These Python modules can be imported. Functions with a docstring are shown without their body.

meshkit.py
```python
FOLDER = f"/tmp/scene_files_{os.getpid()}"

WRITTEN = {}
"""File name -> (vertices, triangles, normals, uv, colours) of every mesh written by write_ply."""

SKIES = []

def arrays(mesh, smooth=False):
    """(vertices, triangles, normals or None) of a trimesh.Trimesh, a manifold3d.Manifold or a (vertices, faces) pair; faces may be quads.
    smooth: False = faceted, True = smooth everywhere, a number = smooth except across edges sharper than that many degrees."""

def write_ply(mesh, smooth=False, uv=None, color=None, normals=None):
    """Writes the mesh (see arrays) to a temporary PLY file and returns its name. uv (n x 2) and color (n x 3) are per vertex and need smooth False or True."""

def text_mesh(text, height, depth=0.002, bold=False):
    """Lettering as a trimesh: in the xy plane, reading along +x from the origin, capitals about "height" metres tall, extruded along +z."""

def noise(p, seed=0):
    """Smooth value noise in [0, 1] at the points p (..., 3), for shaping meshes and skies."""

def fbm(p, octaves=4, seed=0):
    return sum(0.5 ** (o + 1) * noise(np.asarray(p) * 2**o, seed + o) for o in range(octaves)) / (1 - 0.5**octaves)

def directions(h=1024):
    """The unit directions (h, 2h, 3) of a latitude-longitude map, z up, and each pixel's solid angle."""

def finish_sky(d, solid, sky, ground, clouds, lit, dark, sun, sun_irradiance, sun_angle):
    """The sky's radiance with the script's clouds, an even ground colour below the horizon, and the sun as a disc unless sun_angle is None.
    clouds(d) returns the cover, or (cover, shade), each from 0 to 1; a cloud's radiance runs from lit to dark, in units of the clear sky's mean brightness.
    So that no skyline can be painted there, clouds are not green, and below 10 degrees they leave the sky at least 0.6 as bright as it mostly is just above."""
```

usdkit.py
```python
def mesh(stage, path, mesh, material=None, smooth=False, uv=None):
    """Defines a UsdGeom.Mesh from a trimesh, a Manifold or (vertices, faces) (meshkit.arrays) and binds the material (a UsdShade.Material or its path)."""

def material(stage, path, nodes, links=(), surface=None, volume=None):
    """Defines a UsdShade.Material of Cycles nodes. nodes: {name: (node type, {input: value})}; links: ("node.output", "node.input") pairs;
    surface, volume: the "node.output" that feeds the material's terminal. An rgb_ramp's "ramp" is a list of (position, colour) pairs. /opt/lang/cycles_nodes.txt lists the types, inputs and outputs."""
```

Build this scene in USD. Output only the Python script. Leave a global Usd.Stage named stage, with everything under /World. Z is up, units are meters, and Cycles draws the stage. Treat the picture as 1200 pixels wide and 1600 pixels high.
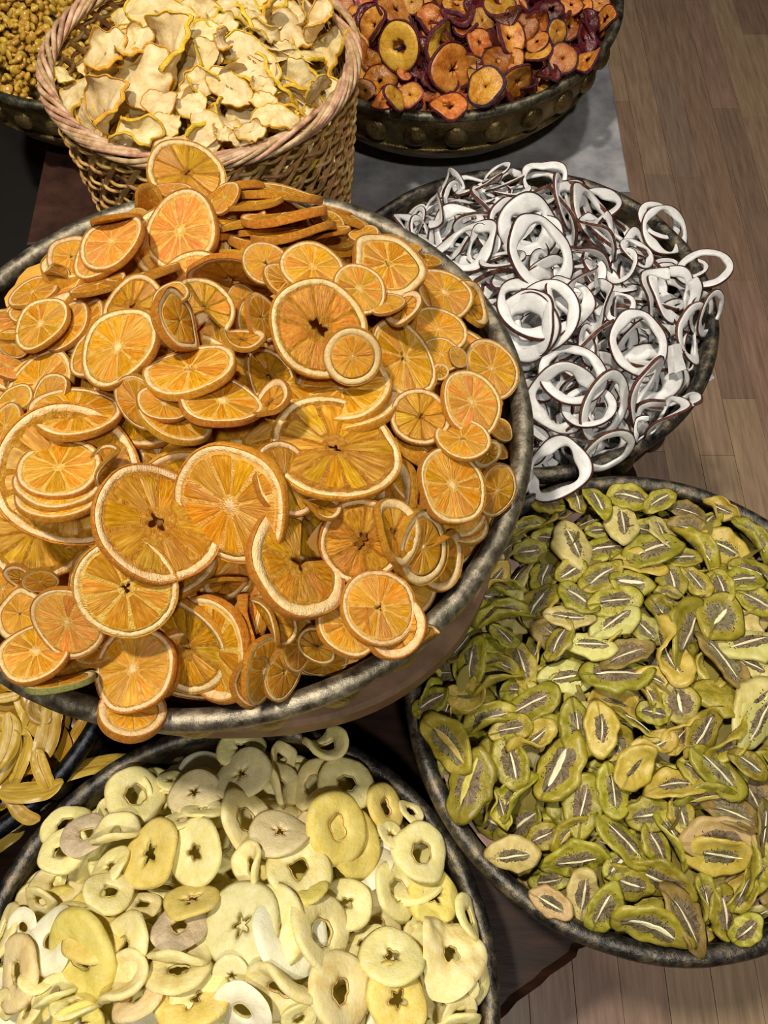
import math, numpy as np, trimesh, usdkit, meshkit
from pxr import Usd, UsdGeom, UsdLux, UsdShade, Gf, Sdf, Vt

stage = Usd.Stage.CreateInMemory()
UsdGeom.SetStageUpAxis(stage, UsdGeom.Tokens.z)
UsdGeom.SetStageMetersPerUnit(stage, 1.0)
UsdGeom.Xform.Define(stage, '/World')
PI = math.pi
rng = np.random.default_rng(11)

# ---------------------------------------------------------------- camera
cam = UsdGeom.Camera.Define(stage, '/World/camera')
cam.CreateHorizontalApertureAttr(36.0); cam.CreateVerticalApertureAttr(48.0)
cam.CreateFocalLengthAttr(40.2)
cam.CreateClippingRangeAttr(Gf.Vec2f(0.05, 60))
cam.CreateFStopAttr(0.0)
cam.AddTranslateOp().Set(Gf.Vec3d(0, 0, 1.40)); cam.AddRotateXOp().Set(27.5)
cam.CreateExposureAttr(0.42)

# ---------------------------------------------------------------- lights: the shop's ceiling spots and its dim surroundings
dome = UsdLux.DomeLight.Define(stage, '/World/shop_ambience')
dome.CreateIntensityAttr(0.10); dome.CreateColorAttr(Gf.Vec3f(1.0, 0.93, 0.84))
def lamp(name, loc, aim, radius, power, color, cone=None):
    l = UsdLux.DiskLight.Define(stage, '/World/' + name)
    l.CreateRadiusAttr(radius); l.CreateColorAttr(Gf.Vec3f(*color))
    l.CreateIntensityAttr(power / (PI * PI * radius * radius))
    d = np.array(aim, float) - np.array(loc, float); d /= np.linalg.norm(d)
    a = np.array([0, 1.0, 0]) if abs(d[1]) < .9 else np.array([1.0, 0, 0])
    x = np.cross(a, -d); x /= np.linalg.norm(x); y = np.cross(-d, x)
    m = np.eye(4); m[0, :3], m[1, :3], m[2, :3], m[3, :3] = x, y, -d, loc
    UsdGeom.Xformable(l).AddTransformOp().Set(Gf.Matrix4d(m.tolist()))
    if cone:
        sh = UsdLux.ShapingAPI.Apply(l.GetPrim()); sh.CreateShapingConeAngleAttr(cone); sh.CreateShapingConeSoftnessAttr(.6)
WARM = (1.0, 0.90, 0.76)
lamp('ceiling_spot_key', (-0.45, 0.20, 2.75), (-0.10, 0.35, 0.8), 0.055, 31, WARM)
lamp('ceiling_spot_front', (0.15, -0.75, 2.75), (0.1, 0.1, 0.7), 0.06, 16.5, (1.0, 0.95, 0.86))
lamp('ceiling_spot_rear', (0.55, 1.35, 2.75), (0.2, 0.9, 0.7), 0.06, 10, (1.0, 0.95, 0.88))

# ---------------------------------------------------------------- helpers
def prim(o): return o.GetPrim() if hasattr(o, 'GetPrim') else o
used = {}
def numbered(path):
    n = used.get(path, 0); used[path] = n + 1
    return path if n == 0 else f'{path}_{n:03d}'
def tag(o, label=None, category=None, group=None, kind=None):
    p = prim(o)
    for k, v in (('label', label), ('category', category), ('group', group), ('kind', kind)):
        if v: p.SetCustomDataByKey(k, v)
    return o
def obj(name, mesh, m, parent=None, smooth=40, uv=None, kind=None, label=None):
    base = str(prim(parent).GetPath()) if parent is not None else '/World'
    o = usdkit.mesh(stage, numbered(base + '/' + name), mesh, '/World/Looks/' + m if m else None, smooth=smooth, uv=uv)
    tag(o, label, kind=kind)
    return o
def thing(name, label, category, loc=(0, 0, 0), group=None, kind=None):
    x = UsdGeom.Xform.Define(stage, numbered('/World/' + name)); x.AddTranslateOp().Set(Gf.Vec3d(*map(float, loc)))
    return tag(x, label, category, group, kind)
def cat(*ms): return trimesh.util.concatenate([m for m in ms])
def tri(v, quads):
    q = np.asarray(quads); return trimesh.Trimesh(v, np.vstack([q[:, [0, 1, 2]], q[:, [0, 2, 3]]]), process=False)
def lathe(profile, n=128):
    p = np.asarray(profile, float); th = np.arange(n) * 2 * PI / n
    v = np.stack([p[None, :, 0] * np.cos(th)[:, None], p[None, :, 0] * np.sin(th)[:, None], np.broadcast_to(p[None, :, 1], (n, len(p)))], -1).reshape(-1, 3)
    k = len(p); i, j = np.meshgrid(np.arange(n), np.arange(k - 1), indexing='ij'); i2 = (i + 1) % n
    return tri(v, np.stack([i * k + j, i2 * k + j, i2 * k + j + 1, i * k + j + 1], -1).reshape(-1, 4))
def tube(pts, r, sides=8, closed=False, flat=1.0):
    p = np.asarray(pts, float); n = len(p)
    t = (np.roll(p, -1, 0) - np.roll(p, 1, 0)) if closed else np.gradient(p, axis=0)
    t /= np.linalg.norm(t, axis=1, keepdims=True) + 1e-12
    a = np.cross(t, np.where(np.abs(t[:, 2:]) < .9, [0, 0, 1.0], [1.0, 0, 0])); a /= np.linalg.norm(a, axis=1, keepdims=True) + 1e-12
    b = np.cross(t, a); w = np.arange(sides) * 2 * PI / sides
    rr = np.broadcast_to(r, (n,))[:, None, None]
    v = (p[:, None] + rr * (np.cos(w)[None, :, None] * a[:, None] + flat * np.sin(w)[None, :, None] * b[:, None])).reshape(-1, 3)
    m = n if closed else n - 1
    i, j = np.meshgrid(np.arange(m), np.arange(sides), indexing='ij'); i2, j2 = (i + 1) % n, (j + 1) % sides
    f = np.stack([i * sides + j, i * sides + j2, i2 * sides + j2, i2 * sides + j], -1).reshape(-1, 4)
    g = tri(v, f)
    if not closed:
        caps = [[s0 + 0, s0 + k + 1, s0 + k] if s0 == 0 else [s0, s0 + k, s0 + k + 1] for s0 in (0, (n - 1) * sides) for k in range(1, sides - 1)]
        g = trimesh.Trimesh(v, np.vstack([g.faces, caps]), process=False)
    return g
def boxm(x0, x1, y0, y1, z0, z1, bev=.002):
    import manifold3d as m3
    b = min(bev, (x1 - x0) / 3, (y1 - y0) / 3, (z1 - z0) / 3)
    pts = []
    for sx in (0, 1):
        for sy in (0, 1):
            for sz in (0, 1):
                X, Y, Z = (x1, x0)[sx], (y1, y0)[sy], (z1, z0)[sz]; dx, dy, dz = (-b, b)[sx], (-b, b)[sy], (-b, b)[sz]
                pts += [(X, Y + dy, Z + dz), (X + dx, Y, Z + dz), (X + dx, Y + dy, Z)]
    return trimesh.convex.convex_hull(np.array(pts))
def prism(poly, z0, z1, bev=.003):
    from shapely.geometry import Polygon
    P = Polygon(poly); Q = P.buffer(-bev, join_style=1)
    a = trimesh.creation.extrude_polygon(P, z1 - z0 - bev, engine='earcut'); a.apply_translation([0, 0, z0])
    # bevelled lid
    c = np.array(P.exterior.coords)[:-1]; cen = c.mean(0); d = cen - c; ln = np.linalg.norm(d, axis=1, keepdims=True)
    i = c + d / ln * bev * 1.4; n = len(c)
    v = np.vstack([np.c_[c, np.full(n, z1 - bev)], np.c_[i, np.full(n, z1)]])
    if P.exterior.is_ccw: k = [[j, (j + 1) % n, n + (j + 1) % n, n + j] for j in range(n)]
    else: k = [[(j + 1) % n, j, n + j, n + (j + 1) % n] for j in range(n)]
    lid = trimesh.creation.extrude_polygon(Polygon(i), bev * .5, engine='earcut'); lid.apply_translation([0, 0, z1 - bev * .5])
    return cat(a, tri(v, k), lid)

# ---------------------------------------------------------------- materials
UsdGeom.Scope.Define(stage, '/World/Looks')
def mat(name, nodes, links, surface): usdkit.material(stage, '/World/Looks/' + name, nodes, links, surface=surface)
def fruit(name, c0, c1, c2, rough=.45, scale=60, fibre=None, translucent=.25, bump=.4, jitter=.16, spec=.4, coat=0, hue=.02, mid=.5, freq=1, speck=None):
    """Dried fruit flesh: noise-ramped colour (optionally stretched along the st fibres), varied per piece, some light passing through."""
    n = {'tc': ('texture_coordinate', {}), 'oi': ('object_info', {}),
         'nz': ('noise_texture', {'scale': scale if not fibre else 1.0, 'detail': 5.0, 'roughness': .65}),
         'rp': ('rgb_ramp', {'ramp': [(.28, c0), (mid, c1), (.72, c2)]}),
         'mr': ('map_range', {'from_min': 0.0, 'from_max': 1.0, 'to_min': 1 - jitter, 'to_max': 1 + jitter}),
         'mh': ('map_range', {'from_min': 0.0, 'from_max': 1.0, 'to_min': .5 - hue, 'to_max': .5 + hue}),
         'fr': ('math', {'math_type': 'fraction'}), 'm7': ('math', {'math_type': 'multiply', 'value2': 7.31}),
         'hs': ('hsv', {}),
         'n2': ('noise_texture', {'scale': 260.0, 'detail': 3.0}),
         'bp': ('bump', {'strength': bump, 'distance': .0015}),
         'p': ('principled_bsdf', {'roughness': rough, 'specular_ior_level': spec, 'coat_weight': coat, 'coat_roughness': .25}),
         'tr': ('translucent_bsdf', {}), 'mx': ('mix_closure', {'fac': translucent})}
    l = [('oi.random', 'mr.value'), ('oi.random', 'm7.value1'), ('m7.value', 'fr.value1'), ('fr.value', 'mh.value'), ('nz.fac', 'rp.fac'), ('rp.color', 'hs.color'), ('mr.result', 'hs.value'), ('mh.result', 'hs.hue'),
         ('bp.normal', 'p.normal'), ('p.BSDF', 'mx.closure1'), ('tr.BSDF', 'mx.closure2')]
    if fibre:
        n['at'] = ('attribute', {'attribute': 'st'}); n['mp'] = ('mapping', {'scale': (fibre[0], fibre[1], 1)})
        n['cb'] = ('combine_xyz', {}); n['mo'] = ('math', {'math_type': 'multiply', 'value2': 37.0})
        n['va'] = ('vector_math', {'math_type': 'add'})
        l += [('at.vector', 'mp.vector'), ('mp.vector', 'va.vector1'), ('oi.random', 'mo.value1'), ('mo.value', 'cb.z'), ('cb.vector', 'va.vector2'), ('va.vector', 'nz.vector'), ('nz.fac', 'bp.height')]
    else:
        l += [('tc.object', 'nz.vector'), ('tc.object', 'n2.vector'), ('n2.fac', 'bp.height')]
        n['nz'][1]['scale'] = scale; n['n2'][1]['scale'] = scale * 4
    out = 'hs.color'
    if speck:
        n['v'] = ('voronoi_texture', {'scale': speck[0]}); n['lt'] = ('math', {'math_type': 'less_than', 'value2': speck[1]})
        n['sm'] = ('mix_color', {'b': speck[2]})
        l += [('tc.object', 'v.vector'), ('v.distance', 'lt.value1'), ('lt.value', 'sm.fac'), (out, 'sm.a')]; out = 'sm.result'
    l += [(out, 'p.base_color'), (out, 'tr.color')]
    mat(name, n, l, 'mx.closure')
def S(*c):  # sRGB 0-255 to linear
    return tuple((x / 255 / 12.92 if x < 10.3 else ((x / 255 + .055) / 1.055) ** 2.4) for x in c)

# orange slices (prototype radius 1, so textures are in units of the radius)
fruit('orange_flesh', S(172, 102, 4), S(210, 144, 16), S(236, 184, 70), rough=.28, fibre=(110, 4), translucent=.18, bump=.7, spec=.6, hue=.010)
fruit('orange_flesh_clear', S(158, 102, 4), S(200, 144, 14), S(232, 186, 66), rough=.24, fibre=(95, 4), translucent=.24, bump=.7, spec=.6, hue=.01)
fruit('orange_flesh_pink', S(196, 112, 42), S(220, 144, 54), S(238, 184, 100), rough=.32, fibre=(110, 4), translucent=.18, bump=.7, hue=.010)
fruit('orange_flesh_deep', S(150, 88, 3), S(200, 132, 12), S(230, 174, 52), rough=.26, fibre=(70, 6), translucent=.2, bump=1.0, spec=.6, hue=.010)
fruit('orange_pith', S(226, 176, 104), S(244, 212, 152), S(250, 232, 190), rough=.7, scale=9, translucent=.18, bump=.8, hue=.01, jitter=.08)
fruit('orange_membrane', S(208, 146, 40), S(232, 182, 80), S(244, 210, 132), rough=.45, scale=9, translucent=.2, bump=.9, hue=.008, jitter=.08)
fruit('orange_web', S(164, 98, 6), S(204, 142, 30), S(238, 192, 96), rough=.3, scale=14, translucent=.2, bump=1.2, hue=.01, jitter=.1, spec=.5)
fruit('orange_rind', S(186, 112, 14), S(220, 148, 30), S(234, 180, 80), rough=.5, scale=13, translucent=.1, bump=1.2, hue=.012, jitter=.12)
fruit('lime_rind', S(104, 112, 50), S(140, 146, 76), S(170, 170, 110), rough=.5, scale=13, translucent=.1, bump=1.0)
# apple rings
fruit('apple_flesh', S(232, 218, 136), S(244, 232, 162), S(250, 243, 194), rough=.55, scale=3.5, translucent=.2, bump=.35, jitter=.06, hue=.01)
fruit('apple_flesh_yellow', S(222, 200, 92), S(238, 220, 120), S(244, 230, 150), rough=.6, scale=3.5, translucent=.22, bump=.35, jitter=.06, hue=.008)
fruit('apple_flesh_white', S(236, 230, 186), S(246, 242, 212), S(250, 247, 226), rough=.6, scale=3.5, translucent=.2, bump=.3, jitter=.05)
fruit('apple_flesh_grey', S(218, 206, 146), S(232, 222, 166), S(240, 232, 188), rough=.6, scale=3.5, translucent=.2, bump=.35, jitter=.05)
fruit('apple_flesh_rust', S(228, 192, 122), S(240, 220, 158), S(246, 232, 186), rough=.6, scale=2.5, translucent=.2, bump=.35, jitter=.05)
fruit('apple_flesh_lilac', S(184, 160, 128), S(210, 190, 156), S(226, 212, 180), rough=.6, scale=3, translucent=.18, bump=.5, jitter=.05, hue=.006)
fruit('apple_core', S(212, 178, 92), S(232, 208, 128), S(242, 224, 160), rough=.6, scale=5, translucent=.2, bump=.6, jitter=.08)
# coconut
fruit('coconut_flesh', S(214, 214, 210), S(232, 232, 231), S(243, 244, 246), rough=.36, scale=3, translucent=.2, bump=.25, jitter=.05, hue=.002, spec=.5)
fruit('coconut_skin', S(38, 21, 17), S(76, 41, 31), S(120, 68, 50), rough=.7, scale=9, translucent=0, bump=.8, jitter=.25)
# kiwi
fruit('kiwi_flesh', S(126, 118, 24), S(164, 152, 50), S(198, 186, 96), rough=.34, fibre=(9, 3), translucent=.22, bump=.9, jitter=.17, spec=.5, hue=.014)
fruit('kiwi_flesh_pale', S(186, 172, 92), S(208, 196, 120), S(226, 216, 152), rough=.45, fibre=(9, 3), translucent=.2, bump=.8, jitter=.1)
fruit('kiwi_flesh_yellow', S(178, 160, 50), S(202, 184, 78), S(220, 206, 118), rough=.35, fibre=(9, 3), translucent=.22, bump=.8, jitter=.08, spec=.55)
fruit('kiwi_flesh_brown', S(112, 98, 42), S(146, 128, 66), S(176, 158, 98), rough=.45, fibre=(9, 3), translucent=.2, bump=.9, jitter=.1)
fruit('kiwi_flesh_tan', S(186, 158, 96), S(204, 178, 118), S(220, 198, 142), rough=.45, fibre=(9, 3), translucent=.25, bump=.8, jitter=.08)
fruit('kiwi_seed_bed', S(92, 78, 62), S(134, 120, 90), S(182, 168, 118), rough=.5, fibre=(40, 5), translucent=.1, bump=1.2, jitter=.12)
fruit('kiwi_seed', S(30, 24, 20), S(52, 42, 34), S(84, 70, 56), rough=.4, scale=20, translucent=0, bump=.2)
fruit('kiwi_core', S(226, 212, 154), S(244, 236, 196), S(250, 246, 222), rough=.5, scale=6, translucent=.15, bump=.4, jitter=.05)
fruit('kiwi_core_yellow', S(190, 170, 70), S(214, 196, 100), S(226, 212, 130), rough=.45, scale=6, translucent=.2, bump=.4, jitter=.06)
# plums
fruit('plum_flesh', S(148, 80, 22), S(194, 124, 44), S(216, 164, 78), rough=.3, scale=2.6, translucent=.2, bump=.6, jitter=.24, spec=.55, hue=.02)
fruit('plum_flesh_amber', S(104, 50, 16), S(158, 86, 28), S(194, 126, 52), rough=.22, scale=2.6, translucent=.25, bump=.6, jitter=.24, spec=.6, hue=.015)
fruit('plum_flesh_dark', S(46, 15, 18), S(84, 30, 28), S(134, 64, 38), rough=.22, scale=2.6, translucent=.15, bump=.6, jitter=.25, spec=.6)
fruit('plum_flesh_yellow', S(186, 130, 34), S(212, 162, 58), S(226, 186, 88), rough=.35, scale=2.6, translucent=.2, bump=.5, jitter=.05, hue=.004)
fruit('plum_skin', S(44, 14, 28), S(84, 26, 42), S(132, 58, 62), rough=.4, scale=7, translucent=.08, bump=1.0, jitter=.25)
fruit('plum_skin_blue', S(26, 18, 34), S(56, 36, 60), S(96, 66, 88), rough=.45, scale=7, translucent=.05, bump=1.0, jitter=.2)
fruit('plum_skin_rosy', S(120, 44, 56), S(164, 76, 84), S(196, 118, 110), rough=.4, scale=7, translucent=.1, bump=1.0, jitter=.1)
# apple crisps
fruit('crisp_flesh', S(206, 172, 106), S(228, 206, 150), S(239, 226, 184), rough=.6, scale=2.0, translucent=.2, bump=.5, jitter=.06, hue=.008)
fruit('crisp_skin', S(200, 148, 26), S(226, 180, 48), S(238, 204, 92), rough=.45, scale=8, translucent=.12, bump=.6, jitter=.1)
fruit('crisp_core', S(120, 76, 40), S(180, 134, 84), S(216, 180, 124), rough=.6, scale=6, translucent=.1, bump=.6)
# bananas
fruit('banana_flesh', S(158, 122, 30), S(192, 156, 60), S(214, 184, 98), rough=.34, fibre=(2, 7), translucent=.2, bump=.2, jitter=.14, spec=.5, hue=.008)
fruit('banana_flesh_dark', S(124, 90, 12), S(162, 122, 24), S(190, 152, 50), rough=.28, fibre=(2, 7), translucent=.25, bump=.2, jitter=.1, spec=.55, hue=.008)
fruit('banana_edge', S(176, 136, 36), S(206, 170, 70), S(222, 192, 104), rough=.5, scale=8, translucent=.15, bump=.8, jitter=.1)
fruit('banana_seed_line', S(126, 92, 36), S(160, 122, 58), S(190, 154, 86), rough=.5, scale=10, translucent=.1, bump=.5)
# golden raisins
fruit('raisin', S(178, 134, 36), S(206, 166, 62), S(226, 194, 104), rough=.28, scale=1.2, translucent=.3, bump=.04, jitter=.16, spec=.5, hue=.012)

def metal(name, ca, cb, cc, rough=.42, metallic=.85, scale=26, bs=.4):
    mat(name, {'tc': ('texture_coordinate', {}), 'n': ('noise_texture', {'scale': scale, 'detail': 8.0, 'roughness': .7}), 'n2': ('noise_texture', {'scale': scale * 14, 'detail': 3.0}),
               'rp': ('rgb_ramp', {'ramp': [(.34, ca), (.5, cb), (.64, cc)]}), 'v': ('voronoi_texture', {'scale': 420.0, 'feature': 'smooth_f1'}),
               'mx': ('mix_color', {'blend_type': 'multiply', 'fac': .45}), 'ad': ('math', {'math_type': 'add'}),
               'rr': ('map_range', {'from_min': .3, 'from_max': .7, 'to_min': rough - .1, 'to_max': rough + .16}),
               'b': ('bump', {'strength': bs, 'distance': .0012}), 'p': ('principled_bsdf', {'metallic': metallic})},
        [('tc.object', 'n.vector'), ('tc.object', 'n2.vector'), ('tc.object', 'v.vector'), ('n.fac', 'rp.fac'), ('rp.color', 'mx.a'), ('n2.color', 'mx.b'), ('mx.result', 'p.base_color'),
         ('n.fac', 'rr.value'), ('rr.result', 'p.roughness'), ('v.distance', 'ad.value1'), ('n2.fac', 'ad.value2'), ('ad.value', 'b.height'), ('b.normal', 'p.normal')], 'p.BSDF')
metal('aged_brass', S(74, 62, 38), S(136, 117, 76), S(178, 157, 108))
metal('aged_brass_dark', S(34, 30, 24), S(84, 74, 52), S(130, 116, 82))
metal('pewter_rim', S(92, 86, 74), S(142, 134, 116), S(186, 176, 152), rough=.42, scale=110, bs=.22)
metal('dark_rim', S(40, 40, 42), S(90, 86, 80), S(148, 134, 108), rough=.42, scale=80, bs=.25)
metal('olive_rim', S(52, 50, 42), S(100, 96, 80), S(146, 138, 114), rough=.42, scale=80, bs=.2)
metal('black_rim', S(14, 15, 18), S(30, 32, 38), S(56, 58, 64), rough=.35, scale=80, bs=.2)
def simple(name, c0, c1, scale=12, rough=.5, bump=.2, spec=.5, stretch=(1, 1, 1), detail=6.0, coat=0.0):
    mat(name, {'tc': ('geometry', {}), 'mp': ('mapping', {'scale': stretch}), 'n': ('noise_texture', {'scale': scale, 'detail': detail, 'roughness': .65}),
               'rp': ('rgb_ramp', {'ramp': [(.3, c0), (.7, c1)]}), 'b': ('bump', {'strength': bump, 'distance': .002}), 'p': ('principled_bsdf', {'roughness': rough, 'specular_ior_level': spec, 'coat_weight': coat})},
        [('tc.position', 'mp.vector'), ('mp.vector', 'n.vector'), ('n.fac', 'rp.fac'), ('rp.color', 'p.base_color'), ('n.fac', 'b.height'), ('b.normal', 'p.normal')], 'p.BSDF')
simple('brown_stone', S(92, 68, 50), S(142, 112, 88), 26, .42, .15)
simple('red_stone', S(36, 21, 17), S(74, 48, 40), 26, .4, .15)
simple('grey_slate', S(104, 104, 108), S(160, 160, 162), 20, .4, .2)
simple('dark_walnut', S(16, 8, 5), S(50, 30, 20), 6, .38, .12, spec=.18, stretch=(3, 16, 4))
simple('black_wood', S(8, 7, 6), S(18, 15, 13), 9, .6, .1)
simple('liner', S(150, 122, 112), S(190, 162, 150), 30, .7, .2)
simple('plaster', S(108, 99, 87), S(120, 110, 97), 6, .8, .1)
simple('grout', S(78, 64, 54), S(92, 76, 64), 20, .7, .1)
for q, (c0, c1) in enumerate([((100, 80, 66), (134, 110, 92)), ((108, 88, 72), (142, 120, 100)), ((94, 76, 64), (126, 104, 88)), ((112, 93, 74), (144, 123, 100)), ((104, 82, 70), (138, 112, 97)), ((98, 82, 70), (130, 110, 95))]):
    simple(f'laminate_{q}', S(*[v * 1.18 for v in c0]), S(*[v * 1.18 for v in c1]), 8, .38, .04, stretch=(14, 1.1, 1), detail=8.0)
fruit('wicker', S(122, 84, 40), S(178, 138, 80), S(214, 180, 122), rough=.42, scale=70, translucent=.03, bump=.6, jitter=.16)
fruit('wicker_pink', S(126, 92, 62), S(184, 148, 112), S(220, 192, 160), rough=.42, scale=70, translucent=.03, bump=.6, jitter=.15)

# ---------------------------------------------------------------- the setting: laminate floor of separate strips
fl = tag(UsdGeom.Xform.Define(stage, '/World/floor'), 'brown wood laminate floor of narrow staggered strips around the display', kind='structure')
obj('subfloor', boxm(-2.5, 3.0, -1.6, 4.5, -.03, -.0035), 'grout', fl, smooth=False)
SW = .066; far = [[] for _ in range(6)]; prng = np.random.default_rng(3)
for ix in range(-38, 46):
    x0 = ix * SW + .008; y = -1.6 + prng.uniform(-.5, 0)
    while y < 4.5:
        L = prng.choice([.34, .42, .5, .62]); k = int(prng.integers(6))
        gap = .0002 if ix % 3 else .0005
        b = boxm(x0 + gap, x0 + SW - gap, y + .0003, y + L - .0003, -.006, 0, .0004)
        near = .16 < x0 < 1.25 and -.5 < y < 2.6
        if near: obj('strip', b, f'laminate_{k}', fl, smooth=False)
        else: far[k].append(b)
        y += L
for k in range(6): obj('outer_strips', cat(*far[k]), f'laminate_{k}', fl, smooth=False, kind='stuff')

# the shop around it (out of frame): plain plastered shell that returns the spots' light
for nm, (a, b, c, d, e, f) in (('wall_left', (-2.6, -2.5, -1.7, 4.6, -.03, 2.9)), ('wall_right', (3.0, 3.1, -1.7, 4.6, -.03, 2.9)), ('wall_back', (-2.5, 3.0, 4.5, 4.6, -.03, 2.9)), ('wall_front', (-2.5, 3.0, -1.7, -1.6, -.03, 2.9)), ('ceiling', (-2.6, 3.1, -1.7, 4.6, 2.9, 3.0))):
    tag(obj(nm, boxm(a, b, c, d, e, f, .001), 'plaster', smooth=False), 'plain beige plastered ' + nm.replace('_', ' ') + ' of the shop', kind='structure')
# the display's tiers
def rough_poly(pts, amp, seed, step=.012):
    out = []; r = np.random.default_rng(seed)
    for (a, b) in zip(pts, pts[1:] + pts[:1]):
        a, b = np.array(a), np.array(b); n = max(2, int(np.linalg.norm(b - a) / step))
        for k in range(n): out.append(a + (b - a) * k / n + r.normal(0, amp, 2))
    return [tuple(p) for p in out]
t = thing('display_table', 'dark walnut display table with a rough live edge, under the lower bowls', 'table')
obj('tabletop', prism(rough_poly([(-.76, -.30), (-.05, -.16), (.095, -.048), (.178, .008), (.30, .06), (.36, .22), (.30, .45), (.26, .66), (.22, .80), (-.30, .80), (-.30, .62), (-.76, .62)], .0016, 4), .505, .548, .006), 'dark_walnut', t, smooth=25)
obj('base_cabinet', boxm(-.70, .10, .06, .60, 0, .505, .004), 'black_wood', t, smooth=False)
t = thing('black_cabinet', 'black cabinet in the dark gap left of the brown stone top', 'cabinet')
obj('body', boxm(-1.5, -.47, .65, 1.9, .02, .50, .004), 'black_wood', t, smooth=False); obj('top', boxm(-1.52, -.46, .635, 1.92, .50, .52, .003), 'black_wood', t, smooth=False); obj('plinth', boxm(-1.48, -.49, .67, 1.88, 0, .02, .002), 'black_wood', t, smooth=False)
t = thing('rear_table', 'grey slate-topped rear table carrying the plum bowl', 'table')
obj('tabletop', prism([(-.084, .70), (-.04, .715), (.01, .785), (.06, .845), (.306, .845), (.316, 1.75), (-.084, 1.75)], .60, .6405, .002), 'grey_slate', t, smooth=False)
obj('base_cabinet', boxm(-.04, .26, .87, 1.70, 0, .60, .004), 'black_wood', t, smooth=False)
t = thing('side_table', 'reddish brown stone-topped rear table under the raisin bowl and the basket', 'table')
obj('tabletop', prism([(-.415, .735), (-.33, .735), (-.325, .612), (-.092, .612), (-.090, .80), (-.090, 1.75), (-.452, 1.75)], .622, .662, .002), 'red_stone', t, smooth=False)
obj('base_cabinet', boxm(-.38, -.11, .85, 1.70, 0, .622, .004), 'black_wood', t, smooth=False)
t = thing('pedestal', 'rounded brown stone-look pedestal under the big orange bowl', 'pedestal', (-.118, .337, 0))
orad = lambda a: .214 - .024 * (.5 + .5 * math.cos(2 * (a + PI / 2))) ** 2.2
oct_ = [(orad(a) * math.cos(a), orad(a) * math.sin(a)) for a in np.arange(96) * 2 * PI / 96]
obj('slab', prism(oct_, .748, .772, .003), 'brown_stone', t, smooth=30)
obj('column', lathe([(0, .548), (.09, .548), (.085, .56), (.05, .60), (.045, .70), (.09, .745), (0, .748)], 48), 'black_wood', t)

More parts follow.
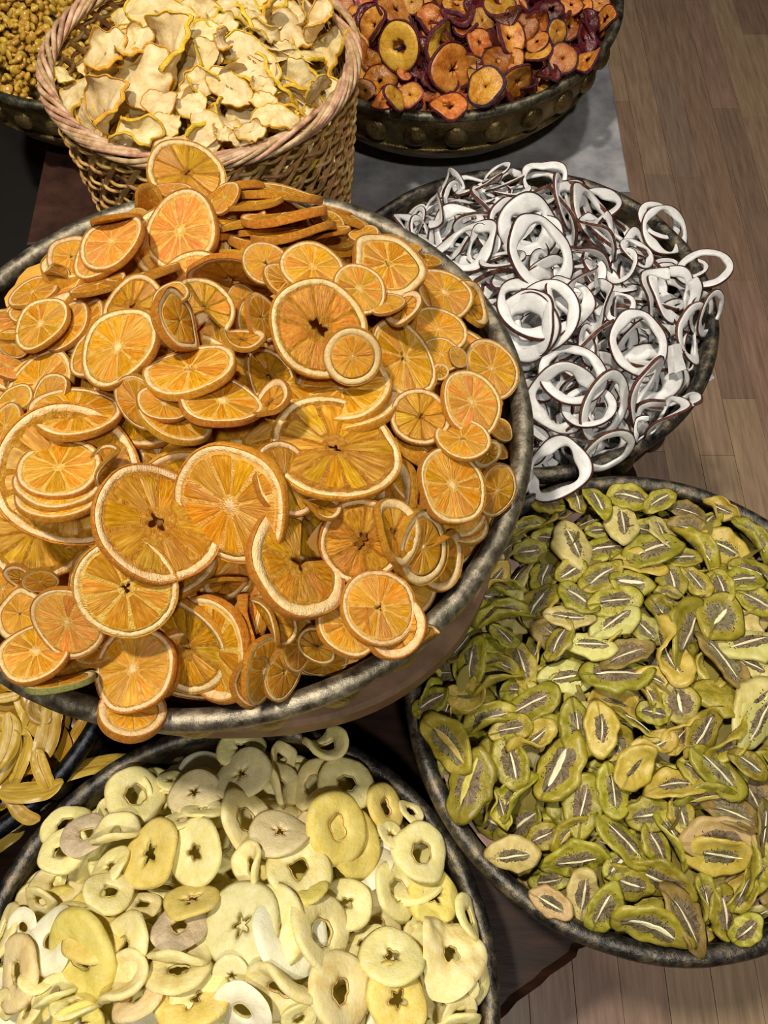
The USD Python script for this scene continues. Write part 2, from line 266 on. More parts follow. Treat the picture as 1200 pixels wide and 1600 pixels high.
# ---------------------------------------------------------------- bowls
def bowl(name, label, loc, R, depth, tilt, body_m, rim_m, rim_r=.0075, bosses=28, boss_m=None):
    """loc is the bowl's base; the rim's centre line lies depth above it."""
    t = thing(name, label, 'bowl', loc, 'hammered metal serving bowls')
    UsdGeom.Xformable(t).AddRotateXYZOp().Set(Gf.Vec3f(*map(float, tilt)))
    s = np.linspace(0, 1, 30); br = R * .46
    ro = br + (R - br) * np.sin(s * PI / 2) ** .8; zo = depth * (1 - np.cos(s * PI / 2)) ** .95
    keep = zo <= depth * .985
    prof = [(0.0, 0.0), (br * .6, 0.0)] + list(zip(ro[keep], zo[keep])) + [(R, depth)]
    th = .004
    inner = [(max(r - th, 0), z + th) for r, z in prof[::-1]]; inner[0] = (R - th, depth); inner[-1] = (0.0, th)
    g = lathe(prof + inner, 144)
    v = g.vertices.copy(); n = meshkit.fbm(v * 60, 3, 2)[:, None] - .5
    rad = np.c_[v[:, :2] / (np.linalg.norm(v[:, :2], axis=1, keepdims=True) + 1e-6), np.zeros(len(v))]
    g.vertices = v + rad * n * .0022
    obj('body', g, body_m, t, smooth=50)
    a = np.arange(192) * 2 * PI / 192; w = meshkit.fbm(np.c_[np.cos(a), np.sin(a), a * 0] * 9, 3, int(R * 1e4))
    obj('rim', tube(np.c_[(R + .002 + .0012 * (w - .5)) * np.cos(a), (R + .002 + .0012 * (w - .5)) * np.sin(a), depth + .0015 * (w - .5)], rim_r, 12, True), rim_m, t, smooth=60)
    def r_at(z): return float(np.interp(z, zo, ro))
    zb = depth * .52; rb = r_at(zb)
    obj('band', tube(np.c_[(rb + .001) * np.cos(a), (rb + .001) * np.sin(a), a * 0 + zb], .0035, 8, True), body_m, t, smooth=60)
    zk = depth * .74; rk = r_at(zk)
    for k in range(bosses):
        ph = 2 * PI * k / bosses
        s_ = trimesh.creation.icosphere(2, 1.0); vv = s_.vertices * np.array([.0085, .0150 * R / .22, .0150 * R / .22]) * (1 + .05 * (meshkit.noise(s_.vertices * 3 + k)[:, None] - .5))
        c, s2 = math.cos(ph), math.sin(ph)
        vv = vv + np.array([rk - .0005, 0, zk]); s_.vertices = np.c_[c * vv[:, 0] - s2 * vv[:, 1], s2 * vv[:, 0] + c * vv[:, 1], vv[:, 2]]
        obj('boss', s_, boss_m or body_m, t, smooth=60)
    return t
bowl('bowl', 'largest hammered pewter bowl, heaped with orange slices on the pedestal', (-.118, .337, .7725), .2120, .127, (0, 0, 0), 'aged_brass', 'pewter_rim', .0075)
bowl('bowl', 'dark-rimmed bowl of kiwi slices at the right front', (.220, .197, .5485), .1935, .154, (0, 0, 10), 'aged_brass_dark', 'dark_rim')
bowl('bowl', 'dark-rimmed bowl of pale apple rings at the front', (-.114, -.021, .5485), .1905, .122, (0, 0, 20), 'aged_brass_dark', 'dark_rim')
bowl('bowl', 'dark metal bowl of white coconut rings on the right', (.145, .611, .5525), .2005, .139, (-1.0, -2.0, 30), 'aged_brass_dark', 'dark_rim')
bowl('bowl', 'brass bowl with a row of round bosses, full of plum slices', (.074, 1.046, .6455), .2115, .119, (1.7, -1.9, 3), 'aged_brass', 'olive_rim', .006)
bowl('bowl', 'bossed bowl of golden raisins at the upper left corner', (-.348, 1.005, .6625), .174, .107, (0, 0, 5), 'aged_brass', 'olive_rim', .006)
bowl('bowl', 'black-rimmed bowl of banana strips at the lower left edge', (-.420, .244, .5485), .184, .117, (0, 0, 0), 'aged_brass_dark', 'black_rim')
t = obj('paper_liner', lathe([(0, 0), (.168, 0), (.182, .010), (.1835, .009), (.170, -.002), (0, -.002)], 96), 'liner')
UsdGeom.Xformable(t).AddTranslateOp().Set(Gf.Vec3d(.220, .197, .671)); tag(t, 'pinkish paper liner showing under the kiwi slices at the bowl edge', 'liner')

# ---------------------------------------------------------------- wicker basket
def basket():
    t = thing('wicker_basket', 'tall woven wicker basket of apple crisps behind the orange bowl', 'basket', (-.170, .742, .6625))
    Hh, R0, R1 = .2235, .121, .143
    rad = lambda z: R0 + (R1 - R0) * (z / Hh) ** .8
    n = 40
    for k in range(n):
        for d_, off in ((1, 0), ):
            z = np.linspace(.004, Hh - .004, 14); ph = 2 * PI * k / n + 1.15 * (z / Hh) + off
            obj('stake', tube(np.c_[rad(z) * np.cos(ph), rad(z) * np.sin(ph), z], .0032, 6), 'wicker', t, smooth=60)
    rows = 12
    for r_ in range(rows):
        zc = .008 + (Hh - .022) * r_ / (rows - 1); a = np.arange(264) * 2 * PI / 264
        for s_ in (0, 1):
            wob = np.sin(a * n / 2 - 1.15 * zc / Hh * n / 2 + PI * (r_ + s_)) * .0042
            zz = zc + s_ * .0042 + .0016 * np.sin(3 * a + r_)
            rr = rad(zz) + wob
            obj('weaver', tube(np.c_[rr * np.cos(a), rr * np.sin(a), zz], (.0015 + .0004 * ((r_ * 7 + s_) % 3) / 2), 6, True), 'wicker', t, smooth=60)
    a = np.arange(480) * 2 * PI / 480
    for k in range(9):
        ph = 6 * a + 2 * PI * k / 9 + .5 * np.sin(5 * a + k)
        rr = R1 - .001 + .0058 * np.cos(ph); zz = Hh + .004 + .0052 * np.sin(ph)
        obj('rim_strand', tube(np.c_[rr * np.cos(a), rr * np.sin(a), zz], .0025, 7, True), 'wicker_pink', t, smooth=60)
    obj('bottom', lathe([(0, 0), (R0, 0), (R0, .004), (0, .004)], 64), 'wicker', t, smooth=False)
basket()

# ---------------------------------------------------------------- prototypes of the fruit pieces, radius 1, as class prims with parts
stage.CreateClassPrim('/World/kinds')
def proto(name):
    x = UsdGeom.Xform.Define(stage, '/World/kinds/' + name); return x
def sweep(loop, nt=96, t0=0.0, t1=2 * PI, rin=lambda a: 0 * a, rout=lambda a: 1 + 0 * a):
    """A ring: the closed cross-section loop of (s, z), s from the inner to the outer edge, swept around; open (with caps) for a part turn. Returns v, f, st."""
    L = np.asarray(loop, float); full = abs(t1 - t0 - 2 * PI) < 1e-6
    a = np.linspace(t0, t1, nt, endpoint=not full); K = len(L)
    ri, ro = rin(a)[:, None], rout(a)[:, None]
    r = ri + (ro - ri) * L[None, :, 0]
    v = np.stack([r * np.cos(a)[:, None], r * np.sin(a)[:, None], np.broadcast_to(L[None, :, 1], r.shape)], -1).reshape(-1, 3)
    m = nt if full else nt - 1
    i, j = np.meshgrid(np.arange(m), np.arange(K), indexing='ij'); i2, j2 = (i + 1) % nt, (j + 1) % K
    q = np.stack([i * K + j, i2 * K + j, i2 * K + j2, i * K + j2], -1).reshape(-1, 4)
    f = np.vstack([q[:, [0, 1, 2]], q[:, [0, 2, 3]]])
    if not full:
        c = [[b, b + k, b + k + 1] for b in (0, (nt - 1) * K) for k in range(1, K - 1)]
        f = np.vstack([f, c])
    st = np.stack([np.broadcast_to(a[:, None] / (2 * PI), r.shape), r], -1).reshape(-1, 2)
    return v, f, st
def lens(k, h, n=3, pw=.5, smin=0.0):
    """Cross-section loop with a domed top and bottom."""
    s = np.linspace(smin, 1, k); top = h * (1 - np.abs(2 * s - 1) ** n) ** pw if smin == 0 else h * np.sqrt(np.clip(1 - s ** (2 * n), 0, 1))
    return [(x, -z) for x, z in zip(s, top)] + [(x, z) for x, z in zip(s[::-1], top[::-1])][(1 if top[-1] == 0 else 0):(-1 if top[0] == 0 else None)]
def bent(v, w):
    """The dried piece's warp: w = (curl radius or 0, curl direction, saddle, wave, seed, crumple)."""
    cr, cd, sad, wav, seed, cru = w
    v = np.array(v, float)
    c, s = math.cos(cd), math.sin(cd)
    x, y, z = c * v[:, 0] + s * v[:, 1], -s * v[:, 0] + c * v[:, 1], v[:, 2]
    z = z + sad * (x * x - y * y)
    a = np.arctan2(y, x); r = np.hypot(x, y)
    z = z + wav * r ** 2 * (np.sin(2 * a + seed) * .5 + np.sin(3 * a + seed * 2.1) * .5)
    if cru:
        p = np.c_[x * 1.6 + seed * 3, y * 1.6, x * 0]; z = z + cru * (meshkit.fbm(p, 3, seed) - .5) * (.3 + r)
        x = x + .25 * cru * (meshkit.fbm(p + 40, 2, seed) - .5); y = y + .25 * cru * (meshkit.fbm(p + 80, 2, seed) - .5)
    if cr:
        al = x / cr; x, z = (cr - z) * np.sin(al), cr - (cr - z) * np.cos(al)
    return np.c_[c * x - s * y, s * x + c * y, z]
def part(p, name, vf, m, w, smooth=60, uv=None, label=None, kind=None):
    v, f = vf[0], vf[1]; st = vf[2] if len(vf) > 2 else None
    return obj(name, (bent(v, w), f), m, p, smooth=True if st is not None else smooth, uv=st, label=label, kind=kind)
def wob(amp, seed, ks=(2, 3, 5)):
    r = np.random.default_rng(seed); A = [(k, r.normal() / k ** .5, r.uniform(0, 6.28)) for k in ks]
    return lambda a: 1 + amp * sum(c * np.sin(k * a + p) for k, c, p in A)

def orange(name, seed, flesh='orange_flesh', h=.085, ro=.87, core=.06, ns=10, w=(0, 0, .05, .04, 1, 0), t1=2 * PI, ragged=0.0, rind='orange_rind', hole=0.0, outline=.02):
    r = np.random.default_rng(seed); p = proto(name); o = wob(outline, seed); nt = 96
    jag = lambda a: 1 + .05 * (meshkit.fbm(np.stack([np.cos(a) * 9, np.sin(a) * 9, a * 0 + seed], -1), 2, seed) - .5)
    P = [(s, z) for s, z in ((0, -h * .9), (.5, -h * 1.12), (.9, -h * .9), (1.0, -h * .35), (1.0, h * .35), (.9, h * .9), (.5, h * 1.12), (0, h * .9))]
    part(p, 'rind', sweep(P, nt, 0, t1, lambda a: .962 * o(a), lambda a: o(a) * (1 + .012 * (meshkit.noise(np.c_[np.cos(a) * 30, np.sin(a) * 30, a * 0]) - .5))), rind, w)
    hp = h * .80
    rr = wob(.35, seed + 3, (2, 3, 4, 7))
    rin = (lambda a: np.clip(hole * rr(a), .01, .5)) if hole else (lambda a: 0 * a + .004)
    rip = lambda a: (ro - .035) * jag(a) * o(a)
    W = [(0, -hp * .8), (.5, -hp * 1.1), (1, -hp * 1.1), (1, hp * 1.1), (.5, hp * 1.12), (0, hp * .8)]
    part(p, 'pith', sweep(W, nt, 0, t1, rip, lambda a: .972 * o(a)), 'orange_pith', w)
    # membrane disc: thin, seen as the pale lines between the segments
    hm = hp * (.84 if ragged else .96)
    M = [(s, -hm * (1 - .06 * math.sin(PI * s))) for s in np.linspace(0, 1, 9)] + [(s, hm * (1 - .06 * math.sin(PI * s))) for s in np.linspace(1, 0, 9)]
    mem = part(p, 'membrane', sweep(M, nt, 0, t1, rin, lambda a: (ro + .01) * o(a)), 'orange_web' if ragged else 'orange_membrane', w)
    if core > .02 and not hole:
        part(mem, 'core', sweep([(0, -hp * 1.2), (.6, -hp * 1.1), (1, -hp * .7), (1, hp * .7), (.6, hp * 1.1), (0, hp * 1.2)], 40, 0, 2 * PI, lambda a: 0 * a + .002, lambda a: core * (1 + .35 * np.sin(ns * a + .5) + .2 * rr(a))), 'orange_pith', w)
    cuts = np.cumsum(r.uniform(.75, 1.25, ns)); cuts = cuts / cuts[-1] * t1; cuts = np.r_[0, cuts] + (r.uniform(0, 6) if t1 > 6.2 else 0)
    n, mr = 9, 11
    for k in range(ns):
        a0, a1 = cuts[k], cuts[k + 1]; g0 = r.uniform(.007, .015); lo = max(core * 1.15, hole * r.uniform(.9, 1.4)) + r.uniform(0, .05) + ragged * r.uniform(0, .22)
        hi = ro * (1 - r.uniform(0, .02)) - ragged * .12 * r.uniform()
        hh = hp * r.uniform(.92, 1.06)
        u = np.linspace(0, 1, n); s = np.linspace(0, 1, mr); U, Sx = np.meshgrid(u, s, indexing='ij')
        R = lo + (hi - lo) * Sx
        # constant-width membrane gap, rounded outer corners
        gap = (g0 / np.maximum(R, .08)) * (1 + 1.6 * np.clip(Sx - .86, 0, 1) / .14)
        gap = np.minimum(gap, (a1 - a0) * .42)
        A = a0 + gap + (a1 - a0 - 2 * gap) * U
        A = A + .03 * (meshkit.fbm(np.stack([R * 6 + seed, A * 5, R * 0 + k], -1), 2, seed) - .5) / np.maximum(R, .2)
        R2 = R * o(A) * np.where(Sx > .95, jag(A), 1)
        D = (np.clip(4 * U * (1 - U), 0, 1) ** .28) * (np.clip(4 * Sx * (1 - Sx), 0, 1) ** .22)
        Z = hh * (.72 + .50 * D) * (1 - .12 * np.sin(PI * U) * np.sin(PI * Sx)) + h * .16 * (meshkit.fbm(np.stack([A * 14, R * 4, R * 0 + k * 7 + seed], -1), 3, seed) - .5) * D
        if ragged: Z = Z * (1 - ragged * .35 * meshkit.fbm(np.stack([R2 * np.cos(A) * 5, R2 * np.sin(A) * 5, R * 0 + seed], -1), 3, 4))
        top = np.stack([R2 * np.cos(A), R2 * np.sin(A), Z], -1).reshape(-1, 3); bot = top * [1, 1, -1]
        i, j = np.meshgrid(np.arange(n - 1), np.arange(mr - 1), indexing='ij'); q = np.stack([i * mr + j, i * mr + j + 1, (i + 1) * mr + j + 1, (i + 1) * mr + j], -1).reshape(-1, 4)
        N = n * mr; ring = [i_ * mr for i_ in range(n)] + [(n - 1) * mr + j_ for j_ in range(1, mr)] + [i_ * mr + mr - 1 for i_ in range(n - 2, -1, -1)] + [j_ for j_ in range(mr - 2, 0, -1)]
        side = [[x, y, y + N, x + N] for x, y in zip(ring, ring[1:] + ring[:1])]
        q = np.vstack([q[:, ::-1], (q + N), np.array(side)])
        f = np.vstack([q[:, [0, 1, 2]], q[:, [0, 2, 3]]])
        st = np.stack([A / (2 * PI), R], -1).reshape(-1, 2)
        part(p, 'segment', (np.vstack([top, bot]), f, np.vstack([st, st])), flesh, w)
    return p
KINDS = {}
def kinds(key, *names): KINDS[key] = names
w0 = lambda s, a=.05, b=.05, c=.02: (0, s * 1.3, a, b, s, c)
orange('orange_slice_even', 1, ns=10, core=.05, w=w0(1, .03, .03))
orange('orange_slice_star', 2, ns=11, core=.10, w=w0(2, .05, .05))
orange('orange_slice_hole', 3, ns=9, hole=.07, core=0, w=w0(3, .04, .06))
orange('orange_slice_fine', 4, ns=12, core=.06, flesh='orange_flesh_deep', w=w0(4, .06, .04), ro=.89)
kinds('orange:std', 'orange_slice_even', 'orange_slice_star', 'orange_slice_hole', 'orange_slice_fine')
orange('orange_slice_clear', 5, ns=9, hole=.06, core=0, flesh='orange_flesh_clear', w=w0(5, .06, .07, .05), ragged=.25)
orange('orange_slice_clear_ragged', 6, ns=10, hole=.10, core=0, flesh='orange_flesh_clear', w=w0(6, .08, .06, .06), ragged=.5)
kinds('orange:clear', 'orange_slice_clear', 'orange_slice_clear_ragged')
orange('orange_slice_thick', 7, ns=10, core=.05, h=.15, ro=.74, w=w0(7, .05, .05, .03), outline=.03)
orange('orange_slice_thick_seedy', 8, ns=9, hole=.06, core=0, h=.13, ro=.78, w=w0(8, .05, .06, .03), outline=.03)
kinds('orange:thick', 'orange_slice_thick', 'orange_slice_thick_seedy')
orange('orange_slice_pink', 9, ns=11, core=.07, flesh='orange_flesh_pink', w=w0(9, .05, .05, .02)); kinds('orange:pink', 'orange_slice_pink')
orange('orange_slice_pale', 10, ns=9, core=.08, ro=.72, h=.10, w=w0(10, .09, .08, .06), ragged=.2)
orange('orange_slice_pale_curled', 11, ns=8, hole=.14, core=0, ro=.76, h=.09, w=(1.5, .6, .05, .07, 11, .08), ragged=.3); kinds('orange:pale', 'orange_slice_pale', 'orange_slice_pale_curled')
orange('orange_slice_big', 12, ns=9, hole=.15, core=0, flesh='orange_flesh_deep', h=.062, ro=.885, w=w0(12, .04, .05, .06), ragged=.45)
orange('orange_slice_big_ragged', 13, ns=10, hole=.12, core=0, flesh='orange_flesh_clear', h=.062, ro=.88, w=w0(13, .05, .05, .07), ragged=.7); kinds('orange:big', 'orange_slice_big', 'orange_slice_big_ragged')
orange('orange_slice_giant', 14, ns=13, hole=.07, core=0, flesh='orange_flesh_clear', h=.045, ro=.91, w=w0(14, .03, .04, .09), ragged=.8, outline=.03); kinds('orange:giant', 'orange_slice_giant')
orange('orange_slice_curled', 15, ns=9, core=.06, w=(.75, .2, .05, .08, 15, .1)); orange('orange_slice_folded', 16, ns=9, hole=.1, core=0, w=(.6, 1.3, .08, .06, 16, .12), flesh='orange_flesh_deep', ragged=.3)
kinds('orange:curl', 'orange_slice_curled', 'orange_slice_folded')
orange('orange_slice_torn', 17, ns=7, hole=.12, core=0, ro=.80, h=.085, w=(0, .4, .05, .06, 17, .08), t1=5.1, ragged=.55, flesh='orange_flesh_deep'); kinds('orange:torn', 'orange_slice_torn')
orange('orange_slice_half', 18, ns=5, core=0, hole=.08, w=(1.6, 1.0, .08, .06, 18, .08), t1=2.9, ragged=.3); kinds('orange:half', 'orange_slice_half')
orange('orange_slice_green', 19, ns=9, core=.05, ro=.78, rind='lime_rind', w=w0(19)); kinds('orange:green', 'orange_slice_green')

def ring(name, flesh, seed, rin=.28, h=.11, w=(0, 0, .05, .05, 1, 0), skin=None, core=None, star=0.0, out=.035, ks=(2, 3, 5), n=2, ell=1.0, skin_w=.03, t1=2 * PI, uvst=False, flat=.5, rsk=None):
    """A ring-shaped slice: flesh, and the skin around it or the core hole's browned edge as parts."""
    p = proto(name); o0 = wob(out, seed, ks); o = lambda a: o0(a) / np.sqrt(np.cos(a) ** 2 + (np.sin(a) / ell) ** 2)
    iv = wob(.14, seed + 1, (2, 3, 4, 7)); ri = lambda a: np.clip(rin * iv(a) * (1 + star * np.cos(5 * a + seed)), .012, .9) * (1 if ell == 1 else o(a))
    s = np.linspace(0, 1, 9); hz = h * (1 - .12 * np.cos(2 * PI * s)) * np.clip(1 - np.abs(2 * s - 1) ** 6, 0, 1) ** flat
    loop = [(x, -z) for x, z in zip(s, hz)] + [(x, z) for x, z in zip(s[::-1], hz[::-1])][1:-1]
    vf = sweep(loop, 72, 0, t1, ri, o)
    v = vf[0].copy(); v[:, 2] *= 1 + .35 * (meshkit.fbm(np.c_[v[:, :2] * 3.2, v[:, 2] * 0 + seed], 3, seed) - .5)
    part(p, 'flesh', (v, vf[1], vf[2]) if uvst else (v, vf[1]), flesh, w, smooth=75)
    hs = h * .97
    if skin:
        L = [(0, -hs * .75), (.6, -hs * .8), (1, -hs * .4), (1, hs * .4), (.6, hs * .8), (0, hs * .75)]
        part(p, 'skin', sweep(L, 72, 0, t1, lambda a: o(a) * (1 - skin_w), lambda a: o(a) * 1.012), skin, w, smooth=75)
    if core:
        L = [(0, -h * .3), (1, -h * .42), (1, h * .42), (0, h * .3)]
        part(p, 'core_edge', sweep(L, 48, 0, 2 * PI, lambda a: ri(a) * (.965 - .03 * star), lambda a: ri(a) * 1.01 + .006), core, w)
    return p
AF = lambda nm, fl, sd, **k: ring('apple_ring_' + nm, fl, sd, **{**dict(core='apple_core'), **k})
AF('plain', 'apple_flesh', 21, rin=.27, w=w0(1, .06, .07, .06)); AF('wide', 'apple_flesh', 22, rin=.34, w=w0(2, .10, .06, .08)); AF('small_hole', 'apple_flesh', 23, rin=.20, star=.2, w=w0(3, .05, .09, .08)); AF('wavy', 'apple_flesh', 24, rin=.30, w=w0(4, .16, .12, .12))
kinds('apple:ring', 'apple_ring_plain', 'apple_ring_wide', 'apple_ring_small_hole', 'apple_ring_wavy')
AF('yellow', 'apple_flesh_yellow', 25, rin=.28, h=.14, w=w0(5, .05, .06, .06)); AF('yellow_seedy', 'apple_flesh_yellow', 26, rin=.22, star=.3, w=w0(6, .07, .08, .06)); kinds('apple:yellow', 'apple_ring_yellow', 'apple_ring_yellow_seedy')
AF('white', 'apple_flesh_white', 27, rin=.27, w=w0(7, .08, .08, .08)); kinds('apple:white', 'apple_ring_white')
AF('grey', 'apple_flesh_grey', 28, rin=.14, star=.35, h=.08, w=w0(8, .10, .06, .05)); kinds('apple:grey', 'apple_ring_grey')
AF('rust', 'apple_flesh_rust', 29, rin=.27, w=w0(9, .07, .10, .08)); kinds('apple:rust', 'apple_ring_rust')
AF('lilac', 'apple_flesh_lilac', 30, rin=.26, w=w0(10, .12, .12, .16)); kinds('apple:lilac', 'apple_ring_lilac')
AF('star', 'apple_flesh_grey', 31, rin=.17, star=.45, w=w0(11, .02, .03, .03)); kinds('apple:star', 'apple_ring_star')
AF('curl', 'apple_flesh', 32, rin=.33, w=(.62, .3, .05, .10, 12, .12)); AF('bent', 'apple_flesh', 33, rin=.30, w=(.85, 1.1, .05, .14, 13, .14)); kinds('apple:curl', 'apple_ring_curl', 'apple_ring_bent')
AF('crumple', 'apple_flesh', 34, rin=.20, w=(0, .5, .10, .26, 14, .40), out=.06); kinds('apple:crumple', 'apple_ring_crumple')

CF = lambda nm, sd, **k: ring('coconut_ring_' + nm, 'coconut_flesh', sd, **{**dict(skin='coconut_skin', h=.058, skin_w=.009, flat=.3, ks=(2, 3, 4, 7)), **k})
CF('thin', 41, rin=.72, out=.05, w=w0(1, .05, .05)); CF('plain', 42, rin=.66, out=.05, w=w0(2, .10, .10, .04)); CF('wavy', 43, rin=.68, out=.07, w=w0(3, .18, .16, .06)); CF('round', 44, rin=.70, out=.02, w=w0(4, .02, .03))
CF('split', 49, rin=.70, out=.05, t1=5.6, w=w0(9, .25, .2, .1))
kinds('coconut:ring', 'coconut_ring_thin', 'coconut_ring_plain', 'coconut_ring_wavy', 'coconut_ring_round', 'coconut_ring_split')
CF('oval', 45, rin=.69, out=.06, ell=.94, w=w0(5, .05, .05)); kinds('coconut:oval', 'coconut_ring_oval')
CF('thick', 46, rin=.48, out=.05, h=.09, w=w0(6, .06, .05)); CF('thick_chipped', 47, rin=.58, out=.06, h=.08, w=w0(7, .09, .06, .05), star=.06); kinds('coconut:fat', 'coconut_ring_thick', 'coconut_ring_thick_chipped')
def chip(name):
    p = proto(name); v = trimesh.creation.box((1.7, .9, .5)).subdivide(); v = v.subdivide(); q = v.vertices; q = q * (1 + .25 * (meshkit.noise(q * 2.3)[:, None] - .5)); part(p, 'flesh', (q, v.faces), 'coconut_flesh', w0(3, .1, .1)); return p
chip('coconut_chip'); kinds('coconut:chip', 'coconut_chip')

def plate(nx, ny, out, h, off=0.0):
    """A closed plate: polar grid inside the outline, domed slightly; v, f, st."""
    a = np.arange(nx) * 2 * PI / nx; s = np.linspace(0, 1, ny)[1:]
    r = out(a)[:, None] * s[None]
    z = h * np.sqrt(np.clip(1 - s ** 8, 0, 1))[None] + 0 * r
    ring_ = np.stack([r * np.cos(a)[:, None], r * np.sin(a)[:, None], z], -1); K = ny - 1
    top = np.vstack([[[0, 0, h]], ring_.transpose(1, 0, 2).reshape(-1, 3)]); bot = top[:1 + (K - 1) * nx] * [1, 1, -1]
    f = []
    for k in range(nx):
        k2 = (k + 1) % nx; f.append([0, 1 + k, 1 + k2])
        for j in range(K - 1): b = 1 + j * nx; f += [[b + k, b + nx + k, b + nx + k2], [b + k, b + nx + k2, b + k2]]
    f = np.array(f); fb = f[:, ::-1] + len(top); edge0 = len(top) + 1 + (K - 1) * nx
    m = fb >= edge0; fb[m] = fb[m] - len(top)   # share the rim vertices
    v = np.vstack([top, bot]); v[:, 2] += off
    st = np.c_[np.arctan2(v[:, 1], v[:, 0]) / (2 * PI), np.linalg.norm(v[:, :2], axis=1)]
    return v, np.vstack([f, fb]), st
def kiwi(name, seed, flesh='kiwi_flesh', w=(0, 0, 0, 0, 1, 0), bed=(.74, .36), core=(.70, .055), core_m='kiwi_core', k=.66, seeds=40, h=.032):
    p = proto(name); r = np.random.default_rng(seed)
    o0 = wob(.045, seed, (2, 3, 5, 7)); ell = lambda ax, ay: (lambda a: 1 / np.sqrt((np.cos(a) / ax) ** 2 + (np.sin(a) / ay) ** 2))
    E0 = ell(1, k); pt = r.uniform(.05, .14); E = lambda a: E0(a) * (1 - pt * np.abs(np.sin(2 * a)) + .02 * np.sin(7 * a + seed)); v, f, st = plate(56, 9, lambda a: E(a) * o0(a), h)
    rel = np.linalg.norm(v[:, :2] / [1, k], axis=1); v[:, 2] += np.sign(v[:, 2]) * .03 * np.exp(-((rel - .82) / .14) ** 2)   # thick fleshy margin, sunken middle
    part(p, 'flesh', (v, f, st), flesh, w)
    if bed:
        B = ell(*bed); b0 = wob(.13, seed + 1, (3, 5, 9, 13))
        v, f, st = plate(64, 5, lambda a: B(a) * b0(a), h + .009); bedo = part(p, 'seed_bed', (v, f, st), 'kiwi_seed_bed', w)
    if core:
        C = ell(*core); v, f, st = plate(32, 4, lambda a: C(a) * (1 + .08 * np.sin(3 * a + seed)), h + .026)
        y = v[:, 1] + .05 * np.sin(v[:, 0] * 2.2 + seed); part(p, 'core', (np.c_[v[:, 0], y, v[:, 2]], f), core_m, w)
    if bed and seeds:
        ms = []
        for _ in range(seeds):
            for sg in (-1, 1):
                an = r.uniform(0, 6.283); q = r.uniform(.45, .97); x, y = bed[0] * q * math.cos(an), bed[1] * q * math.sin(an)
                if core and (x / core[0]) ** 2 + (y / core[1]) ** 2 < 1.3: continue
                s_ = trimesh.creation.icosahedron(); d = math.atan2(y / bed[1], x / bed[0]); s_.vertices *= [.026, .013, .010]
                s_.apply_transform(trimesh.transformations.rotation_matrix(math.pi / 2 + r.normal() * .4, [0, 0, 1])); s_.apply_translation([x, y, sg * (h + .012)]); ms.append(s_)
        g = cat(*ms); part(bedo, 'seeds', (g.vertices, g.faces), 'kiwi_seed', w, kind='stuff')
    return p
kiwi('kiwi_slice_plain', 51, w=(0, .3, .06, .06, 1, .34)); kiwi('kiwi_slice_cupped', 52, w=(1.1, 1.57, .05, .08, 2, .36)); kiwi('kiwi_slice_arched', 53, w=(-1.3, 0, .05, .08, 3, .34)); kiwi('kiwi_slice_wavy', 54, w=(0, .8, .12, .15, 4, .38), bed=(.7, .32), core=(.78, .035))
kinds('kiwi:kiwi', 'kiwi_slice_plain', 'kiwi_slice_cupped', 'kiwi_slice_arched', 'kiwi_slice_wavy')
kiwi('kiwi_slice_pale', 55, 'kiwi_flesh_pale', w=(0, .3, .06, .08, 5, .3), bed=(.74, .22), core=(.82, .04)); kiwi('kiwi_slice_pale_arched', 56, 'kiwi_flesh_pale', w=(-1.4, 1.57, .05, .08, 6, .3), bed=(.7, .24), core=(.8, .045)); kinds('kiwi:pale', 'kiwi_slice_pale', 'kiwi_slice_pale_arched')
kiwi('kiwi_slice_white', 57, w=(0, .2, .08, .06, 7, .3), bed=(.78, .38), core=(.72, .11), core_m='kiwi_core'); kiwi('kiwi_slice_white_band', 58, w=(0, .2, .08, .06, 8, .3), bed=(.78, .38), core=(.74, .12), core_m='kiwi_core_yellow'); kinds('kiwi:white', 'kiwi_slice_white', 'kiwi_slice_white_band')
kiwi('kiwi_slice_yellow', 59, 'kiwi_flesh_yellow', w=(1.6, 1.57, .08, .06, 9, .24), bed=(.6, .26), core=(.7, .04)); kinds('kiwi:yellow', 'kiwi_slice_yellow')
kiwi('kiwi_slice_brown', 60, 'kiwi_flesh_brown', w=(1.3, 1.57, .08, .1, 10, .34), bed=(.86, .5), core=(.72, .04)); kinds('kiwi:brown', 'kiwi_slice_brown')
kiwi('kiwi_slice_tan', 61, 'kiwi_flesh_tan', w=(0, .5, .08, .08, 11, .26), bed=(.7, .3), core=(.76, .06)); kinds('kiwi:tan', 'kiwi_slice_tan')
kiwi('kiwi_slice_end', 62, 'kiwi_flesh', w=(-1.1, .4, .08, .10, 12, .30), bed=None, core=None); kiwi('kiwi_slice_end_pale', 63, 'kiwi_flesh_yellow', w=(1.2, .2, .08, .14, 13, .36), bed=(.5, .10), core=None, seeds=12); kinds('kiwi:plain', 'kiwi_slice_end', 'kiwi_slice_end_pale')
kiwi('kiwi_slice_folded', 64, w=(.42, 1.57, .08, .12, 14, .34), core=(.8, .04)); kiwi('kiwi_slice_twisted', 65, 'kiwi_flesh_yellow', w=(.55, .9, .20, .26, 15, .5), bed=(.7, .25), core=(.75, .035)); kinds('kiwi:curl', 'kiwi_slice_folded', 'kiwi_slice_twisted')
kiwi('kiwi_slice_round', 66, w=(0, .3, .05, .05, 16, .16), bed=(.64, .60), core=(.52, .09), k=.86, core_m='kiwi_core', seeds=70); kinds('kiwi:round', 'kiwi_slice_round')

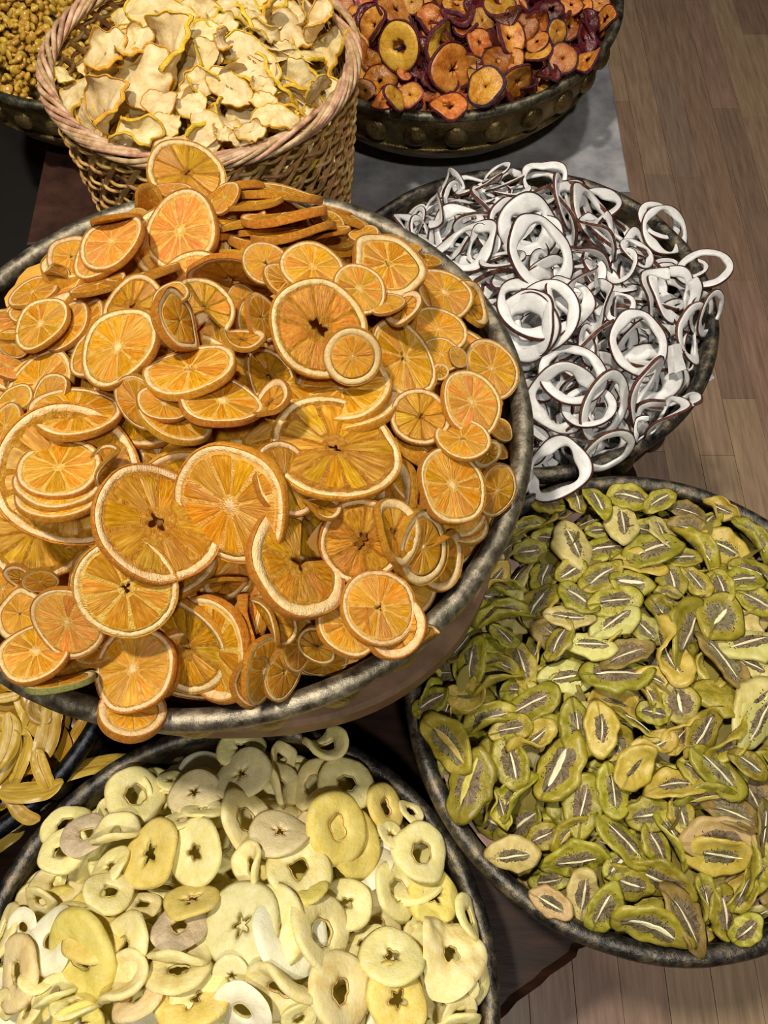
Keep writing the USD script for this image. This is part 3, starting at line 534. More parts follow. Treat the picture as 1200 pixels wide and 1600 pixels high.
PF = lambda nm, fl, sd, **k: ring('plum_slice_' + nm, fl, sd, **{**dict(skin='plum_skin', h=.12, skin_w=.04, rin=.10, star=.2, flat=.5, out=.05), **k})
PF('plain', 'plum_flesh', 71, w=w0(1, .08, .10, .12)); PF('crescent', 'plum_flesh', 72, rin=.24, w=w0(2, .14, .14, .16)); PF('curled', 'plum_flesh', 73, w=(.95, .6, .08, .12, 3, .2)); PF('solid', 'plum_flesh', 74, rin=.03, w=w0(4, .10, .08, .14), skin_w=.10)
kinds('plum:plum', 'plum_slice_plain', 'plum_slice_crescent', 'plum_slice_curled', 'plum_slice_solid')
PF('dark', 'plum_flesh_dark', 75, w=(.8, .4, .1, .16, 5, .3)); PF('dark_wavy', 'plum_flesh_dark', 76, rin=.2, w=w0(6, .2, .2, .36)); kinds('plum:dark', 'plum_slice_dark', 'plum_slice_dark_wavy')
PF('amber', 'plum_flesh_amber', 77, w=w0(7, .12, .12, .2)); PF('amber_curled', 'plum_flesh_amber', 78, w=(.9, 1.2, .1, .1, 8, .2)); kinds('plum:amber', 'plum_slice_amber', 'plum_slice_amber_curled')
PF('thick_skin', 'plum_flesh', 79, rin=.03, skin='plum_skin_blue', skin_w=.28, h=.15, w=w0(9, .06, .08, .1)); kinds('plum:thickskin', 'plum_slice_thick_skin')
PF('rosy', 'plum_flesh', 80, skin='plum_skin_rosy', skin_w=.16, rin=.05, w=w0(10, .10, .12, .2)); kinds('plum:pinkskin', 'plum_slice_rosy')
PF('stone_hole', 'plum_flesh_yellow', 81, rin=.25, star=0, w=w0(11, .03, .03, .04), out=.015); kinds('plum:hole', 'plum_slice_stone_hole')
PF('split', 'plum_flesh', 82, rin=.09, star=.5, w=w0(12, .05, .06, .08)); kinds('plum:split', 'plum_slice_split')
PF('long', 'plum_flesh_yellow', 83, rin=.10, w=(1.2, .2, .1, .1, 13, .2)); kinds('plum:oval', 'plum_slice_long')

def crisp(name, seed, w, core=0, h=.055):
    p = proto(name); r = np.random.default_rng(seed); o0 = wob(.085, seed, (2, 3, 4, 5, 7, 11)); E = lambda a: 1 / np.sqrt(np.cos(a) ** 2 + (np.sin(a) / .78) ** 2)
    dn = r.uniform(0, 6.28); o = lambda a: E(a) * o0(a) * (1 - .22 * np.exp(-(((a - dn + PI) % (2 * PI) - PI) / .22) ** 2))
    v, f, st = plate(72, 9, o, h); part(p, 'flesh', (v, f), 'crisp_flesh', w, smooth=75)
    L = [(0, -h * .9), (.7, -h * 1.15), (1, -h * .5), (1, h * .5), (.7, h * 1.15), (0, h * .9)]
    part(p, 'skin', sweep(L, 72, 0, 2 * PI, lambda a: o(a) * .965, lambda a: o(a) * 1.015), 'crisp_skin', w, smooth=75)
    if core:
        for k in range(core):
            v, f, st = plate(20, 4, lambda a: .12 / np.sqrt(np.cos(a) ** 2 + (np.sin(a) / .45) ** 2) * (1 + .15 * np.sin(3 * a)), h + .012); v[:, :2] += [.12 * (k - (core - 1) / 2) * 1.6, .05 * k]
            part(p, 'seed_pocket', (v, f), 'crisp_core', w)
    return p
for k, (w, c) in enumerate([((0, .4, .12, .16, 1, .46), 0), ((0, 1.0, .16, .18, 2, .66), 0), ((1.2, .3, .1, .18, 3, .6), 1), ((-1.1, .9, .1, .18, 4, .62), 0)]): crisp(f'apple_crisp_{("flat", "wavy", "arched", "domed")[k]}', 91 + k, w, c)
kinds('chip:chip', 'apple_crisp_flat', 'apple_crisp_wavy', 'apple_crisp_arched', 'apple_crisp_domed')
crisp('apple_crisp_cored', 96, (0, .4, .08, .12, 5, .40), 2); kinds('chip:core', 'apple_crisp_cored')
crisp('apple_crisp_curled', 97, (.6, .4, .1, .2, 6, .5)); crisp('apple_crisp_folded', 98, (.45, 1.3, .1, .2, 7, .5)); kinds('chip:curl', 'apple_crisp_curled', 'apple_crisp_folded')

def banana(name, seed, flesh, w, curve=.12, fold=0.0, h=.05):
    p = proto(name); n = 28; x = np.linspace(-1, 1, n); wd = .33 * np.sqrt(np.clip(1 - np.abs(x) ** 3.5, .0, 1)) + .015
    u = np.linspace(-1, 1, 9); X, U = np.meshgrid(x, u, indexing='ij'); Wd = wd[:, None] * (1 + .10 * (meshkit.noise(np.stack([X * 4, U * 0, X * 0 + seed], -1)) - .5))
    Y = U * Wd + curve * (X ** 2 - .4)
    Z = h * (np.sqrt(np.clip(1 - U ** 6, 0, 1)) * (1 - .35 * np.exp(-(U / .3) ** 2))) + .03 * (meshkit.fbm(np.stack([X * 5, U * 2, X * 0 + seed], -1), 3, seed) - .5)
    top = np.stack([X, Y, Z], -1).reshape(-1, 3); bot = np.stack([X, Y, -Z], -1).reshape(-1, 3); m = 9
    i, j = np.meshgrid(np.arange(n - 1), np.arange(m - 1), indexing='ij'); q = np.stack([i * m + j, (i + 1) * m + j, (i + 1) * m + j + 1, i * m + j + 1], -1).reshape(-1, 4); N = n * m
    ringi = [a * m for a in range(n)] + [(n - 1) * m + b for b in range(1, m)] + [a * m + m - 1 for a in range(n - 2, -1, -1)] + [b for b in range(m - 2, 0, -1)]
    side = np.array([[b, a, a + N, b + N] for a, b in zip(ringi, ringi[1:] + ringi[:1])])
    q = np.vstack([q, q[:, ::-1] + N, side]); f = np.vstack([q[:, [0, 1, 2]], q[:, [0, 2, 3]]]); st = np.stack([X, U], -1).reshape(-1, 2) * .5
    def fold_(v):
        if not fold: return v
        al = v[:, 0] * fold; R = 1 / fold; return np.c_[R * np.sin(al) - v[:, 1] * np.sin(al), R * (1 - np.cos(al)) + v[:, 1] * np.cos(al), v[:, 2]]
    part(p, 'flesh', (fold_(np.vstack([top, bot])), f, np.vstack([st, st])), flesh, w)
    ln = np.stack([x * .86, curve * ((x * .86) ** 2 - .4) + .015 * np.sin(x * 5 + seed), np.full(n, 0)], -1)
    for sg in (1, -1):
        g = tube(ln + [0, 0, sg * h * .68], .012, 6); part(p, 'seed_line', (fold_(g.vertices), g.faces), 'banana_seed_line', w)
    return p
banana('banana_strip_plain', 101, 'banana_flesh', (0, 0, .06, .10, 1, .14)); banana('banana_strip_curved', 102, 'banana_flesh', (0, 0, .10, .10, 2, .16), .26); banana('banana_strip_arched', 103, 'banana_flesh', (-1.2, 0, .04, .1, 3, .14), .1)
kinds('banana:strip', 'banana_strip_plain', 'banana_strip_curved', 'banana_strip_arched')
banana('banana_strip_dark', 104, 'banana_flesh_dark', (1.4, 1.57, .08, .1, 4, .2)); kinds('banana:dark', 'banana_strip_dark')
banana('banana_strip_bent', 105, 'banana_flesh_dark', (0, 0, .02, .05, 5, .10), 0, 1.9); kinds('banana:bent', 'banana_strip_bent')
banana('banana_strip_crescent', 106, 'banana_flesh', (0, 0, .04, .06, 6, .10), -.25); kinds('banana:smile', 'banana_strip_crescent')
for k in range(4):
    p = proto(f'golden_raisin_{("plump", "long", "wrinkled", "flat")[k]}'); s_ = trimesh.creation.icosphere(3, 1.0); v = s_.vertices
    v = v * (1 + .16 * (meshkit.fbm(v * (1.8 + .4 * k) + k * 9, 3, k)[:, None] - .5)) * [1, (.72, .6, .7, .75)[k], (.6, .5, .55, .42)[k]]
    obj('body', (v, s_.faces), 'raisin', p, smooth=True)
kinds('raisin:raisin', 'golden_raisin_plump', 'golden_raisin_long', 'golden_raisin_wrinkled', 'golden_raisin_flat')

# ---------------------------------------------------------------- where every piece lies (1e-4 m; quaternion x y z w / 500; radius 1e-4 m; label, or side, landmark and rank)
ORANGE = '''
clear|-1459 5149 9525|-16 78 -284 404|294|translucent amber orange slice standing upright at the very top of the pile
pink|-1515 4878 9602|-100 -11 -247 423|147|3 0 0
curl|-1646 4756 9643|373 60 -54 324|141|small curled orange slice with its rind turned outward, beside the topmost upright slice
std|-1698 4502 9731|-63 31 442 224|88|3 1 0
std|-1108 4708 9699|-46 -127 226 425|134|1 0 0
std|-740 4894 9564|-27 163 446 155|305|orange slice seen edge-on, uppermost in the stacked layers behind the peak
std|-887 4641 9715|-71 134 469 85|195|4 2 0
std|-369 4771 9524|-153 66 62 467|147|0 2 0
std|-251 4587 9616|-140 109 41 466|161|5 18 1
std|-946 4385 9786|-152 -51 64 469|163|6 3 0
std|-655 4320 9903|-61 -161 -398 249|286|2 2 0
std|-755 4331 9770|-141 104 344 318|223|7 3 1
std|-380 4403 9769|64 56 472 140|121|1 2 1
std|-585 4203 9873|-173 -35 -3 468|284|0 3 0
std|-353 4222 9855|-133 -97 -111 459|134|5 18 2
std|-297 4324 9662|-85 -57 -211 441|105|4 18 1
std|-820 4104 9814|-68 167 452 115|251|orange slice lying edge-on, lowest of the stacked layers above the tilted pink-streaked slices
std|-140 4403 9665|24 -62 -495 13|105|5 18 0
std|187 4587 9335|-32 -92 -414 263|93|7 18 0
std|321 4557 9250|-98 47 60 484|113|5 17 0
pale|-988 3956 9841|-102 46 415 255|148|3 3 0
std|-1776 4344 9842|381 236 -71 211|167|6 5 0
std|-1672 4207 9798|-6 -101 269 409|133|0 5 0
std|-1536 3866 9841|-73 -165 -343 316|243|7 11 0
thick|-2076 4131 9724|34 40 -100 487|161|half-hidden orange slice with a broad pale pith standing by the left rear of the bowl
std|-1809 3781 9842|-130 73 383 284|185|6 8 0
curl|-2129 3952 9759|-70 55 68 487|80|7 7 0
pink|-1836 4093 9804|3 -78 -43 492|227|1 4 0
pink|-1763 4123 9863|-38 -75 176 460|240|pink-tinged orange slice lying on another of its size at the left rear
pink|-1345 4270 9819|133 -33 -215 430|276|upright tilted orange slice with a red streak and white starburst, just below the topmost slice
std|-2276 3711 9690|17 -104 -471 130|145|3 7 0
std|-2296 3867 9679|45 -69 -492 40|173|narrow-looking orange slice leaning on the left rear rim
std|-2357 3466 9656|246 -53 93 422|100|3 10 0
std|-1875 3506 9781|-146 -18 474 63|196|third and rearmost of three orange slices fanned out at the left
std|-1988 3514 9762|25 -121 -96 475|190|middle one of three orange slices fanned out at the left
std|-2134 3506 9793|-83 -22 484 89|203|front one of three orange slices fanned out at the left
pink|-2377 3308 9631|-27 166 220 416|127|3 10 1
std|-1738 3231 9886|71 -110 -240 418|188|2 9 0
big|-1502 3439 10025|87 1 -483 98|220|glossy ragged orange slice tucked behind the large tilted slice at the left
std|-1247 3423 10141|-4 -73 -182 460|118|0 11 0
std|-1447 3176 9783|-103 19 415 259|177|1 12 0
std|-1536 3146 10016|-89 -37 484 79|268|large tilted orange slice with a white starburst center and thick rind, on the left side
thick|-1180 3221 10164|-235 140 -349 231|192|3 13 0
big|-952 3799 9883|26 -400 297 35|282|3 3 1
half|-1060 3373 10102|-24 172 -126 452|196|torn triangular orange piece with a curled pale edge, above the center-left
std|-895 3684 9827|110 78 229 423|99|0 13 0
std|-787 3505 9804|-21 226 -196 400|174|0 13 1
pale|-831 3207 10012|-139 23 -89 471|144|1 13 0
clear|-790 3177 9715|-3 129 35 482|206|6 15 0
std|-1392 2801 9969|201 143 -398 177|165|2 12 0
std|-1157 2639 10029|41 151 430 203|211|2 14 0
std|-1215 2707 10082|-93 77 -82 478|148|3 14 0
std|-1091 2937 10081|-48 84 486 66|260|orange slice with brown seed marks and thick rind on its lower edge, left of center
std|-896 2722 10078|-114 35 -88 478|235|orange slice with a dark central pip hole, below the seed-marked slice
std|-2115 3134 9681|72 -39 -407 278|248|2 10 0
std|-2001 2973 9768|-121 -59 455 158|161|5 16 0
std|-2259 3008 9672|0 -91 -204 447|137|4 16 0
std|-2247 2808 9704|99 -95 -219 428|153|5 27 0
std|-1771 2785 9887|-97 -59 -365 323|260|wide flat-lying orange slice with fine veins at the left edge of the pile
std|-720 3741 10080|83 -62 477 107|142|1 3 0
std|-583 3590 10082|22 131 259 407|155|1 3 1
std|-742 3421 9963|259 -36 426 2|155|4 21 0
std|-436 3726 10056|2 52 143 476|203|6 21 0
std|-151 3619 9989|-76 83 -459 162|172|3 18 0
std|21 3551 9930|-3 -88 -437 226|115|2 18 0
pale|123 3566 9880|-121 4 477 90|131|5 19 0
pale|609 4176 9200|-141 114 -400 238|190|1 17 0
std|420 4148 9359|38 84 179 458|218|orange slice with a jagged white core near the right rear rim
thick|22 3913 9875|72 44 429 242|257|orange slice with a very broad white pith and small amber middle, at the right rear
std|363 3750 9444|-44 24 -351 352|205|flat fine-veined orange slice below the jagged-core slice by the right rim
clear|-703 3154 9737|155 106 334 321|186|7 15 0
std|377 3518 9477|-33 24 -434 245|139|2 19 0
std|482 3484 9496|147 -34 475 34|77|4 23 0
pale|363 3360 9505|49 -5 -101 487|61|5 24 0
std|118 3362 9641|-37 157 -193 432|264|orange slice standing behind the small thick-rinded slice, right of center
std|-239 3044 9622|-43 -77 -354 342|340|2 20 0
std|-259 3083 9691|-52 -54 -252 425|309|2 22 0
big|-389 3308 10003|113 79 53 478|301|large round orange slice with a torn star-shaped core, upper center of the pile
thick|-184 3140 9952|119 165 -357 284|174|small thick-rinded orange slice lying over the large star-cored slice
clear|219 2904 9663|18 36 -283 410|187|4 24 1
std|737 3611 9196|123 42 356 326|227|orange slice leaning against the right rim above the pink-blushed slice
std|470 2757 9644|-31 -47 -497 18|169|2 24 0
pale|630 2736 9517|-6 272 -392 149|100|6 37 0
std|795 3177 9099|-60 106 -237 423|95|1 24 0
pink|532 3021 9643|112 82 244 414|219|orange slice with a pink blush on one side, at the right of the pile
giant|-277 2597 9797|34 60 457 191|391|largest orange slice, ragged and amber, across the middle of the pile
pale|-633 2732 10049|-121 -128 143 445|157|0 15 0
clear|-547 2346 9884|153 116 361 288|223|glassy orange slice lying half under the largest ragged slice
std|-2282 1966 9211|88 -126 -254 402|182|3 27 0
giant|-2115 2328 9300|87 5 488 61|336|6 33 2
giant|-1769 2410 9816|63 100 -87 478|410|huge orange slice with a wide white rim under the small stacked slices at the left
curl|-1535 2411 9888|-75 -182 246 388|137|0 28 0
std|-1773 2253 9892|-92 42 68 485|232|2 27 1
std|-1781 2323 9917|-31 71 346 353|233|2 27 0
std|-1781 2383 9936|-61 -1 -167 467|224|orange slice on top of a small stack of slices at the left
std|-833 2205 9852|197 -83 -36 451|350|big smooth orange slice with even segments, left of the glassy slice
big|-1240 2109 9819|131 86 386 277|357|big orange slice with several ragged holes in its core, left front
pale|-2106 1963 9390|306 -28 -71 388|117|3 28 0
std|-1982 1932 9429|228 211 -190 343|103|5 33 0
thick|-2104 1770 9314|23 -53 21 496|156|4 33 0
std|-1838 1526 9063|-170 98 287 359|120|7 31 0
green|-1806 1365 9315|-46 -250 -410 131|188|orange slice end with a greenish rind lying on the front left rim
std|-1665 1613 9155|-98 111 417 233|158|1 33 0
std|-1936 1516 9397|-12 -75 -473 144|206|thick-rinded orange slice at the front left edge of the bowl
pink|-1728 1638 9559|20 -212 441 102|218|coppery pink orange slice in the front left, overlapped by the broad even-segmented slice
pale|-922 1946 9363|341 -57 142 332|131|4 40 1
pale|-873 1604 9162|-217 -14 448 46|329|3 40 3
std|-968 1577 9284|-20 -234 286 336|308|0 35 3
clear|-1135 1608 9231|201 -58 -195 410|292|1 36 1
thick|-1431 1238 9149|-119 72 17 480|191|orange slice hanging over the front rim of the bowl
std|-1421 1460 9256|-39 -49 467 167|252|finely fibred orange slice at the front, just above the slice over the rim
std|-1381 1762 9740|138 -102 415 220|278|broad even-segmented orange slice facing up at the left front, almost a perfect circle
std|-358 1567 9027|308 105 -53 376|147|4 42 2
pale|-743 1347 9417|196 223 159 369|161|0 34 0
std|-671 1414 9380|-154 260 -313 246|204|0 34 2
std|-573 1458 9236|-151 233 -354 218|175|0 34 3
std|-494 1605 9256|15 276 -101 404|163|2 40 1
clear|-383 1579 9311|240 86 -322 285|126|3 43 1
curl|-634 1671 9481|-142 144 -143 434|171|4 43 0
std|460 2499 9176|-122 36 -405 264|233|3 37 1
std|433 2551 9259|105 74 348 335|254|2 38 0
std|707 2626 9252|41 243 -221 374|178|orange slice nearest the right rim, below the pale broken bit
std|394 2457 9616|-120 67 -464 128|239|bright orange slice with fine even spokes near the right rim
pale|337 2153 9244|-58 245 -322 289|201|1 39 0
thick|211 2127 9475|68 224 -56 438|226|orange slice with a crisp white rim, lower right of the pile
pale|50 2118 9671|-218 41 -448 22|200|4 39 0
pale|-344 2205 9803|-153 62 -24 471|115|1 26 0
torn|-465 1904 9745|111 129 332 333|319|torn orange slice curled open into a C, with a thick pale pith, lower center
big|-127 2085 9645|147 -83 403 243|246|round orange slice with a dark split core lying over the torn C-shaped slice
half|226 1655 9152|-156 -81 89 460|123|broken wedge of orange slice poking out over the front right rim
std|-201 1628 9520|-11 124 161 457|196|3 43 0
pale|36 1666 9436|-25 89 -112 478|207|4 42 0
std|-29 1731 9516|32 109 119 472|230|orange slice with a small round core hole and white rim at the front right
pink|19 2327 9206|-11 42 10 498|284|3 39 0
pink|-1161 4978 9457|70 -192 -454 41|306|0 0 0
big|-177 3673 9583|0 245 -89 427|270|7 22 0
thick|-606 3123 9668|-76 87 217 436|261|3 22 0
pale|-1139 2709 9555|-80 55 355 339|298|3 15 0
pink|-1266 3865 9712|72 -12 -217 444|268|5 13 0
big|13 2989 9429|179 0 429 184|289|0 25 0
pink|-2234 3905 9604|31 -120 -372 311|322|0 7 0
clear|-1896 3305 9592|40 71 -352 345|281|6 16 0
std|-1806 4009 9645|39 77 -182 457|244|5 11 0
pale|-1299 1894 9197|194 -14 -414 202|266|0 36 0
std|-1224 4471 9684|-86 -90 -446 188|258|5 3 0
big|-1329 2115 9374|-53 60 188 456|348|1 30 0
pink|619 2910 9069|-172 93 -312 338|206|5 37 0
big|-1716 2200 9306|84 -221 243 368|309|4 30 0
pink|-2342 3450 9506|55 6 -496 35|248|3 9 1
pink|574 3723 9145|-114 -8 -486 33|289|1 19 0
pink|-232 3303 9521|15 72 72 489|340|2 21 0
clear|-421 4198 9623|186 122 445 51|315|0 3 1
clear|-493 2350 9407|166 65 432 176|298|5 41 0
pink|-2353 3703 9603|-94 87 316 366|271|4 10 0
pale|-652 3801 9644|-36 -145 -25 477|357|5 21 0
std|-1363 3646 9614|39 179 197 422|352|0 12 0
pink|236 2683 9248|-79 121 -71 473|256|4 38 0
pink|-1625 2620 9483|110 -145 41 464|273|6 30 0
thick|-27 3771 9388|-145 -48 472 61|278|6 20 0
thick|-1999 3556 9673|43 -26 211 450|273|6 9 0
std|-1681 3638 9694|181 150 -406 173|243|4 11 0
std|-789 1510 8937|-57 254 -426 21|288|0 34 1
pink|-704 4628 9542|-169 -35 -72 464|269|2 2 1
thick|-1573 1937 9158|-40 -192 459 35|359|5 36 0
std|-1018 3651 9704|28 152 -161 447|277|7 13 0
pale|-55 2593 9234|-3 -221 383 233|332|4 38 1
std|-478 5050 9162|84 145 467 59|263|1 2 0
std|-1182 3140 9713|53 19 -58 493|315|6 14 0
pink|-434 4528 9522|-88 80 306 377|355|1 2 2
clear|-887 2771 9525|75 50 -475 130|319|1 15 0
pale|-1014 3319 9696|79 85 219 434|326|2 13 0
pink|-1144 1545 9031|75 249 -407 130|289|0 35 1
pink|483 2471 9007|57 216 -226 386|245|0 39 0
big|332 3132 9330|221 -58 443 45|258|4 24 0
big|-1140 2435 9431|110 207 -389 208|360|5 29 1
thick|-2022 4172 9625|-65 97 427 233|289|2 4 0
pink|-896 1849 9102|130 -155 -318 328|330|3 40 0
std|111 2067 9038|80 -187 383 249|225|0 43 0
std|-778 3305 9526|119 -176 291 347|241|3 21 0
thick|-1069 2009 9190|98 155 -406 228|336|4 40 2
pale|-160 4253 9347|186 -74 448 94|346|4 18 0
std|-1373 4272 9675|50 47 -100 485|329|2 6 0
std|-934 4698 9467|-24 47 18 497|344|3 2 0
big|-1400 1585 9053|203 12 -377 258|258|0 35 0
clear|-474 1722 8957|-78 -159 465 46|212|2 40 0
std|-952 2224 9350|171 66 -355 300|327|4 40 0
pale|-211 2376 9359|106 -95 -353 324|315|7 41 0
clear|-710 2074 9022|175 61 342 315|296|3 40 2
pink|-1850 2056 9030|179 -73 450 99|310|6 33 0
thick|-825 4353 9694|-119 3 28 485|248|7 3 0
pink|-1372 2708 9518|101 128 -250 401|342|3 15 2
thick|336 2883 9325|-179 87 -88 450|323|5 38 0
pale|-1914 1730 8963|34 28 -360 344|266|5 34 0
clear|526 2706 9001|14 138 -11 480|267|2 37 0
big|-1504 2941 9684|-28 97 31 489|291|7 28 0
'''
ORANGE_ANCHORS = ['the topmost upright slice', 'the small curled slice', 'the uppermost edge-on slice', 'the lowest edge-on slice', 'the half-hidden pale-pithed slice', 'the pink-tinged rear slice', 'the red-streaked upright slice', 'the slice on the left rear rim', 'the rear fanned slice', 'the middle fanned slice', 'the front fanned slice', 'the glossy ragged slice', 'the starburst slice', 'the torn triangular piece', 'the seed-marked slice', 'the dark-pip slice', 'the wide fine-veined slice', 'the jagged-core slice', 'the broad-pithed slice', 'the flat slice by the right rim', 'the slice behind the thick-rinded one', 'the large star-cored slice', 'the small thick-rinded slice', 'the slice leaning on the right rim', 'the pink-blushed slice', 'the largest ragged slice', 'the glassy slice', 'the huge white-rimmed slice', 'the stack-top slice', 'the big smooth slice', 'the ragged-holed slice', 'the greenish-rinded end', 'the front left edge slice', 'the coppery slice', 'the slice over the front rim', 'the finely fibred slice', 'the broad even-segmented slice', 'the slice nearest the right rim', 'the fine-spoked slice', 'the crisp white-rimmed slice', 'the torn C-shaped slice', 'the split-core slice', 'the broken wedge', 'the round-holed slice']
ORANGE_DEEP = '''-90 372 934 0 5 19 31 -175 455 938 -2 11 16 29 -161 285 927 3 -4 19 32 -272 324 897 -7 5 18 25 -71 502 911 -2 3 20 28 -93 420 937 0 -3 20 35 -187 284 925 -4 2 19 36 34 261 883 5 -3 19 26 -42 363 946 2 2 20 36 29 357 919 11 1 17 29 -56 442 933 0 11 17 34 -141 273 922 1 -1 20 33 -54 357 943 3 -2 20 31 -19 397 925 8 5 18 24 -221 376 929 2 4 19 26 -149 212 899 1 -8 18 34 -218 463 919 -12 1 16 25 -89 305 931 0 -9 18 25 -211 481 898 -7 4 18 30 -245 351 916 -9 0 18 34 -89 345 949 1 3 20 28 -29 338 941 5 -3 19 24 20 392 905 6 5 18 33 -142 336 937 -2 6 19 32 -6 406 936 0 4 20 25 -82 364 950 -2 -2 20 32 -83 453 945 5 11 16 33 -213 299 940 -4 -3 19 29 -3 432 932 4 14 14 25 -23 304 934 8 0 18 30 -233 394 922 -9 6 17 25 7 420 907 14 7 12 28 -136 483 929 0 2 20 29 -56 273 920 11 -7 15 29 -106 495 922 11 14 10 25 -91 486 915 5 4 19 30 -133 231 922 0 6 19 33 -176 333 943 -3 -3 20 32 -167 417 936 -6 6 18 31 -167 313 934 -12 -5 15 25 -142 412 957 0 -1 20 26 -123 399 945 -2 6 19 29 -64 370 937 -9 -8 16 26 -134 492 913 3 9 17 24 -168 343 952 -8 -12 14 33 -133 334 938 10 -10 15 30 -2 339 921 14 -2 14 29 -140 265 934 -5 -4 19 32 -201 188 879 -4 -9 17 25 -221 451 912 -8 4 18 26 -260 245 894 1 -7 19 24 -94 363 955 -4 -8 18 32 -157 302 942 -1 4 20 33 -53 266 923 6 -2 19 27 -176 450 931 -4 -4 19 34 -70 309 933 1 -3 20 32 -263 331 921 -10 -2 17 34 -265 269 905 -17 -5 10 29 -87 281 924 13 10 12 35 -108 496 908 6 13 14 26 -102 458 926 2 0 20 26 -88 267 937 5 -1 19 31 -76 315 943 4 -11 16 26 -205 238 899 7 -6 18 33 -119 162 878 6 -15 12 33 -134 177 891 5 -6 18 30 6 391 917 8 4 18 32 -52 321 932 8 -2 18 29 -58 328 947 2 -13 15 35 -87 216 911 2 -13 15 27 -196 451 923 -3 4 19 31 -82 313 944 -3 -7 18 24 45 344 891 15 -6 12 28 -51 470 918 4 6 19 35 -56 381 950 8 -3 18 29 -162 377 951 0 2 20 24 -178 350 949 -9 3 18 29 -237 346 928 -6 5 19 32 -130 389 940 5 -1 19 33 -51 488 903 6 8 17 29 -183 301 938 0 -9 18 26 -179 395 953 4 -6 19 34 -164 347 955 -10 -1 17 28 -191 425 936 1 3 20 35 -254 290 906 -11 -5 16 28 -167 214 915 2 -2 20 25 -95 278 943 0 -6 19 32 -284 333 901 -9 -3 17 32 44 280 903 12 -3 15 32 -266 327 906 -3 -2 20 26 -13 418 930 8 -1 18 25 -18 194 880 5 -7 18 35 -156 415 947 -4 6 19 35 -80 222 920 10 -1 18 26 -77 176 886 0 -11 17 30 34 283 906 7 -5 18 28 -136 451 930 -5 -4 19 24 -199 340 942 -2 0 20 28 -206 192 881 -8 -11 15 27 -161 356 935 -5 2 19 25 -218 384 947 -3 4 19 35 34 382 903 8 2 18 30 -125 483 922 0 5 19 32 -24 398 937 13 6 14 32 -47 340 933 5 -7 18 30 -86 485 918 8 7 17 31 -283 298 900 -9 2 18 25 -221 466 917 -11 11 12 29 -181 439 932 -11 3 16 27 -37 351 940 6 4 19 32 19 433 908 10 5 16 24 43 306 908 3 0 20 29 -25 299 937 4 -5 19 33 -37 335 935 3 4 19 35 8 367 911 6 -3 19 31 -243 438 927 -7 7 17 35 -136 287 937 13 11 10 36 -19 265 903 3 -7 19 36 -184 499 917 1 17 10 27 -208 329 936 -4 3 19 32 -97 282 923 -2 -12 16 32 -164 361 939 -2 -7 19 36 -101 444 939 1 9 18 35 -176 176 891 -3 -17 10 36 -16 198 889 6 -13 15 26 48 350 910 5 -2 19 34 -234 244 894 -6 -8 17 25 -109 476 921 10 12 12 26 -148 287 936 -1 4 20 30 -48 355 938 2 9 18 34 37 420 900 14 -2 14 26 -187 493 909 -6 15 12 26 27 405 914 12 7 15 24 -2 366 921 9 -3 18 30 2 262 904 9 -11 14 31 -45 431 935 6 12 15 34 1 452 920 5 5 19 29 -145 201 894 -6 -6 18 35 -173 471 920 -2 7 19 31 -218 445 926 -11 10 14 36 -273 389 917 -13 7 13 28 -130 427 948 2 -1 20 27 -3 217 897 9 -5 17 32 -66 275 923 2 1 20 35 -246 257 906 -7 -5 18 35 -142 385 940 -6 -5 18 25 -211 259 912 -1 -1 20 35 -101 217 906 -2 -7 19 29 -159 284 930 3 -5 19 32 -141 423 953 -3 -2 20 32 -266 358 943 2 7 19 24 -195 272 952 0 6 19 35 -38 273 944 1 -8 18 35 -238 242 929 1 -9 18 31 -75 354 960 1 6 19 34 -227 285 940 0 -18 9 31 -194 226 916 -4 -13 14 28 -150 241 947 -1 5 19 36 -262 255 930 0 -14 15 26 -30 187 900 4 1 20 28 -175 522 916 -12 15 7 21 -212 318 951 3 -6 19 26 -142 158 895 8 -6 17 23 22 374 934 16 -6 10 32 -294 389 919 -16 5 10 24 -151 455 959 -9 4 17 28 -75 238 939 11 -14 10 29 -186 453 949 -12 1 16 25 -120 405 964 -7 9 16 33 -156 346 960 13 -7 14 32 56 329 917 18 -5 8 22 -22 213 926 4 -14 14 30 -97 302 957 9 -13 12 30 -51 340 960 4 -9 17 34 -199 386 962 -2 9 18 29 -195 248 932 3 -10 17 34 15 426 930 14 -1 14 35 -47 208 921 5 5 19 33 30 228 906 11 14 8 24 -142 526 919 -1 11 17 23 5 336 950 12 -4 15 30 -281 286 929 -14 2 15 33 -40 370 960 9 -11 14 25 -8 402 953 12 10 12 36 -72 414 969 5 9 17 25 -248 305 939 -9 5 17 26 -277 329 939 -16 -8 10 34 -218 191 911 -15 2 14 21 -173 294 958 -1 5 19 24 57 395 900 8 8 17 22 -23 301 948 0 -8 18 25 5 482 899 17 8 8 26 -147 400 956 -13 6 14 36 -259 279 936 0 11 17 25 38 409 924 16 7 10 25 -137 336 972 -10 5 16 32 0 186 895 13 -11 11 21 42 432 913 12 6 15 23 63 321 894 9 13 12 26 -180 176 908 -9 -12 13 24 -213 176 895 -18 -5 8 22 -226 221 914 0 2 20 27 -28 390 965 11 10 13 25 18 463 902 3 17 10 24 -169 435 951 -10 -10 14 27 -254 210 897 -8 -13 13 29 23 351 934 6 13 14 26 -295 345 899 2 3 20 27 -121 519 906 -14 6 13 25 -149 477 946 3 14 13 30'''
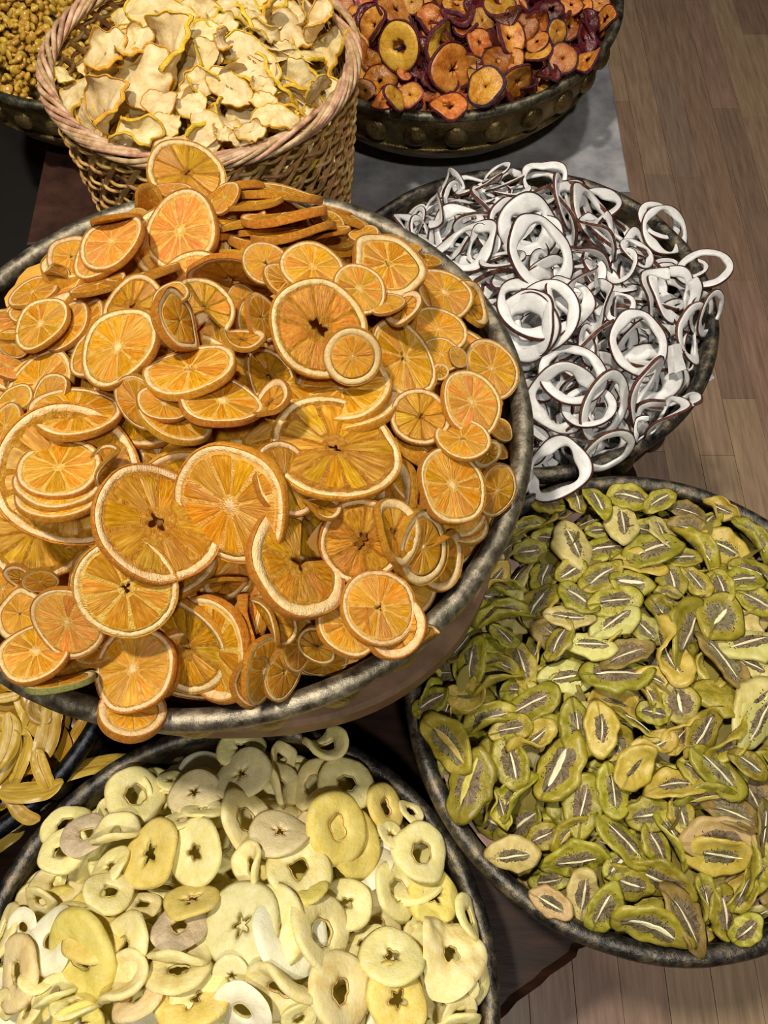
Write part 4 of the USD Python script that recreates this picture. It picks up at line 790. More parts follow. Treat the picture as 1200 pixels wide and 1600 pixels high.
APPLE = '''
ring|-1459 1268 6763|24 99 480 95|152|7 12 0
curl|-463 1506 6975|-220 -27 59 444|233|thin curved apple ring arching up at the back rim
ring|-1162 1518 6917|-71 107 401 270|206|6 2 0
curl|-868 1474 6695|-84 134 -284 380|156|apple ring folded like a horseshoe at the back of the bowl
curl|-861 1252 6851|-209 159 -172 390|226|6 7 0
grey|-1116 1278 7105|-106 -75 48 480|246|greyish oval apple ring at the back, leaning over a paler one
ring|-579 1238 6871|1 -167 -162 443|214|4 3 0
ring|-296 1230 6980|-110 38 -106 475|237|apple ring with a dark half-moon core hole near the back rim
yellow|10 1054 6939|-10 199 69 453|199|1 3 1
ring|211 1031 6891|-87 180 155 431|116|6 6 0
ring|51 845 7030|-144 -114 -464 32|123|5 6 0
white|-144 633 6850|-58 164 469 2|231|4 6 1
yellow|-234 788 7021|1 176 76 462|269|1 4 0
yellow|-356 877 7160|0 155 51 473|274|deep yellow thick apple ring, the strongest yellow in the bowl
ring|-60 223 6891|-77 171 337 318|199|7 11 1
ring|101 459 6912|65 172 214 413|232|3 6 0
ring|623 274 6974|185 202 361 211|178|thin edge-on apple ring against the right rim
yellow|377 423 6835|59 85 489 23|220|5 5 0
ring|286 717 6970|-112 73 -272 398|241|apple ring with a brown-flecked core hole at the right rim
ring|-1163 708 6970|-36 -238 -437 27|112|0 16 0
ring|-1035 920 7262|2 213 134 432|249|2 2 0
curl|-937 587 7375|188 -113 -287 346|182|3 7 0
ring|-613 571 7351|29 118 465 138|249|1 7 0
grey|-768 829 7288|-157 -99 -326 331|236|flat oval apple slice with only a dimple for a core
yellow|-567 446 7379|-101 -198 -394 214|180|2 4 1
ring|-271 354 7166|-87 54 57 486|197|2 4 2
ring|-134 95 7105|-149 133 393 235|172|6 11 0
ring|-433 157 7402|-198 99 -344 288|276|7 10 0
white|-650 148 7443|-168 -37 -458 101|289|1 8 0
ring|-788 189 7453|-10 -86 -56 489|284|0 8 0
star|-977 202 7460|9 -71 -166 466|290|large round apple ring with a star-shaped core, uppermost of a fanned stack
ring|241 154 6786|-54 82 -297 390|111|5 9 0
ring|403 -285 6731|-145 -28 -428 213|157|2 9 1
ring|676 -161 6913|227 66 355 261|164|1 9 0
ring|529 -342 6973|209 53 152 425|151|2 9 2
ring|547 -207 7050|136 34 224 424|142|2 9 0
ring|56 10 7243|-101 137 323 342|239|4 9 0
crumple|478 27 7079|-128 54 -217 428|277|crumpled apple ring with a folded lower edge at the right
grey|-1016 -101 7482|45 -154 398 256|143|2 8 0
curl|-676 -164 7467|241 -13 -72 432|270|curled-up apple ring with a scalloped edge below the fanned stack
ring|-1214 -240 7497|-13 64 485 100|211|7 21 0
white|-927 -301 7500|185 -58 -25 460|210|3 10 0
ring|-572 -355 7338|-55 176 -462 49|125|1 10 0
rust|-296 -197 7403|-148 100 -311 348|265|peach-tinted apple ring with a rusty core, at the bottom center
yellow|91 -248 7284|-126 -7 -469 119|240|0 11 0
ring|529 -425 6934|245 34 24 434|170|2 9 3
ring|-2227 1069 6671|-65 99 201 442|122|3 13 0
curl|-1762 1153 6773|172 -44 -270 381|104|3 12 0
ring|-1737 1283 6795|-65 -164 -462 71|122|4 12 0
grey|-1468 1138 7115|-113 14 132 468|211|apple ring with a large ragged core hole near the back rim
ring|-1366 994 7235|-240 79 140 408|161|2 12 0
ring|-1968 1148 6930|78 129 453 149|247|apple ring with a deep round hole, standing apart at the back left
ring|-2490 923 6908|-46 152 474 15|209|5 14 0
ring|-2528 520 6733|-119 79 216 428|220|2 14 2
ring|-2445 732 7017|-29 -68 -341 358|195|3 14 0
lilac|-2275 840 7048|-135 -70 -201 432|199|small lilac-grey apple ring near the left rim
curl|-2022 829 7161|-203 6 118 441|196|0 14 0
ring|-1498 916 7252|-239 -19 0 439|120|5 16 0
ring|-1631 472 6998|-227 -88 -208 384|160|6 18 0
yellow|-1715 685 7251|-121 -53 406 260|260|apple ring with a yellow seedy core at the left, beside a plain twin
ring|-1369 683 7340|-108 -50 478 86|248|smooth plain apple ring standing beside the seedy-cored ring
ring|-2024 607 7150|-86 -158 -106 454|174|4 15 0
ring|-1734 344 7224|-92 177 349 298|138|2 15 0
yellow|-1343 361 7427|-209 73 198 402|201|7 18 0
ring|-1968 424 7297|-29 168 363 299|183|6 20 0
ring|-2819 172 6913|219 -77 -441 36|222|6 19 0
ring|-2590 389 6911|208 79 -306 326|145|6 17 0
ring|-2340 345 6917|-271 21 -23 419|104|7 17 0
white|-2625 203 7067|61 -101 33 485|137|5 17 0
white|-2355 111 7215|127 -51 -468 112|234|whitest apple ring in the bowl, at the left
lilac|-1410 192 7443|-107 73 274 397|191|wrinkled lilac-brown apple ring left of the star-cored ring
rust|-1373 -73 7479|-223 47 110 431|229|6 21 0
curl|-1385 16 7468|-262 34 45 422|219|2 18 0
ring|-2400 -128 7219|-159 152 207 399|133|1 19 0
rust|-2589 -90 7123|-175 -56 458 81|259|narrow tilted apple ring at the far left edge of the bowl
curl|-2242 -216 7289|-220 -7 170 415|160|1 19 1
yellow|-2093 17 7329|28 -159 226 416|324|4 20 0
yellow|-2007 149 7340|-158 19 56 471|238|0 17 0
rust|-1633 -211 7454|-68 -195 -212 403|213|4 21 1
ring|-1797 55 7407|96 -90 -371 308|251|apple ring with a wide amber hole over the big yellow rings at the left
curl|-1720 -136 7435|-192 -104 268 362|229|2 20 1
ring|-2067 -277 7350|-262 83 121 400|172|1 17 0
ring|-2444 -321 7199|-187 -44 398 234|132|2 19 1
rust|-2658 -288 7082|-10 -150 251 406|105|2 19 0
yellow|-1267 -246 7493|-177 68 231 401|256|large yellow apple slice with a browned core at the bottom edge
yellow|-2031 -387 7362|29 173 -410 226|170|1 17 1
ring|-552 1134 6674|-63 74 2 490|303|2 1 0
yellow|-2395 -516 6761|77 -100 362 321|307|1 19 2
ring|-1334 412 6897|92 81 -485 15|262|1 16 0
curl|-1279 804 6957|106 23 397 284|293|4 7 0
rust|-202 231 6787|65 -31 463 176|294|3 6 1
ring|-82 1053 6662|14 190 372 274|219|7 4 0
ring|-2441 804 6678|85 -35 -204 447|215|2 14 0
yellow|-1563 73 7062|-113 -92 274 392|308|5 18 0
rust|-2309 -663 6805|59 -138 127 460|313|3 20 3
rust|-479 836 6876|73 86 487 18|256|4 4 0
white|-2619 -200 6736|-78 -149 -470 29|311|2 19 2
white|-1639 1392 6552|-206 -118 -188 398|243|5 12 0
white|76 -470 6881|-51 196 -115 442|315|1 11 0
curl|-1691 878 6641|76 45 327 368|256|1 13 0
rust|-1471 901 6907|1 -168 -459 107|283|7 16 0
ring|-736 822 6807|17 167 48 468|280|7 7 0
curl|-1901 1215 6702|-120 197 60 440|227|0 13 0
ring|-922 851 6818|128 -39 469 110|294|5 7 0
curl|-761 1314 6502|63 -127 371 304|242|0 1 0
curl|-2325 748 6675|-156 -135 408 203|295|1 14 0
rust|-1114 227 7031|-94 116 -73 472|312|5 8 0
ring|-2461 -284 6833|-9 -107 -19 488|279|1 19 3
curl|-2009 700 6819|-139 -214 -288 319|298|2 14 1
ring|-647 -528 7056|52 -33 206 451|294|2 10 0
white|-1926 -271 6951|29 49 30 496|306|4 21 3
ring|-2634 470 6622|-15 2 263 425|211|3 14 1
yellow|-2478 206 6780|15 -47 -328 374|300|6 17 1
ring|-964 1045 6717|53 65 -152 469|255|1 2 0
white|-101 876 6675|-102 -28 -11 489|265|4 6 0
rust|-1410 611 6816|-77 86 -402 274|259|1 15 0
yellow|-1921 1197 6574|3 64 496 3|247|7 13 0
yellow|-1018 468 6926|16 -155 232 415|265|1 16 1
rust|-2667 355 6675|33 -26 186 462|213|5 17 2
ring|201 556 6724|-125 123 331 331|285|4 5 0
curl|-1863 -38 7037|-73 -52 169 462|309|2 20 0
ring|-395 568 6856|-91 -119 -469 86|305|2 4 0
white|-1573 -506 7073|153 132 94 447|296|4 21 0
white|-1470 1355 6643|-33 159 423 210|258|6 12 0
ring|-738 1185 6654|-53 -78 249 423|276|1 1 0
'''
APPLE_ANCHORS = ['the arching ring', 'the horseshoe ring', 'the greyish oval ring', 'the half-moon ring', 'the deep yellow ring', 'the edge-on ring', 'the brown-flecked ring', 'the dimpled oval slice', 'the star-cored ring', 'the crumpled ring', 'the scalloped curl', 'the rusty-cored ring', 'the ragged-holed ring', 'the lone back ring', 'the lilac-grey ring', 'the seedy-cored ring', 'the smooth twin ring', 'the whitest ring', 'the lilac-brown ring', 'the far left ring', 'the amber-holed ring', 'the browned-core slice']
APPLE_DEEP = '''-219 14 673 -2 -1 20 31 -14 31 666 -3 0 20 31 -75 -123 672 -1 -5 19 25 -20 -92 671 14 -6 13 31 -196 -104 671 -5 -9 17 30 -79 -133 652 -2 -11 17 29 -57 -159 643 13 -3 15 29 -54 -69 664 -7 1 19 30 -248 -98 636 -12 -8 14 29 -201 -74 659 -5 -8 18 31 -93 -74 664 3 0 20 28 -44 -97 669 -6 -2 19 26 -167 58 671 1 -3 20 28 -51 114 649 6 12 15 29 -111 -79 674 7 0 19 29 7 -1 656 -3 6 19 26 -44 -161 646 3 -2 20 26 -172 -56 679 -9 -1 18 28 -85 84 668 4 3 19 26 -120 -155 657 -4 -9 17 26 -137 76 659 -5 -2 19 30 -186 105 651 -5 1 19 30 -53 39 678 5 1 19 26 -95 56 667 0 1 20 27 -122 -80 680 -1 3 20 32 -124 -29 686 -3 1 20 28 -188 -15 675 -4 2 19 28 -74 70 671 10 5 17 29 -217 3 671 -7 1 19 29 -149 59 667 -5 13 14 29 -4 -94 660 6 -12 15 30 -35 96 650 1 8 18 26 -111 26 673 0 11 17 30 -198 30 676 13 -1 15 27 -148 -140 669 -7 -11 15 28 -151 -33 671 -6 -7 18 26 -250 -52 660 -3 -4 19 28 -71 -46 665 1 0 20 27 -184 86 645 -4 9 17 30 -147 57 672 -3 4 19 26 -220 73 654 -1 6 19 29 -92 -84 683 -2 -13 15 31 -116 -75 676 1 4 20 27 -217 49 660 -6 2 19 26 -76 81 672 -2 0 20 28 -72 -126 648 -2 -12 16 27 -95 -34 673 2 2 20 29 -79 -134 672 10 -13 11 26 -271 -43 648 -18 2 9 28 -129 9 677 -4 3 19 27 -56 2 678 0 6 19 29 -206 -98 669 -8 1 18 32 -214 -109 655 -5 -3 19 26 -89 -85 670 7 -5 18 28 -74 89 664 -3 9 17 30 -163 -13 664 -1 -10 17 28 -122 116 646 2 6 19 27 -258 -54 660 -2 -11 16 28 -212 90 642 -8 3 18 29 -230 8 655 -5 -4 19 29 -41 110 636 6 8 17 29 -235 25 659 -14 10 10 28 -131 -91 668 0 3 20 31 -57 96 650 -2 0 20 27 -103 -41 670 3 -7 19 32 -194 -137 663 -7 -3 18 30 -8 -88 660 12 -2 16 29 -163 -160 640 -3 -3 19 29 -106 11 684 1 -4 20 30 -181 10 679 -2 5 19 27 -64 -156 637 -2 -5 19 31 -146 -163 656 1 -7 19 26 -29 30 673 2 5 19 29 -39 62 649 7 1 19 27 -132 -22 666 5 -3 19 29 -222 -130 656 -10 -7 16 31 -268 -58 635 -6 -6 18 27 -261 30 633 0 12 16 27 -184 -80 675 2 0 20 28 -99 61 660 3 10 17 30 -196 16 673 5 -2 19 31 -90 41 665 4 5 19 25 -40 57 672 1 4 20 28 -156 68 673 3 2 20 30 -61 -164 657 13 -10 11 31 -47 -63 670 0 -3 20 31 -193 60 666 -6 6 18 27 -149 -166 633 -1 -12 16 27 -115 110 649 -4 7 18 29 -90 129 637 0 2 20 28 -195 33 656 -3 4 19 25 -50 4 666 4 6 19 27 16 59 657 6 -3 19 28 -83 86 655 -5 7 18 29 -40 -123 665 11 -10 14 26 -209 21 659 1 2 20 30 -107 68 658 -2 9 18 30 -125 -177 643 -5 -14 14 29 -72 81 672 4 0 20 29 5 -91 658 -4 -8 18 28 -177 -58 684 -10 -11 13 31 -65 -51 685 6 -3 19 28 -246 31 657 -6 4 19 26 -96 -93 675 -4 -5 19 27 -141 45 679 -2 2 20 28 -26 -48 675 5 5 19 26 -96 105 643 -3 8 18 32 -37 -122 665 7 -8 17 27 -227 -52 657 -7 -4 18 28 -177 -103 656 -4 2 20 30 -123 62 688 9 4 17 31 7 7 677 -6 10 16 31 -43 19 701 11 10 13 26 54 -2 660 16 -2 12 23 42 -34 658 12 -3 16 22 -83 71 691 5 12 16 25 -59 10 697 8 -11 14 29 42 -60 649 12 1 16 25 -164 -11 701 -6 -4 19 25 43 32 651 12 8 14 24 12 85 652 16 2 12 22 -117 97 675 8 5 18 30 -151 42 679 12 6 15 25 -257 61 660 -17 -2 10 21 35 28 664 15 -2 13 26 15 -32 670 3 3 20 27 -34 111 676 15 4 12 28 -21 -57 692 11 -1 17 31 -47 -21 698 13 -12 10 27 -62 124 652 8 6 17 24 -172 -36 696 -2 -13 15 30 -93 137 664 6 13 14 25 -215 -8 687 -2 -1 20 32 -143 -33 702 7 -11 15 28 -169 69 680 -1 -15 13 29 -197 -59 695 -11 -11 13 31 -124 -40 700 0 8 18 29 -81 -9 708 -4 -7 18 31 -1 -8 691 6 9 16 32 -153 117 661 11 4 16 27 19 70 662 -11 10 14 23 -144 -61 708 0 -11 17 26 -274 -45 671 -16 0 12 24 -69 59 690 -1 4 20 28 -256 -47 679 -6 1 19 27 -103 -40 703 10 6 16 26 -110 -24 706 7 5 18 25 -202 22 694 1 12 16 26 38 43 661 16 -2 12 23 -104 63 676 11 -2 17 27 41 -23 655 8 17 8 24 -48 -45 695 -11 -3 16 30 -198 96 660 1 1 20 31 -233 -14 684 -5 -12 15 32 -30 6 695 15 -4 13 25 -135 118 677 -10 6 16 26 -139 2 710 2 6 19 27 -262 -69 667 -3 -6 19 30 -89 12 704 -3 6 19 26 -215 94 657 14 8 12 26 -8 51 665 4 -8 18 28 -221 24 681 -15 -1 13 29 -270 -55 652 -4 -3 19 22 -221 53 672 -10 11 13 32 27 -17 671 8 -12 14 31 -128 141 658 -9 9 16 23 -30 61 670 11 8 15 27 -122 -9 704 -8 0 18 32 -75 31 697 5 17 9 31 -179 15 696 -7 13 13 31 -167 111 662 2 5 19 31 -273 16 655 -13 -3 15 21 -233 41 675 1 15 13 25 -171 38 684 -3 -2 20 30 -2 95 652 13 5 14 24 -201 51 687 -12 -2 16 27 -53 44 695 6 8 17 27 -216 -42 695 -9 -9 15 26 -5 -34 693 10 9 15 25 -272 -5 653 -10 -13 11 24 -20 -10 698 -5 2 19 31 30 56 654 5 15 12 22 -41 124 659 1 15 13 24 2 22 669 11 -1 17 26 -276 -27 658 0 -12 16 23 35 -66 665 7 -10 16 31 -176 127 660 6 16 11 26 -81 -55 698 -10 -1 17 31 -156 25 685 5 0 19 32 -115 136 665 9 15 10 26 -26 42 668 5 14 13 32 -207 116 665 -13 3 15 21 -135 20 700 13 0 15 26 -228 91 652 -5 0 19 25 -261 0 679 -6 6 18 30 -113 -61 704 -9 1 18 31 -106 151 657 2 17 10 22 -208 36 672 4 3 19 28 40 9 669 8 12 14 29 -90 -23 711 4 -3 19 26 -65 94 670 11 3 16 29 45 16 651 16 1 12 25 -27 -25 700 -5 -6 18 31 -105 1 700 -6 5 18 30 -95 28 706 4 9 17 30 -273 -21 668 4 -10 17 23 -236 6 681 6 -8 17 26 -111 78 676 13 -1 15 28 -28 91 676 11 4 16 28 -20 112 657 13 7 13 23 -239 57 664 5 2 19 30 26 -47 664 14 -8 12 27 -123 8 699 12 -5 15 27 -58 133 656 7 10 16 24 -214 104 651 5 8 17 23 -179 -59 697 -6 11 15 28 -116 35 680 12 3 16 27 -33 121 654 -3 9 17 20 -269 35 649 -12 10 12 22 -279 1 662 -17 2 10 23'''
COCONUT = '''
ring|354 7204 7059|-62 -246 127 412|195|3 0 2
ring|414 6894 7176|-236 65 -425 97|241|4 4 1
ring|747 7793 7043|179 -153 -253 361|200|coconut ring standing at the left rear edge of the heap
ring|519 7194 7295|202 -145 -365 235|242|3 0 0
ring|786 7523 7127|221 87 308 314|179|2 0 0
ring|1046 7746 7130|-130 71 370 302|289|0 0 0
ring|1267 7881 7169|-159 84 465 37|181|0 0 3
ring|1334 7753 7146|-177 18 362 296|252|5 5 3
ring|1416 7538 7226|-100 -95 -241 416|212|5 5 0
ring|1069 7504 7144|-85 47 422 249|178|1 0 1
ring|1723 7657 7142|-58 -8 486 101|269|6 5 0
ring|1785 7695 7220|65 23 8 495|268|6 5 1
ring|2054 7179 7220|-232 99 -417 111|400|narrow coconut ring standing on edge near the rear of the heap
oval|2303 7133 7173|-61 171 -167 435|454|long coconut ring standing on edge right of the rear on-edge ring
ring|1915 7175 7401|184 172 295 315|308|5 1 0
ring|2465 6818 7206|-14 161 257 397|377|1 2 1
ring|2263 6589 7522|151 128 411 204|295|1 2 0
ring|3054 7260 7051|-69 33 -486 91|266|5 3 0
ring|3070 7039 7125|-69 109 -469 115|296|coconut ring leaning out over the right rear rim with an orange-brown edge
ring|2292 6171 7321|-107 123 6 473|295|4 9 1
ring|2748 6749 7135|-142 51 -417 232|240|3 3 0
ring|2410 6256 7415|-72 -177 241 394|195|1 2 4
ring|2584 6397 7449|-49 84 -187 453|196|3 3 2
ring|764 6824 7290|38 -169 -31 468|323|5 4 1
ring|1002 6482 7452|180 27 -440 154|204|0 4 0
ring|832 6439 7495|84 -81 -442 203|359|coconut ring with an angular outline at the left rear
ring|1167 6114 7652|-121 66 371 306|237|4 6 0
ring|968 6027 7385|118 -90 368 304|168|2 4 2
fat|1518 6838 7367|-25 170 -452 125|344|coconut ring half behind the large upright ring, with a chipped inner edge
ring|1966 6075 7426|-19 -36 269 420|258|1 6 2
ring|2042 5655 7525|117 -207 -205 389|265|5 10 3
ring|1935 5707 7692|253 153 33 402|230|7 7 2
ring|1726 5494 7709|-53 175 -333 325|288|7 7 0
oval|1533 6114 7730|19 146 -201 433|407|large upright oval coconut ring with a dark outline, upper center of the heap
ring|1501 5339 7709|65 -160 121 453|345|0 7 0
ring|1418 5447 7719|-52 0 -374 328|392|4 7 0
fat|1346 5226 7685|195 -53 -258 378|314|3 7 0
fat|1332 5272 7698|158 -157 -70 442|314|broad thick coconut ring with a small round hole, left of center
ring|2275 5551 7599|63 41 -382 313|154|6 10 2
ring|3300 6570 7036|-102 31 452 185|172|4 8 0
ring|3401 6502 7108|-81 12 485 92|289|coconut ring jutting out beyond the right rim
ring|3319 5817 7196|269 -84 374 174|244|2 8 1
ring|3247 5862 7143|146 209 -35 429|230|1 9 0
ring|3081 5565 7201|227 117 247 352|289|1 9 1
ring|2909 5949 7331|147 32 333 341|307|2 9 1
ring|2827 5822 7381|154 4 328 345|367|tall coconut ring with a red-brown edge and broken bits inside, at the right
fat|2622 5176 7035|10 -40 363 342|352|1 10 0
oval|2435 5226 7464|51 119 -255 410|331|angular coconut ring with a wide opening, right of center
chip|2837 5184 7281|-2 175 -261 389|156|1 10 1
ring|2459 4779 7317|12 334 -190 320|334|2 10 1
ring|2735 4729 7070|285 -280 285 96|342|1 10 4
ring|2658 4567 7145|-247 -165 113 386|275|2 10 5
ring|1978 5251 7394|-166 148 -407 186|216|1 7 0
ring|1749 4798 7543|-21 24 -459 195|332|7 11 0
ring|1899 4541 7398|33 -40 -472 157|252|1 11 0
ring|2055 4558 7372|257 25 270 333|343|0 11 2
ring|1991 4520 7376|-151 112 -454 94|178|1 11 1
ring|1655 4597 7462|86 -188 408 202|334|round thin coconut ring lying open at the left front with a brown sliver across
ring|2490 4458 7146|252 -160 320 242|152|2 10 6
ring|1847 4284 7082|320 48 -113 364|182|7 12 2
ring|2070 4158 7229|269 -174 290 252|266|0 12 0
ring|1581 3998 7152|96 -122 -310 360|331|coconut ring hanging out over the front rim towards the kiwi slices
ring|1305 3932 7089|48 233 -207 388|119|4 12 1
oval|529 7241 6991|-42 -103 225 433|300|5 4 3
ring|1093 5925 7274|172 -17 -36 468|335|3 6 1
fat|1971 4874 7134|250 86 270 327|280|0 11 1
ring|1991 5422 7290|63 -245 -383 198|351|4 10 2
ring|2425 7159 6942|-151 149 -228 391|374|2 2 0
ring|1806 4438 6764|99 155 -399 238|261|7 12 0
ring|2615 6315 7050|176 45 381 267|383|3 3 3
ring|506 6011 7196|-182 -141 444 15|362|3 4 0
oval|852 7372 6814|-61 -275 147 386|340|6 4 1
fat|2359 6892 6758|148 -185 239 370|342|2 2 3
ring|1381 5852 7399|157 190 425 95|361|3 6 0
oval|2381 4679 6782|260 2 -74 421|256|1 11 6
ring|1052 7073 7169|-80 275 397 100|293|6 4 0
fat|1253 5420 7278|158 29 459 117|378|3 7 1
fat|2100 7346 6995|202 -172 403 131|320|7 1 0
ring|1301 7728 6965|-53 -29 -490 79|278|0 0 1
oval|2886 5207 6830|283 -26 58 407|237|1 10 3
oval|1188 5759 7206|73 43 -285 402|365|2 4 3
fat|2621 4950 6819|-42 166 -457 111|297|2 10 4
oval|1627 6736 7232|84 -168 -22 463|318|7 6 0
fat|953 5806 7192|218 111 388 199|334|4 7 4
oval|2133 6096 7104|101 -148 2 467|364|4 9 4
ring|2900 5800 6996|149 251 384 131|301|7 10 0
fat|2532 6650 6978|39 108 62 483|330|5 9 3
ring|1346 4948 7227|-113 -84 -477 51|314|4 11 0
oval|1951 6313 7130|-35 -211 451 37|316|0 6 1
oval|1148 4436 6879|19 -240 -319 300|241|5 12 2
oval|1343 6880 7286|159 145 121 435|357|4 5 0
ring|3010 5972 6864|-32 266 -422 26|274|7 10 1
oval|1373 7267 6950|155 -149 275 358|349|5 5 1
oval|1015 6486 7301|-153 34 311 359|380|1 4 0
ring|39 7028 6816|192 -87 154 427|289|4 4 3
ring|1072 4831 7070|251 73 -355 237|286|4 11 1
ring|2247 5301 7030|-119 209 -414 145|319|4 10 1
ring|2145 6448 7336|-141 151 107 442|310|2 2 5
ring|2292 6322 7149|-205 31 -455 14|359|2 2 6
ring|3082 5640 6767|68 143 -389 270|245|0 10 1
fat|1353 4419 6931|219 -148 198 375|253|5 12 1
ring|2716 6153 7076|35 147 455 142|378|3 9 0
oval|1323 4662 7067|60 -80 481 92|280|3 11 1
oval|1539 4756 7025|-92 116 -366 307|348|3 11 0
ring|2695 6497 7026|-67 160 -352 309|291|5 9 1
ring|1710 6064 7320|187 12 20 463|307|1 6 1
ring|2410 5743 7151|65 261 -20 421|280|5 10 1
oval|1289 6121 7346|-56 104 402 273|297|5 7 1
ring|333 7482 6799|53 -253 -129 408|231|3 0 1
oval|838 7774 6735|-126 259 317 257|299|2 0 1
ring|3055 5868 6822|-199 141 85 428|297|1 9 3
fat|1510 5423 7255|-48 -219 237 379|317|5 11 0
ring|1564 4358 6669|155 -262 331 218|268|4 12 0
ring|2077 5148 7014|112 -213 426 103|298|3 10 0
ring|946 5348 7293|225 -180 -296 282|373|4 7 1
ring|3078 6636 6793|-35 -225 445 17|243|6 9 1
ring|3142 6149 6750|29 150 28 475|302|2 9 0
ring|1186 7307 7078|64 260 273 322|378|1 0 0
oval|2134 4625 6810|-93 -199 449 15|292|7 12 3
ring|982 6863 7164|30 -105 -279 400|342|5 4 0
oval|2180 4851 7012|97 -17 379 312|277|2 10 2
ring|1617 5798 7376|-218 66 -414 163|398|6 7 0
ring|2605 5766 7118|61 249 415 109|338|6 10 1
ring|1834 5610 7122|-150 -124 350 300|392|0 7 1
ring|2454 4886 6862|20 251 432 7|353|2 10 3
ring|2762 5485 6958|-151 -134 -111 444|360|0 10 0
ring|3056 6411 6843|-12 223 -389 220|324|6 9 0
ring|1163 5208 7221|67 125 223 424|350|5 11 1
fat|1079 6219 7162|-271 21 137 397|361|1 4 2
ring|634 6888 7088|-150 -57 -320 349|308|4 4 0
ring|317 7209 6893|153 170 347 278|295|4 4 2
ring|2212 6943 6932|117 92 -189 438|395|1 1 0
ring|755 6170 7129|-220 -66 396 200|371|2 4 0
ring|1893 7607 7062|-48 247 424 81|393|7 5 0
fat|1939 5792 7265|-2 -29 481 135|302|5 10 2
fat|2476 7556 6807|-178 197 119 407|307|0 2 0
ring|1900 4565 6850|39 172 94 458|292|2 11 0
ring|1989 5973 7147|-158 183 -437 27|367|7 7 1
ring|2283 7431 7027|-71 -105 60 480|375|7 2 0
ring|1247 6651 7294|135 41 389 281|293|3 5 0
fat|1189 7557 6963|206 -48 -440 109|303|5 5 2
fat|955 7121 6946|171 1 -467 48|388|7 4 0
ring|2203 5922 7032|91 -68 -261 411|379|5 10 0
ring|-22 6748 7000|148 -101 -273 379|288|4 4 4
ring|1787 5054 7094|240 -88 -430 3|303|0 11 0
ring|2812 6524 6786|-131 -187 444 21|286|5 9 0
ring|1764 6256 7272|72 84 412 261|311|2 6 0
ring|2549 5989 6935|-219 121 -429 55|378|4 9 0
oval|2933 6262 6937|-61 -53 -62 490|366|0 9 0
fat|2360 5451 7119|168 139 -23 449|274|4 10 0
ring|1489 6189 7121|62 -128 254 406|353|2 6 1
oval|2973 6957 6786|-248 47 -76 425|282|2 3 0
oval|1114 5020 7105|-230 50 -441 4|334|4 11 2
ring|1430 6639 7031|-162 -38 410 233|389|1 6 0
fat|2917 6742 6874|-251 106 -261 328|271|3 3 1
ring|1818 4646 7005|-71 135 474 45|384|6 12 0
ring|574 6424 7123|-26 108 295 388|319|2 4 1
oval|1828 7116 7012|-79 -20 -484 94|399|2 1 0
ring|1734 5280 7189|107 -160 -122 445|372|1 7 1
ring|2943 5523 6666|95 -240 392 172|298|1 10 2
ring|797 7025 6868|39 170 -249 397|384|5 4 2
fat|2012 4538 6749|-99 209 -402 188|290|7 12 1
ring|2504 5062 6956|-55 275 -411 48|279|2 10 0
oval|1095 5567 7268|-86 -211 410 173|311|4 7 2
ring|2000 5232 7119|-54 98 178 454|351|7 11 1
ring|2131 7088 6947|-158 -97 55 461|371|2 2 2
ring|2548 5445 7154|7 256 -376 208|271|6 10 0
oval|1555 4480 6883|238 -25 219 380|231|5 12 0
'''
COCONUT_ANCHORS = ['the left rear ring', 'the on-edge ring', 'the long on-edge ring', 'the right rear rim ring', 'the angular ring', 'the ring half behind the upright one', 'the large upright oval ring', 'the broad thick ring', 'the jutting ring', 'the tall right ring', 'the wide-open ring', 'the round thin ring', 'the hanging ring']
